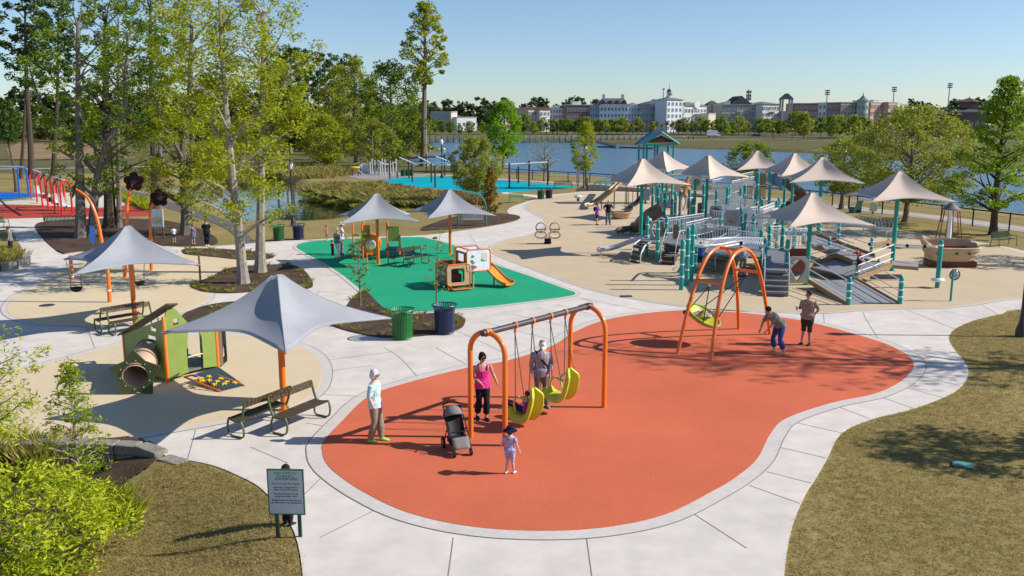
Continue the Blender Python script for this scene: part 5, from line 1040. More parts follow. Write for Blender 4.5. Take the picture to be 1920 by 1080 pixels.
sl0 = cab + vu * 1.14 + vv * .5 + Vector((0, 0, .06)); se = Vector(at(957, 540)); mb = MB(); sd_ = (se - sl0); sd_.z = 0; sdn = sd_.normalized(); chute(mb, [sl0, sl0 + sdn * .2 + Vector((0, 0, -.05)), sl0.lerp(se, .55) + Vector((0, 0, -.02)), se + Vector((0, 0, .16)) - sdn * .25, se + Vector((0, 0, .12))], .80, .17, (-sdn.y, sdn.x, 0))
f = mb.build('slide', SLY, vt, world=True); so = f.modifiers.new("shell", 'SOLIDIFY'); so.thickness = .035
for s in (.35, .75): mb = MB(); q = sl0.lerp(se, s); mb.bar((q.x, q.y, .03), (q.x, q.y, max(.1, q.z - .05)), .04, 8); mb.build('slide_leg', TAN, vt, world=True)
# barrel train under the third canopy
tp_ = Vector(at(668, 488)); tr = thing('barrel_train', "orange barrel train climber with ladder and olive cab under a grey canopy", 'play train', (tp_.x, tp_.y, .034)); tu_ = Vector((1, .1, 0)).normalized(); tvv = Vector((-tu_.y, tu_.x, 0))
b0 = tp_ + tu_ * .75 + tvv * .9 + Vector((0, 0, .78))
for k in range(3):
    mb = MB(); mb.tube([b0 + tu_ * .0 - tvv * (.5 - k * .42), b0 - tvv * (.5 - k * .42 - .38)], [.52, .52], 20); mb.build('barrel', SLY, tr, world=True)
    mb = MB(); mb.tube([b0 - tvv * (.52 - k * .42) + tu_ * .53 * math.cos(a * math.pi / 12) + Vector((0, 0, .53 * math.sin(a * math.pi / 12))) for a in range(24)], .035, 6, closed=True); mb.build('barrel_ring', ORANGE, tr, world=True)
mb = MB(); mb.tube([b0 - tvv * .53, b0 - tvv * .60], [.30, .27], 18); mb.build('face_plate', CREAMP, tr, world=True)
for s in (-1, 1): mb = MB(); mb.ball(tuple(b0 - tvv * .61 + tu_ * .1 * s + Vector((0, 0, .08))), .035); mb.build('face_dot', BLACK, tr, world=True)
for a, d in ((.0, -.5), (.0, .8), (-.55, .2), (1.3, -.2), (1.3, .8), (1.95, -.2), (1.95, .8)):
    mb = MB(); q = tp_ + tu_ * (a + .35) + tvv * (d + .7); hh = 1.9 if a < 1.9 else 1.15; mb.lathe([(.05, 0), (.05, hh), (.03, hh + .03)], tuple(q), n=8); mb.build('post', ORANGE, tr, world=True)
mb = MB(); mb.plate(tp_ + tu_ * 1.7 + tvv * .5, tu_, UZ, hole(0, .95, .6, 1.75), .03); mb.build('cab_panel', OLIVE, tr, world=True)
mb = MB(); mb.plate(tp_ + tu_ * .3 + tvv * .3, tu_, UZ, hole(0, 1.2, .45, 1.85), .03); mb.build('side_panel', BROWNP, tr, world=True)
mb = MB(); mb.box(tuple(tp_ + tu_ * 1.95 + tvv * .9 + Vector((0, 0, .5))), (.75, 1.0, .06)); mb.build('deck', DARKM, tr, world=True)
for s in (-1, 1): mb = MB(); mb.tube(spline([tp_ + tu_ * .25 + tvv * (.8 + .28 * s) + Vector((0, 0, .85)), tp_ - tu_ * .25 + tvv * (.8 + .28 * s) + Vector((0, 0, .75)), tp_ - tu_ * .65 + tvv * (.8 + .28 * s) + Vector((0, 0, .1))], 5, False), .03, 8); mb.build('ladder_rail', TAN, tr, world=True)
mb = MB()
for k in range(5): s = k / 4; q = tp_ - tu_ * (-.1 + .65 * s) + tvv * .8 + Vector((0, 0, .82 - .66 * s * s)); mb.box(tuple(q), (.16, .56, .03))
mb.build('ladder_steps', BROWNP, tr, world=True)
mb = MB(); mb.lathe([(.03, 0), (.03, .95), (.045, .95), (.045, 1.05)], at(689, 515), n=10); tag(mb.build('marker_post', ORANGE), "slim orange post before the third grey canopy post", "post")
# swing bench under a green arch
sbp = G(884, 427); sb = thing('swing_bench_arch', "green arched frame holding a slatted swinging bench", 'swing bench', (sbp.x, sbp.y, 0)); 
sa, sb_, = Vector(at(859, 427)), Vector(at(911, 424))
for dy in (0, .9): mb = MB(); mb.tube(archpts(sa + Vector((0, dy, 0)), sb_ + Vector((0, dy, 0)), 2.35) if dy == 0 else archpts(sa + Vector((.0, dy, 0)), sb_ + Vector((0, dy, 0)), 2.35), .055, 8); mb.build('arch', M("dark_green_paint", (.02, .13, .085), .5), sb, world=True)
mb = MB()
for k in range(7): mb.box(tuple((sa + sb_) / 2 + Vector((0, .25 + k * .07, .5))), ((sb_ - sa).length * .72, .05, .025))
for k in range(7): mb.box(tuple((sa + sb_) / 2 + Vector((0, .72 + k * .02, .56 + k * .07))), ((sb_ - sa).length * .72, .02, .05))
mb.build('seat', M("pale_slats", (.42, .46, .44), .5), sb, world=True)
for s in (-1, 1): mb = MB(); q = (sa + sb_) / 2 + (sb_ - sa).normalized() * s * (sb_ - sa).length * .34; mb.bar(tuple(q + Vector((0, .45, .5))), tuple(q + Vector((0, .45, 2.0))), .014, 6); mb.build('hanger_chain', CHAIN, sb, world=True)
# giant flowers
def flower(label, base, pts, Yoff, hr, face):
    t = thing('flower_sculpture', label, 'sculpture', at(*base), 0, "giant flower sculptures"); L = Vector(t.location)
    S = spline([(0, 0, 0)] + [tuple(PY(x, y, L.y + d) - L) for x, y, d in pts], 5, False); mb = MB(); mb.tube(S, [.085 - .035 * i / len(S) for i in range(len(S))], 10); mb.build('stalk', ORANGE, t)
    c = S[-1]; n_ = Vector(face).normalized(); q = n_.to_track_quat('Z', 'Y'); PM = M("petal_maroon", (.03, .009, .009), .7, .3, 6, spec=.15)
    for i in range(5):
        a = i * 2 * math.pi / 5 + .3; d = q @ Vector((math.cos(a), math.sin(a), 0)); mb = MB(); mb.ball(tuple(c + d * hr * .48), (hr * .43, hr * .40, .04), 14, 6, (q.to_matrix() @ Matrix.Rotation(a, 3, 'Z'))); mb.build('petal', PM, t)
    mb = MB(); mb.ball(tuple(c + n_ * .03), (.15, .15, .08), 12, 6, q.to_matrix()); mb.build('flower_head', DARKM, t)
    mb = MB(); mb.lathe([(.098, .5), (.098, .56), (.098, .56)], n=12); mb.build('base_ring', WHITEP, t)
flower("giant maroon flower on an orange stalk leaning toward the red swings", (206, 568), [(201, 500, 0), (192, 460, 0), (182, 410, .1), (165, 372, .2), (140, 354, .3)], 0, .48, (-.8, -.4, .3))
flower("giant maroon flower on the straightest orange stalk, tallest of the three", (234, 522), [(236, 470, 0), (238, 425, 0), (239, 385, .1), (243, 360, .2), (251, 341, .3)], 0, .52, (.2, -1, .2))
flower("giant maroon flower on the orange stalk touching the map board", (284, 508), [(283, 460, 0), (282, 430, 0), (281, 405, .1), (285, 385, .2), (299, 371, .3)], 0, .5, (.6, -.8, .3))
mb = MB(); t = thing('striped_post', "short orange post with white bands under the canopy corner", 'post', at(136, 527)); mb.lathe([(.085, 0), (.085, 1.15), (.06, 1.2)], n=10); mb.build('post', ORANGE, t)
for z in (.2, .3, .75): mb = MB(); mb.lathe([(.09, z), (.09, z + .04)], n=10); mb.build('band', WHITEP, t)
for lab, x, y, Yb, ch in (("black bowl seat swing hanging from the canopy corner by the striped post", 143, 541, 29.6, ((124, 490), (152, 514))), ("black bowl seat swing hanging beside the canopy post", 262, 530, 33.0, ((248, 480), (271, 482)))):
    q = PY(x, y, Yb); t = thing('bowl_swing', lab, 'swing', tuple(q), 0, "black bowl swings"); mb = MB(); mb.lathe([(.05, -.12), (.15, -.08), (.20, .04), (.18, .04), (.12, -.05), (.001, -.08)], n=16); mb.build('bowl', BLACK, t)
    for s, (cx, cy_) in zip((-1, 1), ch): mb = MB(); mb.tube([(s * .18, 0, .04), (s * .18, 0, .3), tuple(PY(cx, cy_, Yb) - q)], .013, 6); mb.build('chain', CHAIN, t)
mb = MB(); mb.tube([at(376, 529), at(376, 529, 0)[:2] + (1.25,)], [.05, .045], 8); tag(mb.build('timber_post', M("rust_wood", (.22, .07, .03), .7, .2, 8)), "thin rust brown post at the edge of the beige swing circle", "post")
t = thing('blue_panel_sign', "tall thin blue panel standing in mulch by the orange stalk", 'panel', at(174, 463), R(30)); mb = MB(); mb.plate((0, 0, 0), (1, 0, 0), UZ, [(-.12, .3), (.12, .25), (.14, 1.2), (-.06, 1.28)], .04); mb.build('board', BLUEP, t); mb = MB(); mb.bar((0, .03, 0), (0, .03, 1.0), .03); mb.build('post', GREYM, t)
# map board
t = thing('map_board', "white park map board on two brown posts in the mulch bed", 'notice board', at(298, 450), R(-6)); mb = MB(); mb.box((0, 0, 1.38), (.78, .05, 1.12)); mb.build('board', M("board_white", (.74, .74, .70), .4), t)
mb = MB(); mb.plate((0, -.03, 0), (1, 0, 0), UZ, [(-.33, 1.05), (.33, 1.05), (.33, 1.42), (.05, 1.5), (-.33, 1.38)], .006); mb.build('map_print', M("map_green", (.42, .48, .16), .5, .3, 6, col2=(.66, .66, .52)), t)
for s in (-1, 1): mb = MB(); mb.box((s * .30, .045, .9), (.09, .04, 1.8)); mb.build('post', M("post_wood", (.20, .12, .06), .8, .2, 8), t)
# welcome sign
wp = Vector(at(541, 1010)); t = thing('welcome_sign', "white welcome and rules sign with green border by the path", 'sign', tuple(wp), R(-2)); SGW, SGT, SGB = .63, 1.30, .46
mb = MB(); mb.box((0, 0, (SGT + SGB) / 2), (SGW, .03, SGT - SGB)); mb.build('board', M("sign_face", (.46, .52, .55), .45, .04, 5), t)
GB = M("sign_green", (.03, .13, .05), .5); mb = MB()
for z in (SGT - .009, SGB + .009): mb.box((0, -.004, z), (SGW + .014, .032, .02))
for x in (-SGW / 2 + .003, SGW / 2 - .003): mb.box((x, -.0045, (SGT + SGB) / 2), (.02, .030, SGT - SGB - .037))
mb.build('border', GB, t)
for s in (-1, 1): mb = MB(); mb.box((s * .2, .045, SGT * .47), (.06, .05, SGT * .94)); mb.build('post', M("dark_green_post", (.02, .07, .03), .6), t)
def words(txt, z, size, col, parent, x=0, wd=None):
    cu = bpy.data.curves.new("lettering", 'FONT'); cu.body = txt; cu.size = size; cu.align_x = 'CENTER'; cu.extrude = .001
    tmp = bpy.data.objects.new("lettering", cu); me = bpy.data.meshes.new_from_object(tmp); bpy.data.objects.remove(tmp)
    me.materials.clear(); me.materials.append(col); o = bpy.data.objects.new("lettering", me); COL.objects.link(o); o.parent = parent; o.location = (x, -.019, z); o.rotation_euler = (math.pi / 2, 0, 0); return o
TK = M("text_dark", (.06, .06, .09), .6); TG = M("text_green", (.02, .20, .03), .6); TM = M("text_magenta", (.40, .03, .16), .6); TY = M("text_yellow", (.55, .42, .04), .6); TB = M("text_teal", (.06, .30, .22), .6)
words("WELCOME TO", 1.21, .060, TB, t); words("Savannah's", 1.155, .072, TB, t)
words("PLAY", 1.10, .066, TG, t, -.105); words("GR", 1.10, .066, TG, t, .005); words("O", 1.10, .066, TY, t, .068); words("UND", 1.10, .066, TG, t, .145)
words("Have Fun and Play Safely", 1.02, .050, TM, t)
for s, z in (("Savannah's Playground is", .955), ("Open Sunrise to Sunset.", .91), ("No one should be in the", .835), ("playground after dark.", .79), ("Skateboards and Bicycles are", .715), ("not allowed on any equipment", .67)): words(s, z, .044, TK, t)
# stone edging and low wall
STONE = M("stone_block", (.27, .245, .21), .9, .2, 4, .8, scale2=18)
def walling(pts, label, zlow, ztop, bl=.62, wd=.34):
    t = thing('stone_edging', label, 'stone wall', tuple(pts[0])); rd = random.Random(4); S = []
    for i in range(len(pts) - 1):
        n = max(1, round((pts[i + 1] - pts[i]).length / bl))
        for k in range(n): S.append((pts[i].lerp(pts[i + 1], (k + .5) / n), (pts[i + 1] - pts[i]).normalized(), (pts[i + 1] - pts[i]).length / n))
    for c, d, l in S:
        for z0, z1, o_ in ((zlow, (zlow + ztop) * .45, 0), ((zlow + ztop) * .45 + .006, ztop, .015)):
            mb = MB(); mb.box((c.x, c.y, (z0 + z1) / 2), (l - .025, wd - rd.uniform(0, .04) - (0 if z1 < ztop else -.03), z1 - z0), math.atan2(d.y, d.x) + rd.uniform(-.03, .03)); o = mb.build('stone_block', STONE, t, world=True); bv = o.modifiers.new("worn", 'BEVEL'); bv.width = .025; bv.segments = 2
walling([G(x, y) for x, y in [(-70, 836), (0, 836), (90, 836), (180, 836), (262, 841), (305, 855)]], "curved grey stone edging of the low planting bed", -.4, .12)
walling([G(305, 858), G(345, 868)], "low end stones stepping down beside the concrete path", -.4, .03)
t_ = [G(x, y) for x, y in [(-40, 512), (0, 509), (30, 505), (50, 498), (52, 488)]]; walling(t_, "grey stone planter wall below the person in grey", 0, .42, .8)
polysheet("planter_soil", [G(-60, 470), G(45, 474), G(50, 488), G(30, 502), G(-40, 508)], .18, MULCH, .18)
bladeobj("planter_grass", "grass patch in the stone planter by the path", "grass", inpoly([(p.x, p.y, 0) for p in (G(-60, 470), G(44, 476), G(46, 488), G(28, 500), G(-40, 506))], 60, 16, .18), .35, .03, .6, TUFT, 40, .4, 16)
sheet("lawn_patch", [(-200, 440), (0, 432), (20, 434), (45, 474), (40, 486), (-200, 500)], .032, GRASS, n=3)
# spring riders
def ringrider(x, y, label):
    t = thing('spring_rider', label, 'spring rider', at(x, y, 0)); t.location.z = .034; mb = MB(); mb.lathe([(.26, .05), (.2, .12), (.2, .34)], n=12); mb.build('base', BLACK, t); mb = MB(); mb.box((0, 0, .40), (1.35, .55, .08)); o = mb.build('platform', WHITEP, t); o.modifiers.new("b", 'BEVEL').width = .03
    for sx in (-.42, .42):
        mb = MB(); mb.tube([(sx + .30 * math.cos(a * math.pi / 10), 0.02, .98 + .30 * math.sin(a * math.pi / 10)) for a in range(20)], .04, 8, closed=True); mb.build('hoop_back', TAN, t)
        mb = MB(); mb.tube([(sx + .34 * math.cos(a * math.pi / 10), -.2 + .05 * math.sin(a * math.pi / 10), .58 + .20 * math.sin(a * math.pi / 10)) for a in range(20)], .06, 8, closed=True); mb.build('hoop_seat', TAN, t)
        mb = MB(); mb.tube([(sx - .3, 0, .9), (sx, .03, .86), (sx + .3, 0, .9)], .035, 6); mb.build('backrest', BROWNP, t)
ringrider(1027, 458, "double seat spring rider with four tan hoops")
t = thing('spring_rider', "small white spring rider near the long brown slide", 'spring rider', at(1084, 378)); mb = MB(); mb.lathe([(.14, .03), (.12, .3)], n=10); mb.build('spring', DARKM, t); mb = MB(); mb.ball((0, 0, .45), (.42, .22, .16)); mb.tube([(-.2, 0, .5), (-.35, 0, .85)], [.08, .05], 8); mb.build('seat', WHITEP, t); mb = MB(); mb.bar((-.15, -.3, .62), (-.15, .3, .62), .03); mb.build('handle', BLACK, t)
# green metal benches of the park
def park_bench(label, p, rz, L, m, grp="metal park benches"):
    t = thing('park_bench', label, 'bench', p, rz, grp)
    mb = MB()
    for k in range(8): mb.box((0, -.2 + k * .06, .44), (L, .045, .015))
    mb.build('seat', m, t); mb = MB()
    for k in range(26): mb.box(((k / 25 - .5) * L, .30, .68), (L / 26 * .6, .015, .4))
    mb.build('backrest', m, t)
    for s in (-1, 1): mb = MB(); mb.tube([(s * L / 2, -.26, .02), (s * L / 2, -.2, .62), (s * L / 2, .26, .64), (s * L / 2, .32, .9)], .022, 6); mb.tube([(s * L / 2, .2, .62), (s * L / 2, .3, .02)], .022, 6); mb.build('leg', m, t)
park_bench("dark green metal bench on dry grass by the right lakeside tree", at(1882, 462), R(-152) + math.pi, 1.7, M("bench_dark_green", (.025, .055, .03), .5))
park_bench("green metal bench before the red swings and big trunks", at(118, 426), R(180), 2.3, GREENP); park_bench("green metal bench nearest the photo's left border by the red surface", at(-8, 428), R(170), 1.8, GREENP)
park_bench("bright green bench on the grass beside the far path", at(969, 380), R(20), 1.3, M("bench_green", (.04, .26, .11), .5)); park_bench("olive bench at the end of the turquoise pad", at(1056, 354), R(8), 2.0, M("bench_olive", (.05, .16, .06), .5))
t = thing('lounge_chair', "blue green slatted lounge chair beside the lakeside path", 'chair', at(1603, 399), R(200)); TL = M("teal_chair", (.05, .16, .17), .6); mb = MB(); mb.plate((-.3, -.3, .38), (1, 0, 0), (0, 1, -.15), hole(0, 0, .6, .6), .03); mb.build('seat', TL, t); mb = MB(); mb.plate((-.3, .28, .3), (1, 0, 0), (0, .35, 1), hole(0, 0, .6, .8), .03); mb.build('backrest', TL, t)
for s in (-1, 1): mb = MB(); mb.box((s * .32, 0, .26), (.05, .7, .5)); mb.build('leg', TL, t)
# lamps
def lamp(label, x, y, h, head='lantern', sx=1.0, banner=False):
    t = thing('street_lamp', label, 'street lamp', at(x, y), 0, "black park lamps"); mb = MB(); mb.lathe([(.20 * sx, 0), (.2 * sx, .25), (.11 * sx, .5), (.075 * sx, .8), (.062 * sx, h - .75), (.09 * sx, h - .72)], n=12); mb.build('pole', DARKM, t)
    if head == 'lantern':
        mb = MB(); mb.lathe([(.10, h - .70), (.20, h - .30), (.20, h - .28)], n=8); mb.build('glass', M("lantern_glass", (.62, .66, .70), .2), t); mb = MB(); mb.lathe([(.25, h - .28), (.16, h - .14), (.05, h - .06), (.03, h + .06), (.001, h + .08)], n=8); mb.build('cap', DARKM, t)
        mb = MB()
        for k in range(4): a = k * math.pi / 2; mb.bar((.10 * math.cos(a), .1 * math.sin(a), h - .70), (.21 * math.cos(a), .21 * math.sin(a), h - .28), .014, 5)
        mb.build('lantern_frame', DARKM, t)
    else:
        mb = MB(); mb.lathe([(.12, h - .70), (.21, h - .5), (.22, h - .3), (.13, h - .12), (.04, h - .02), (.001, h + .03)], n=14); mb.build('globe', M("lamp_globe", (.82, .83, .84), .25), t)
    if banner:
        mb = MB(); mb.bar((-.5, 0, h - 1.25), (.5, 0, h - 1.25), .025, 6); mb.ball((-.32, 0, h - 1.3), .13); mb.ball((.32, 0, h - 1.35), .16); mb.box((.36, .02, h - 1.6), (.34, .03, .4)); mb.build('bracket', WHITEP, t)
    return t
lamp("black lantern lamp standing between the bins beside the pond", 550, 424, 4.75); lamp("lamp with white globe and hanging fittings beside the turquoise pad", 829, 334, 5.2, 'globe', 1.3, True); lamp("black lantern lamp behind the feathery cypress tree", 916, 372, 4.4)
lamp("black lamp with white globe and bracket between two tan canopies", 1577, 391, 5.05, 'globe', 1.15, True); lamp("black lamp partly hidden by the young lakeside tree", 1098, 349, 4.6, 'globe', 1.2); lamp("lamp glimpsed among trees beyond the pond", 676, 300, 5.2, 'globe', 1.6)
lamp("black lamp pole on the lawn at the photo's right border", 1913, 631, 4.75, 'lantern', .85)
# ---------------------------------------------------------------- the big ramped play structure
TC = "tan shade canopies over the play structure"
for lab, X, Y, pk, an, r_, tip in (
    ("tan canopy at the outer end, over the long brown slide and black shirted man", 7.21, 49.03, 5.29, 64.7, 2.77, 3.94),
    ("tan canopy directly in front of the teal roofed tower", 11.55, 68.0, 5.1, 87, 2.75, 3.7),
    ("tan canopy with its point over the white ramp railings", 12.88, 58.36, 5.14, 80.9, 2.76, 3.77),
    ("tan canopy farthest back, before the round lake bush", 18.9, 68.5, 5.15, 42.7, 2.75, 3.75),
    ("tan canopy between the farthest one and the globe lamp", 18.89, 59.47, 5.24, 56.8, 2.77, 3.88),
    ("tan canopy beside the globe lamp, over the spiral slide", 17.60, 50.33, 5.33, 34.4, 2.79, 4.0),
    ("tan canopy lowest and nearest, over the grey entry ramp", 13.34, 39.22, 4.17, 53.6, 2.81, 2.9),
    ("tan canopy on a tall teal post by the rocking boat", 18.85, 43.1, 4.91, 43.1, 2.81, 3.61)):
    canopy('shade_canopy', lab, X, Y, pk, an, r_, tip, TANF, TEAL, TC, .10)
PSO = at(1380, 470); ps = thing('play_structure', "large ramped play structure with teal posts and white railings", 'play structure', PSO)
def W_(mb, name, m): return mb.build(name, m, ps, world=True)
def post(x, yb, yt, r=.098):
    p = G(x, yb); h = HT(x, yb, yt); mb = MB(); mb.lathe([(r, .02), (r, h - .14), (r * .8, h - .05), (r * .3, h)], tuple(p), n=10); o = W_(mb, 'post', TEAL)
    for f in (.28, .52, .8):
        z = h * f; mb = MB(); mb.lathe([(r + .008, z - .025), (r + .008, z + .025)], (p.x, p.y, 0), n=10); b = mb.build('band', WHITEP, None); b.parent = o; b.data.transform(Matrix.Translation(-Vector(PSO)))
for a in [(1590, 573, 519), (1687, 571, 517), (1606, 533, 482), (1553, 490, 446), (1633, 478, 446), (1571, 462, 418), (1534, 470, 418), (1432, 522, 446), (1424, 508, 430), (1439, 505, 422), (1472, 540, 449), (1464, 505, 425), (1487, 470, 415), (1277, 545, 449), (1287, 536, 426), (1296, 528, 419), (1303, 513, 442),
          (1212, 482, 405), (1232, 493, 413), (1248, 470, 405), (1271, 462, 413), (1278, 466, 408), (1258, 440, 372), (1264, 445, 360), (1273, 440, 358), (1290, 432, 355), (1296, 440, 372), (1244, 436, 357), (1232, 432, 352), (1349, 466, 396), (1386, 468, 388), (1395, 470, 400), (1360, 446, 350), (1363, 445, 347), (1385, 440, 351), (1393, 438, 346), (1416, 440, 322), (1439, 436, 322), (1467, 432, 333), (1423, 444, 371), (1426, 450, 373), (1453, 448, 376), (1457, 444, 370), (1340, 450, 356), (1316, 446, 345), (1300, 440, 336), (1410, 480, 400), (1455, 470, 405), (1505, 455, 402), (1235, 425, 345), (1222, 428, 350)]:
    post(*a)
def deck(pts, z, m=GREYM, th=.1, name='deck'):
    Q_ = [G(x, y, z) for x, y in pts]; mb = MB(); mb.plate((0, 0, z), (1, 0, 0), (0, 1, 0), [(q.x, q.y) for q in Q_], th); W_(mb, name, m)
DECKM = M("deck_grey", (.17, .175, .185), .6, .1, 6)
deck([(1198, 452), (1238, 458), (1252, 444), (1212, 440)], 1.0, DECKM); deck([(1240, 456), (1276, 462), (1296, 442), (1255, 438)], .95, DECKM); deck([(1322, 476), (1424, 484), (1434, 444), (1340, 434)], .95, DECKM)
deck([(1432, 508), (1474, 510), (1512, 472), (1440, 466)], .95, DECKM); deck([(1225, 426), (1300, 432), (1320, 409), (1240, 404)], .95, DECKM); deck([(1330, 412), (1440, 416), (1450, 396), (1345, 392)], 1.3, DECKM); deck([(1412, 352), (1470, 354), (1472, 343), (1416, 341)], 2.6, DECKM)
def rail(x0, y0, x1, y1, z0, z1, h=.85, m=WHITEP, sp=.15):
    a, b = G(x0, y0, z0), G(x1, y1, z1); mb = MB(); D = Vector((0, 0, -h)); mb.bar(a, b, .027, 6); mb.bar(a + D, b + D, .024, 6); mb.bar(a + D * .16, b + D * .16, .012, 6)
    n = max(2, int((b - a).length / sp))
    for i in range(n + 1): p = a.lerp(b, i / n); mb.bar(p, p + D, .021, 4)
    W_(mb, 'railing', m)
for a in [(1250, 410, 1320, 400, 1.85, 2.0), (1286, 418, 1346, 405, 1.7, 1.85), (1302, 419, 1388, 427, 1.9, 1.85), (1329, 366, 1416, 375, 2.55, 2.5), (1330, 380, 1400, 388, 2.4, 2.4), (1330, 352, 1392, 345, 2.8, 3.1), (1336, 338, 1412, 322, 3.0, 3.4), (1390, 336, 1416, 340, 3.3, 3.3), (1440, 425, 1466, 424, 1.9, 1.9), (1478, 428, 1516, 429, 1.9, 1.85), (1480, 432, 1512, 432, 1.8, 1.8), (1380, 391, 1420, 388, 2.3, 2.3), (1424, 396, 1452, 386, 2.2, 2.2), (1440, 398, 1458, 390, 2.2, 2.2), (1330, 395, 1372, 398, 2.2, 2.2), (1395, 400, 1440, 404, 2.1, 2.1), (1344, 357, 1388, 368, 2.7, 2.6), (1400, 420, 1430, 424, 1.9, 1.9), (1330, 373, 1416, 382, 2.4, 2.35), (1336, 346, 1400, 352, 2.8, 2.8), (1345, 362, 1412, 366, 2.6, 2.6), (1350, 384, 1412, 394, 2.3, 2.2), (1400, 408, 1432, 414, 2.0, 1.95), (1440, 430, 1482, 434, 1.85, 1.8), (1366, 430, 1430, 438, 1.85, 1.8), (1372, 340, 1414, 331, 3.1, 3.3), (1424, 390, 1452, 380, 2.3, 2.3)]:
    rail(*a)
rail(1440, 322, 1467, 334, 3.4, 3.4, .9, M("rail_blue", (.10, .20, .34), .5))
for z, pts in ((1.72, [(1283, 460), (1296, 448), (1330, 449), (1375, 446), (1428, 447)]), (1.58, [(1290, 455), (1310, 460), (1345, 459), (1390, 452), (1430, 456)]), (1.52, [(1294, 455), (1310, 462), (1350, 463), (1395, 457), (1430, 462)])):
    mb = MB(); mb.tube(spline([G(x, y, z) for x, y in pts], 6, False), .045, 8); W_(mb, 'curved_bar', WHITEP)
a, b = [G(x, y, 1.72) for x, y in [(1300, 449), (1330, 449), (1375, 446), (1428, 447)]], [G(x, y, 1.55) for x, y in [(1305, 460), (1345, 461), (1390, 455), (1430, 459)]]; mb = MB(); A_, B_ = spline(a, 10, False), spline(b, 10, False)
for p, q in zip(A_, B_): mb.bar(p, q, .016, 4)
W_(mb, 'bar_rungs', WHITEP)
# entry ramp and the ramp behind it, with wavy brown side boards and pipe rails
def ramp(a, b, c, d, name='ramp'):       # a,b near edge; c,d far edge (points)
    mb = MB(); n = [Vector(q) for q in (a, b, c, d)]; lo = [q - Vector((0, 0, .06)) for q in n]; mb.add(n + lo, [(0, 1, 2, 3), (7, 6, 5, 4), (0, 4, 5, 1), (1, 5, 6, 2), (2, 6, 7, 3), (3, 7, 4, 0)]); W_(mb, name, M("ramp_grey", (.235, .24, .25), .7, .08, 8))
WOOD = M("brown_side_board", (.36, .20, .075), .6, .15, 5)
def board(a, b, hi=.16, lo=.14, wavy=0):
    a, b = Vector(a), Vector(b); L = (b - a).length; u = (b - a).normalized(); up = [(L * i / 24, hi + (wavy * max(0, math.sin(i / 24 * math.pi * 7)) if .45 < i / 24 < .9 else 0)) for i in range(25)]; mb = MB(); mb.plate(a, u, UZ, [(0, -lo), (L, -lo)] + up[::-1], .05); W_(mb, 'side_board', WOOD)
def pipes(a, b, hs=(.95, .55, .25)):
    for h in hs: mb = MB(); mb.bar(Vector(a) + Vector((0, 0, h)), Vector(b) + Vector((0, 0, h)), .024, 6); W_(mb, 'handrail', WHITEP)
ra, rb, rc, rd_ = G(1590, 571, .04), G(1687, 569, .04), G(1608, 524, .36), G(1516, 526, .36)
ramp(ra, rb, rc, rd_); board(ra, rd_, .08, .12); board(rb, rc, .06, .1); pipes(ra, rd_, (.95, .5, .2)); pipes(rb, rc, (.95, .5, .2))
for s in (.3, .5, .7): q0_, q1_ = ra.lerp(rb, s), rd_.lerp(rc, s); mb = MB(); mb.bar(q0_ + Vector((0, 0, .0)), q1_, .008, 4); W_(mb, 'ramp_seam', DARKM)
rc2, rd2 = G(1590, 470, .95), G(1545, 478, .95); e0, e1 = G(1608, 522, .37), G(1518, 500, .42); f0, f1 = G(1672, 497, .75), G(1590, 478, .75)
ramp(e1, e0, f0, f1); board(e0, f0, .10, .12, .0); board(e1, f1, .10, .10, .0); pipes(e0, f0, (.95, .6, .3)); pipes(e1, f1, (.95, .6, .3))
g0, g1 = G(1530, 440, .95), G(1505, 455, .95); h0, h1 = G(1640, 480, .75), G(1600, 492, .75)
ramp(h1, h0, g0, g1); board(h1, g1, .12, .1, .16); board(h0, g0, .12, .1, .16); pipes(h0, g0, (.9, .5)); pipes(h1, g1, (.9, .5))
ramp(G(1672, 497, .72), G(1672, 488, .72), G(1722, 492, .62), G(1722, 501, .62)); board(G(1672, 499, .70), G(1722, 503, .62), .06, .1); board(G(1640, 462, .95), G(1680, 456, .95), .2, .1, .14)
board(G(1455 + 60, 500, .5), G(1575, 478, .6), .14, .08, .16); board(G(1620, 488, .75), G(1660, 500, .55), .12, .08, .16)
t = None
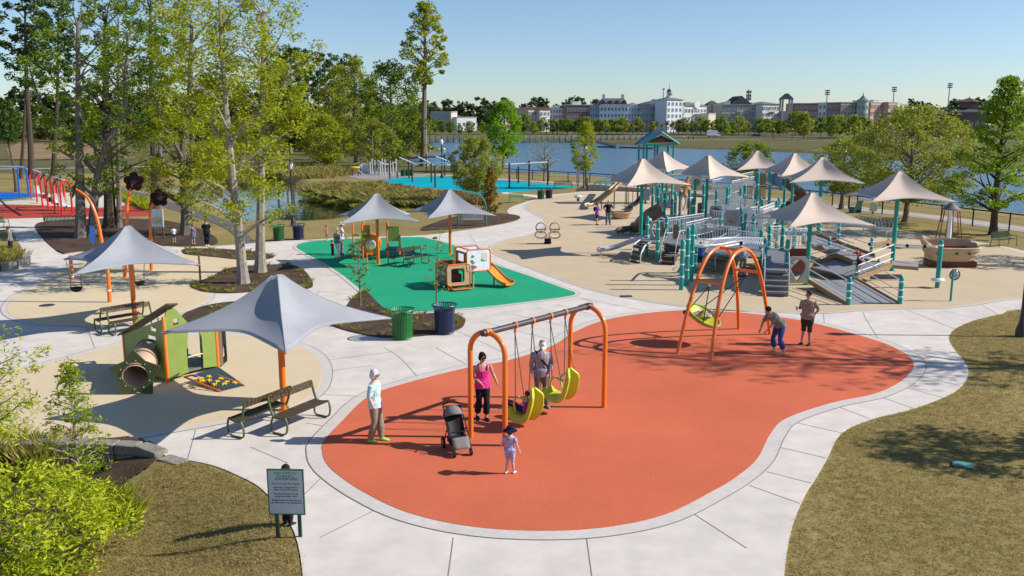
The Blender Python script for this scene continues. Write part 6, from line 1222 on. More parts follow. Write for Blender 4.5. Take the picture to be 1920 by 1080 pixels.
# panels
def panel(x, y, z, w_, h_, m, kind='plain', rz=0, m2=None, name='panel'):
    c = G(x, y, z); u = Vector((math.cos(rz), math.sin(rz), 0)); o = c - Vector((0, 0, h_ / 2)); mb = MB(); cir = [(.34 * w_ * math.cos(2 * math.pi * i / 20), h_ * .56 + .34 * w_ * math.sin(2 * math.pi * i / 20)) for i in range(20)]
    out = [(-w_ / 2, 0), (w_ / 2, 0), (w_ / 2, h_ * .86), (w_ * .36, h_), (-w_ * .36, h_), (-w_ / 2, h_ * .86)]
    if kind == 'shield': cir = [(-.30 * w_, h_ * .8), (-.36 * w_, h_ * .55), (-.16 * w_, h_ * .25), (0, h_ * .08), (.16 * w_, h_ * .25), (.36 * w_, h_ * .55), (.30 * w_, h_ * .8), (0, h_ * .92)]; cir = [tuple(p)[:2] for p in spline([(a, b, 0) for a, b in cir], 4)]
    mb.plate(o, u, UZ, out, .06, [cir] if kind != 'plain' else ()); f = W_(mb, name, m)
    if kind == 'grille':
        mb = MB(); n_ = 8
        for i in range(-n_, n_ + 1):
            for sgn in (-1, 1):
                s = i / n_ * .34 * w_ * 1.35; L = math.sqrt(max(0, (.34 * w_) ** 2 - (s * .7071) ** 2 * 1.0)) if abs(s * .7071) < .34 * w_ else 0
                if L > .02: q = o + u * (s * .7071) + Vector((0, 0, h_ * .56 + s * .7071 * -sgn)); dd = (u * .7071 + Vector((0, 0, .7071 * sgn))) * L; mb.bar(q - dd, q + dd, .016, 4)
        W_(mb, 'panel_grille', m2 or BROWNP)
    if kind == 'shield':
        ring = [o + u * a + Vector((0, 0, b)) for a, b in cir]; mb = MB(); mb.tube(ring, .04, 6, closed=True); W_(mb, 'panel_ring', M("panel_grey", (.26, .27, .29), .5))
PG_ = M("panel_grey", (.26, .27, .29), .5); PC = M("panel_cream", (.47, .42, .34), .5, .05, 5)
panel(1495, 506, .74, .98, 1.22, PC, 'shield'); panel(1247, 375, 2.3, .72, 1.1, PC, 'shield'); panel(1281, 381, 2.2, .5, 1.05, PC, 'shield', .5); panel(1217, 427, 1.55, .5, 1.05, PC, 'shield', .9); panel(1228, 432, 1.55, .55, 1.0, PC, 'shield', -.6)
panel(1373, 411, 2.05, .9, 1.0, PG_, 'grille'); panel(1306, 343, 2.95, .75, 1.0, PC, 'grille'); panel(1342, 397, 2.15, .7, .7, PG_, 'grille', m2=M("maroon_grille", (.14, .025, .02), .5)); panel(1428, 335, 3.3, .62, .75, BROWNP)
panel(1499, 476, 1.35, 1.0, .5, M("maroon_panel", (.13, .022, .018), .5)); panel(1500, 497, .6, .9, .6, M("maroon_panel", (.13, .022, .018), .5), rz=.1)
panel(1240, 432, 1.4, .25, .95, BROWNP); panel(1267, 436, 1.35, .3, .9, BROWNP); panel(1312, 392, 1.6, .3, .85, BROWNP); panel(1296, 390, 1.6, .3, .9, BROWNP, rz=.4); panel(1212, 366, 1.9, .5, .8, PG_); panel(1224, 356, 2.2, .5, .9, PC); panel(1270, 357, 2.2, .5, .9, PC)
for x in (1402, 1427):
    c = G(x, 361, 2.7); mb = MB()
    for k in range(7): mb.box((c.x - .28 + k * .09, c.y, c.z), (.06, .04, .8))
    W_(mb, 'slat_panel', M("tan_slats", (.50, .33, .16), .6))
    for z in (-.4, .4): mb = MB(); mb.box((c.x, c.y + .01, c.z + z), (.66, .06, .07)); W_(mb, 'slat_frame', BROWNP)
for x, y in ((1290, 350), (1287, 366), (1398, 350)):
    c = G(x, y, 2.0); mb = MB(); mb.tube(spline([c + Vector((0, 0, -1.0)), c + Vector((.12, 0, -.4)), c + Vector((-.1, 0, .2)), c + Vector((.05, 0, .8))], 5, False), [(.26, .12)] * 16, 10); W_(mb, 'climbing_wall', M("climber_orange_brown", (.36, .17, .05), .6, .2, 5))
# steps with curved handrails
def steps(x0, y0, x1, y1, z0, z1, wd, n, dirx, m=DECKM):
    a, b = G(x0, y0, z0), G(x1, y1, z1); d = (b - a); d.z = 0; sd = Vector((-d.y, d.x, 0)).normalized()
    mb = MB()
    for i in range(n):
        s = i / (n - 1); p = a.lerp(b, s); mb.box(tuple(p), (d.length / n + .06, wd, .06), math.atan2(d.y, d.x)); mb.box((p.x, p.y, p.z - .1), (.03, wd, .16), math.atan2(d.y, d.x))
    W_(mb, 'steps', m)
    for s in (-1, 1): o = sd * s * wd / 2; mb = MB(); mb.tube(spline([a + o + Vector((0, 0, -.1)), a + o + Vector((0, 0, .55)), a.lerp(b, .35) + o + Vector((0, 0, .85)), b + o + Vector((0, 0, .8))], 5, False), .022, 6); W_(mb, 'step_rail', STEEL)
steps(1455, 548, 1455, 506, .2, .95, 1.0, 5, 0); steps(1252, 492, 1262, 458, .15, .95, .75, 5, 0, DARKM); steps(1330, 500, 1372, 468, .3, .95, .7, 4, 0)
p = G(1262, 478, .5); mb = MB(); mb.lathe([(.42, -.03), (.44, .02), (.001, .04)], tuple(p), n=16); mb.bar(p, (p.x, p.y, .03), .06, 8); W_(mb, 'step_pod', GREYM)
# slides
def slide(pts, w_, sh, m, name, n=None):
    P_ = [G(x, y, z) for x, y, z in pts]; d = P_[-1] - P_[0]; d.z = 0; d.normalize(); mb = MB(); chute(mb, P_, w_, sh, (-d.y, d.x, 0)); f = W_(mb, name, m); so = f.modifiers.new("shell", 'SOLIDIFY'); so.thickness = .05
slide([(1202, 449, 1.0), (1180, 456, .72), (1150, 467, .36), (1120, 471, .28)], .55, .2, M("pale_slide", (.50, .50, .53), .4), 'slide')
p = G(1126, 472, .25); mb = MB(); mb.bar(p, (p.x, p.y, .03), .04, 8); W_(mb, 'slide_leg', WHITEP)
for sx in (0, 1):
    mb = MB(); mb.tube(spline([G(1200 + 20 * sx, 450 + 4 * sx, 1.05), G(1191 + 19 * sx, 457 + 3 * sx, .95), G(1184 + 18 * sx, 473 + 3 * sx, .6), G(1181 + 19 * sx, 492 + 2 * sx, .02)], 5, False), .035, 8); W_(mb, 'arch_climber_rail', WHITEP)
mb = MB(); A_ = spline([G(1200, 450, 1.05), G(1191, 457, .95), G(1184, 473, .6), G(1181, 492, .02)], 4, False); B_ = spline([G(1220, 454, 1.05), G(1210, 460, .95), G(1202, 476, .6), G(1200, 494, .02)], 4, False)
for i in range(1, 12, 2): mb.add([A_[i], B_[i], B_[i + 1], A_[i + 1]], [(0, 1, 2, 3)])
o = W_(mb, 'arch_climber_steps', DARKM); o.modifiers.new("s", 'SOLIDIFY').thickness = .05
mb = MB(); mb.tube(spline([G(1240, 392, 1.9), G(1222, 402, 1.55), G(1208, 413, 1.1), G(1197, 424, .6), G(1182, 428, .42), G(1156, 432, .34)], 5, False), [.45] * 14 + [.36] * 6 + [.2] * 5 + [.13] * 1, 14); W_(mb, 'tunnel_slide', M("slide_dark_brown", (.13, .085, .05), .5, .1, 4))
for x in (1158, 1168, 1183): p = G(x, 431, .3); mb = MB(); mb.bar(p, (p.x, p.y, .03), .05, 6); W_(mb, 'slide_leg', BROWNP)
c = G(1487, 372, 1.6); S = [c + Vector((.62 * math.cos(a * .30 + 2.6), .62 * math.sin(a * .30 + 2.6), 1.5 - a * .112)) for a in range(27)]; S = [c + Vector((-1.4, .1, 1.55))] + S + [c + Vector((-1.5, -.5, -1.45))]; mb = MB(); mb.tube(S, .36, 14); W_(mb, 'spiral_slide', M("spiral_brown", (.17, .095, .055), .5, .08, 5))
slide([(1432, 402, 1.4), (1410, 430, .5), (1405, 440, .3)], .6, .2, BROWNP, 'slide')
for x, y in ((1446, 466), (1462, 390), (1480, 384), (1240, 420)):
    c = G(x, y, 1.5); mb = MB(); mb.tube([c + Vector((.34 * math.cos(R(a)), .0, .34 * math.sin(R(a)))) for a in range(0, 181, 20)] + [c + Vector((-.34, 0, -.5))], .03, 6); W_(mb, 'grab_hoop', WHITEP)
a, b = G(1628, 457, 1.28), G(1757, 462, 1.5); mb = MB(); mb.bar(a, b, .045, 8); W_(mb, 'bead_rail', WHITEP)
for s in (.02, .3, .58, .83): mb = MB(); mb.ball(tuple(a.lerp(b, s) + Vector((0, -.02, -.02))), .085); W_(mb, 'bead', BLACK)
# separate toys at the side of the structure
a, b = G(1560, 419, .55), G(1682, 430, .55); t = thing('balance_beam', "long white balance beam on short legs by the hoop rack", 'balance beam', (a.x, a.y, 0)); mb = MB(); mb.bar(a, b, .09, 10); mb.build('beam', WHITEP, t, world=True)
for s in (.1, .5, .85): q = a.lerp(b, s); mb = MB(); mb.bar(q, (q.x, q.y, .02), .05, 8); mb.build('leg', WHITEP, t, world=True)
a, b = G(1610, 424), G(1664, 430); t = thing('hoop_rack', "row of pale metal hoops standing on the dry grass", 'bike rack', tuple(a))
for i in range(9):
    q = a.lerp(b, i / 8); d = (b - a).normalized(); mb = MB(); mb.tube([q + d * .40 * math.cos(R(k)) + Vector((0, 0, .32 + .42 * math.sin(R(k)))) for k in range(-40, 221, 20)], .028, 6); mb.build('hoop', STEEL, t, world=True)
person("child in red shirt and dark shorts leaning on the ramp rail", tuple(G(1610, 512, .55)), R(-60), 1.22, pose=dict(che=(0, -.12, 1.25), nek=(0, -.22, 1.4), hd=(0, -.30, 1.55), shL=(.17, -.18, 1.36), shR=(-.17, -.18, 1.36), elL=(.2, -.38, 1.3), elR=(-.2, -.38, 1.3), wrL=(.15, -.55, 1.2), wrR=(-.15, -.55, 1.2)), top=REDC, bottom=C_("dark_plum", (.06, .02, .08)), blen=.5, hair=('short', hairm("black", (.012, .01, .01))), shoes=WHITEC, fine=False, head=1.25)
q = G(1757, 541); t = thing('drum_post', "teal post with a white saucer seat before the rocking boat", 'play post', tuple(q)); mb = MB(); mb.lathe([(.10, .02), (.10, 2.05), (.08, 2.14), (.03, 2.18)], n=12); mb.build('post', TEAL, t); mb = MB(); mb.lathe([(.001, .30), (.25, .33), (.29, .40), (.25, .46), (.001, .48)], n=20); mb.build('saucer', WHITEP, t); mb = MB(); mb.lathe([(.11, 1.9), (.11, 1.98)], n=12); mb.build('band', WHITEP, t)
q = G(1782, 566); t = thing('mirror_post', "thin teal post holding a round convex mirror", 'play post', tuple(q)); mb = MB(); mb.lathe([(.045, .02), (.045, 1.36), (.02, 1.38)], n=10); mb.build('post', TEAL, t); mb = MB(); mb.tube([(.10, .05, 1.12), (.10, .09, 1.12)], [.23, .2], 20); mb.build('mirror_back', DARKM, t); mb = MB(); mb.ball((.10, .06, 1.12), (.19, .06, .19), 16, 8); mb.build('mirror', M("mirror_lilac", (.42, .36, .42), .15, .1, 5, metal=.6), t)
q = G(1776, 500); t = thing('rocking_boat', "large tan moulded rocking boat with dark red inside", 'play boat', tuple(q), R(-8))
def hullp(u, v):
    a = u * 2 * math.pi; ca, sa = math.cos(a), math.sin(a); ex = lambda c: math.copysign(abs(c) ** .55, c); L, Wd = 1.36, .72
    k = .74 + .26 * v ** .7 + .025 * math.sin(v * 18); x = ex(ca) * L * k + (.16 * v * v * max(0, ca)); y = ex(sa) * Wd * k; top = 1.02 + .36 * max(0, sa) ** .4 * (1 if ca < .75 else .6) + .34 * max(0, -ca) ** 3
    return Vector((x, y, .34 + (top - .34) * v))
mb = MB(); mb.grid(hullp, 44, 14, closed_u=True); f = mb.build('hull', TAN, t, ang=60); so = f.modifiers.new("shell", 'SOLIDIFY'); so.thickness = .13; so.offset = -1; bv = f.modifiers.new("soft", 'BEVEL'); bv.width = .03; bv.segments = 2
mb = MB(); mb.lathe([(.001, .36), (1.0, .36)], n=24); mb.v = [(x * 1.15, y * .56, z) for x, y, z in mb.v]; mb.build('floor', GREYM, t); mb = MB(); mb.box((0, .42, .78), (1.9, .28, .5)); mb.build('seat', M("maroon_seat", (.26, .03, .035), .5), t)
mb = MB(); mb.box((.1, 0, .2), (2.3, .9, .28)); mb.build('base', M("boat_base", (.12, .03, .02), .6), t); mb = MB()
for x in (-.75, .15, .75): mb.tube([(x, -.78, .78), (x, -.70, .78)], [.06, .06], 10)
mb.build('port_hole', DARKM, t)
q = G(1777, 466); t = thing('cone_spinner', "white pole spinner with brown cone cap and dark red ropes", 'spinner', tuple(q)); mb = MB(); mb.lathe([(.13, 0), (.115, 2.4)], n=12); mb.build('pole', WHITEP, t); mb = MB(); mb.lathe([(.50, 2.28), (.50, 2.33), (.3, 2.5), (.12, 2.68), (.001, 2.72)], n=20); mb.build('cone', M("cone_brown", (.16, .12, .10), .6), t); mb = MB(); mb.lathe([(.49, 2.26), (.49, 2.285)], n=20); mb.build('cone_rim', WHITEP, t)
for k in range(6): a = k * math.pi / 3 + .3; mb = MB(); mb.bar((.46 * math.cos(a), .46 * math.sin(a), 2.27), (.78 * math.cos(a), .78 * math.sin(a), .12), .03, 6); mb.build('rope', M("rope_maroon", (.16, .025, .02), .7), t)
mb = MB(); mb.tube([(.78 * math.cos(a * math.pi / 14), .78 * math.sin(a * math.pi / 14), .12) for a in range(28)], .05, 8, closed=True); mb.build('ring', WHITEP, t)
q = G(1164, 411); t = thing('boat_rock', "tan moulded boat shaped bowl behind the couple", 'play boat', tuple(q), R(8)); mb = MB(); mb.grid(lambda u, v: Vector((1.05 * (.55 + .45 * v) * math.cos(2 * math.pi * u), .6 * (.55 + .45 * v) * math.sin(2 * math.pi * u), .05 + v * (.48 + .42 * max(0, math.cos(2 * math.pi * u)) ** 4 + .2 * max(0, -math.cos(2 * math.pi * u)) ** 3))), 32, 8, closed_u=True); f = mb.build('hull', TAN, t); f.modifiers.new("s", 'SOLIDIFY').thickness = .08; mb = MB(); mb.lathe([(.001, .12), (.6, .12)], n=20); mb.v = [(x, y * .6, z) for x, y, z in mb.v]; mb.build('floor', BROWNP, t)
# roofed tower with the long slide
tq = PY(1231, 385, 80.0); tx = tq.x; t = thing('slide_tower', "tall tower with teal gabled metal roof and long brown slide", 'slide tower', (tx, 80, 0)); TX = lambda x, y, d=0: PY(x, y, 80 + d)
el, er, rf, bl, rb_ = TX(1206, 271), TX(1273, 270), TX(1240, 247.5), TX(1190, 271, 1.8), TX(1222, 246.5, 1.8); br = er + (bl - el); ROOFB = M("roof_blue_metal", (.22, .30, .40), .35, .05, 3, metal=.3)
mb = MB(); mb.add([el, rf, rb_, bl], [(0, 1, 2, 3)]); mb.add([rf, er, br, rb_], [(0, 1, 2, 3)]); f = mb.build('roof', ROOFB, t, world=True, smooth=False); f.modifiers.new("s", 'SOLIDIFY').thickness = .08
mb = MB(); gd = Vector((0, .12, 0)); mb.add([el.lerp(rf, .14) + gd, er.lerp(rf, .14) + gd, rf.lerp((el + er) / 2, .28) + gd], [(0, 1, 2)]); f = mb.build('gable', M("gable_brown", (.15, .06, .04), .6, .2, 3), t, world=True); f.modifiers.new("s", 'SOLIDIFY').thickness = .06
for a, b in ((el, rf), (rf, er), (el, er), (bl, rb_)): mb = MB(); mb.bar(a - Vector((0, .06, 0)), b - Vector((0, .06, 0)), .09, 6); mb.build('roof_trim', TEAL, t, world=True)
for x, d in ((1198, 1.6), (1207, .3), (1213, 1.2), (1228, .2), (1233, 1.5), (1252, .2), (1254, 1.6), (1263, .3)): p = TX(x, 272, d); mb = MB(); mb.lathe([(.09, .02), (.09, p.z)], (p.x, p.y, 0), n=10); mb.build('post', TEAL, t, world=True)
for z in (1.6, 3.1): c = TX(1230, 300, .9); mb = MB(); mb.box((c.x, c.y, z), (2.9, 1.6, .12)); mb.build('deck', GREYM, t, world=True)
for x, w_ in ((1205, .9), (1228, .7), (1252, .9)): c = TX(x, 312, .1); mb = MB(); mb.box((c.x, c.y, 3.55), (w_, .06, .85)); mb.build('panel', M("maroon_panel2", (.20, .05, .035), .6) if w_ < .8 else BROWNP, t, world=True)
P_ = [TX(1196, 305, .5), TX(1180, 325, -2), TX(1150, 355, -5), TX(1124, 377, -8), TX(1100, 390, -10)]; P_[-1].z = .25; P_[-2].z = .55; P_[0].z = 3.1; P_[1].z = 2.55; P_[2].z = 1.45
P_ = [G(1196, 308, 3.1), G(1176, 332, 2.5), G(1152, 355, 1.7), G(1128, 375, .8), G(1112, 385, .35), G(1098, 389, .22)]
mb = MB(); chute(mb, P_, .75, .32, (.45, -.9, 0)); f = mb.build('long_slide', M("slide_brown", (.36, .24, .13), .35, .08, 4), t, world=True); f.modifiers.new("s", 'SOLIDIFY').thickness = .07
for i in (1, 2, 3): q = P_[i]; mb = MB(); mb.bar(q, (q.x, q.y, .02), .05, 8); mb.build('slide_leg', DARKM, t, world=True)
# second small slide beside the tower
a = [G(1212, 362, 1.2), G(1192, 384, .3), G(1180, 391, .2)]; t = thing('dark_slide', "dark slide with rails between the tower and the round bowl", 'slide', (a[2].x, a[2].y, 0)); mb = MB(); chute(mb, a, .7, .25, (.4, -.9, 0)); f = mb.build('slide', BLACK, t, world=True); f.modifiers.new("s", 'SOLIDIFY').thickness = .06
for x in (1172, 1178, 1186): q = G(x, 386); mb = MB(); mb.bar(q, (q.x, q.y, 1.3), .03, 6); mb.build('leg', DARKM, t, world=True)
# ---------------------------------------------------------------- turquoise and grey play areas
MARP = M("maroon_post", (.055, .018, .016), .5); t = thing('climbing_frame', "climbing frame of maroon posts and white arched ladders on turquoise rubber", 'climbing frame', at(790, 340))
def wp_(x, yb, yt, t, m=MARP, r=.10, name='post'): p = G(x, yb); mb = MB(); mb.lathe([(r, 0), (r, HT(x, yb, yt))], tuple(p), n=8); mb.build(name, m, t, world=True)
for a in ((731, 336, 296), (767, 335, 294), (773, 341, 308), (800, 325, 289), (809, 342, 306), (834, 330, 288), (816, 352, 311), (745, 334, 322), (864, 352, 322), (901, 348, 322), (852, 335, 300)): wp_(*a, t)
YT = G(790, 340).y
mb = MB(); mb.bar(PY(767, 296, YT + 8), PY(834, 293, YT + 8), .10, 8); mb.build('crossbar', MARP, t, world=True)
for pts in ([(773, 313), (782, 307), (792, 305.5), (802, 306), (810, 309)], [(812, 310), (820, 305.5), (828, 304.5), (839, 307)], [(817, 316), (825, 310), (835, 308.5), (846, 310)], [(749, 295.5), (763, 301), (779, 307.5)], [(784, 294), (798, 301), (812, 309)], [(817, 293), (830, 298), (842, 303.5)]):
    for dd in (0, 1.0): mb = MB(); mb.tube(spline([PY(x, y, YT + dd) for x, y in pts], 5, False), .07, 6); mb.build('arched_ladder', WHITEP, t, world=True)
t = thing('swing_beam_frame', "maroon posts carrying a white beam at the lake end of the turquoise pad", 'swing frame', at(990, 349))
for a in ((955, 353, 306), (972, 344, 309), (992, 351, 301), (1027, 348, 300)): wp_(*a, t)
for a, b in (((948, 309), (992, 306.5)), ((992, 306.5), (1027, 304.5)), ((955, 310), (972, 311))): mb = MB(); mb.bar(PY(*a, G(990, 351).y), PY(*b, G(990, 351).y), .11, 8); mb.build('beam', WHITEP, t, world=True)
t = thing('pole_maze', "group of tall grey white poles on the grey play surface", 'climbing poles', at(718, 328))
for i, x in enumerate((694, 698, 703, 713, 717, 722, 732, 737, 743, 710)): wp_(x, 325 + (i * 7) % 6, 303 - (i * 5) % 7, t, STEEL, .10, 'pole')
t = thing('shell_climber', "pale curved shell climber on the grey play surface", 'climber', at(682, 327)); q = G(682, 327); mb = MB(); mb.grid(lambda u, v: q + Vector((-.9 + 1.8 * u, .4 * math.sin(3.1 * u), .1 + 1.5 * v * math.sin(math.pi * (.2 + .6 * u)))), 9, 6); f = mb.build('shell', STEEL, t, world=True); f.modifiers.new("s", 'SOLIDIFY').thickness = .08
wp_(676, 327, 312, t, MARP, .09)
t = thing('yellow_topper', "small yellow roofed toy at the edge of the grey play surface", 'play toy', at(666, 330)); q = G(666, 330); mb = MB(); mb.ball((0, 0, 1.15), (.75, .5, .22), 12, 6); mb.build('roof', M("yellow_plastic", (.65, .42, .02), .5), t)
for s in (-.4, .4): mb = MB(); mb.bar((s, 0, 0), (s, 0, 1.05), .06); mb.build('post', DARKM, t)
mb = MB(); mb.bar((.3, -.1, .9), (1.4, -.5, .15), .1, 6); mb.build('slide', STEEL, t)
t = thing('white_shade_toy', "white winged toy among the grey poles", 'play toy', at(728, 327)); mb = MB(); mb.tube([(-1.2, 0, 1.75), (-.4, 0, 1.45), (.4, 0, 1.45), (1.2, 0, 1.8)], [(.4, .06)] * 4, 8, side=(0, 1, 0)); mb.build('wing', WHITEP, t); mb = MB(); mb.bar((0, 0, 0), (0, 0, 1.45), .08); mb.build('post', STEEL, t)
for k in range(3): t = bin_(("green box bin beside the maroon climbing frame, %s" % ("nearest the grey poles", "middle of three", "nearest the lake")[k]), tuple(G(756 + k * 7.5, 330.5 - k * .3)), GREENP, 1.0, .38, False, "green bins by the climbing frame")
# ---------------------------------------------------------------- swings on the red surface
rs = thing('red_swing_frame', "long swing frame of red arches with a white beam", 'swing frame', at(88, 385)); fl = [(59, 373), (70, 380), (80, 387), (91, 393), (104, 400), (117, 406)]; tops = []
bkv = G(84, 369) - G(59, 373); bkv = bkv.normalized() * 1.7
for x, y in fl:
    a = G(x, y); b = a + bkv; mb = MB(); mb.tube(archpts(a, b, 2.75), .075, 8); mb.build('arch', REDP, rs, world=True); tops.append((a + b) / 2 + Vector((0, 0, 2.78)))
mb = MB(); mb.tube(tops, .085, 8); mb.build('beam', WHITEP, rs, world=True)
def hung(label, i, f, m, kind):
    q = tops[i].lerp(tops[i + 1], f); t = thing('hanging_swing', label, 'swing', (q.x, q.y, .55), 0, "swings hanging from the red frame"); mb = MB()
    if kind == 'seat': mb.tube(spline([(.5, -.3, .1), (.3, -.2, 0), (0, 0, .05), (-.15, .1, .4), (-.2, .12, .8)], 4, False), [(.28, .08)] * 17, 8, side=(.5, .85, 0))
    else: mb.lathe([(.1, -.1), (.22, 0), (.24, .3), (.2, .3), (.1, 0)], n=12)
    mb.build('seat', m, t)
    for s in (-1, 1): mb = MB(); mb.bar((s * .2, s * .18, .4), (s * .2, s * .18, q.z - .6), .014, 5); mb.build('chain', CHAIN, t)
PSW = M("grey_swing_plastic", (.40, .40, .41), .5)
hung("grey moulded swing seat in the first bay of the red frame", 0, .5, PSW, 'seat'); hung("black infant swing seat in the third bay of the red frame", 2, .5, BLACK, 'bucket'); hung("dark infant swing seat in the second bay of the red frame", 1, .5, DARKM, 'bucket'); hung("grey moulded swing seat in the last bay of the red frame, nearest the bench", 4, .5, PSW, 'seat'); hung("grey moulded swing seat in the fourth bay of the red frame", 3, .5, PSW, 'seat')
t = thing('blue_swing_frame', "blue arch with white beam at the photo's left border", 'swing frame', at(45, 368)); a, b = G(37, 368), G(54, 367); mb = MB(); mb.tube(archpts(a, b, 2.9), .09, 8); mb.build('arch', BLUEP, t, world=True); m_ = (a + b) / 2 + Vector((0, 0, 2.9)); m2_ = m_ + Vector((-6.5, 2.2, 0)); mb = MB(); mb.bar(m_, m2_, .09, 8); mb.build('beam', WHITEP, t, world=True); dv = Vector((-6.5, 2.2, 0)); mb = MB(); mb.tube(archpts(a + dv, b + dv, 2.9), .09, 8); mb.build('arch', BLUEP, t, world=True)
# ---------------------------------------------------------------- lakeside fence
fp = px([(640, 322), (760, 326), (860, 329), (960, 334), (1010, 338), (1065, 341.5), (1150, 347), (1230, 354), (1330, 363), (1440, 374), (1560, 388), (1645, 400), (1702, 408), (1764, 416), (1832, 426), (1913, 437), (2010, 452), (2200, 480)]); fn_ = thing('lakeside_fence', "black wire fence with rails along the lakeside path", 'fence', tuple(fp[3])); fp = fp[2:]; fs_ = spline(fp, 8, False)
mb = MB(); mb.tube([p + Vector((0, 0, 1.22)) for p in fs_], .045, 6); mb.build('top_rail', BLACK, fn_, world=True)
mb = MB()
for z in (.2, .6, .95): mb.tube([p + Vector((0, 0, z)) for p in fs_], .010, 4)
mb.build('wires', BLACK, fn_, world=True)
acc = 0; last = None
for p in fs_:
    if last is None or (p - last).length > 2.9: mb = MB(); mb.lathe([(.055, 0), (.055, 1.28)], tuple(p), n=6); mb.build('post', BLACK, fn_, world=True); last = p
for lab, x, yb, yt, w_ in (("pale narrow notice panel hanging by the fence near the young tree", 1083, 352, 318, .35), ("small dark bollard post beside the young lakeside tree", 1101, 357, 333, 0), ("grey information board on the grass before the lakeside path", 1636, 402, 380, .6), ("short post with purple cap on the dry grass", 1591, 392, 367, 0)):
    p = G(x, yb); h = HT(x, yb, yt); t = thing('notice_post', label=lab, cat='sign post', loc=tuple(p)); mb = MB(); mb.box((0, 0, h / 2), (.12, .1, h)); mb.build('post', M("post_dark_wood", (.06, .045, .035), .8) if not w_ else GREYM, t)
    if w_: mb = MB(); mb.box((0, -.07, h * .62), (w_, .04, h * .7)); mb.build('panel', STEEL, t)
t = thing('parallel_bars', "low teal exercise bars beside the dark slide", 'exercise bars', at(1130, 357)); 
for d in (0, .8): mb = MB(); a, b = G(1115, 356) + Vector((0, d, .75)), G(1148, 355) + Vector((0, d, .75)); mb.bar(a, b, .04); [mb.bar(a.lerp(b, s), a.lerp(b, s) - Vector((0, 0, .75)), .035) for s in (0, .33, .66, 1)]; mb.build('bar', TEAL, t, world=True)
# ---------------------------------------------------------------- far shore
BL = {}
ROT = (('cream end', 30), ('small white', 22), ('brown pyramid', 30), ('peach', 26), ('pale cream', 26), ('light grey', 0), ('dark brown brick', 6), ('pale tower', 32), ('white building', 24), ('plain cream', 30), ('pale porch', 24), ('salmon', 26), ('pinkish', 26), ('rooftop', 26), ('tan section', 10), ('long olive', 8), ('slate', 4))
def wall_m(n, c): return M("facade_" + n, tuple(min(.85, q * 1.3 + .02) for q in c), .85, .06, .5)
WIN = M("window_glass", (.05, .065, .085), .2, .2, .5); WINF = M("window_trim", (.62, .63, .64), .6); SHIN = M("shingle_roof", (.17, .175, .185), .9, .12, .6); SHIB = M("shingle_brown", (.14, .09, .07), .9, .12, .6); SHID = M("shingle_dark", (.08, .085, .095), .9, .12, .6)
_wm = {}
def winmesh(w_, h_):
    k = (round(w_, 2), round(h_, 2))
    if k not in _wm:
        mb = MB(); mb.cur = 0; mb.box((0, -.06, 0), (w_, .10, h_)); mb.cur = 1; mb.box((0, -.10, h_ / 2 + .06), (w_ + .3, .18, .14)); mb.box((0, -.10, -h_ / 2 - .06), (w_ + .3, .18, .12)); mb.box((0, -.125, 0), (.07, .05, h_)); mb.box((0, -.126, 0), (w_, .05, .07))
        for s in (-1, 1): mb.box((s * (w_ / 2 + .06), -.10, 0), (.14, .16, h_))
        o = mb.build('window', [WIN, WINF], smooth=False); _wm[k] = o.data; bpy.data.objects.remove(o)
    return _wm[k]
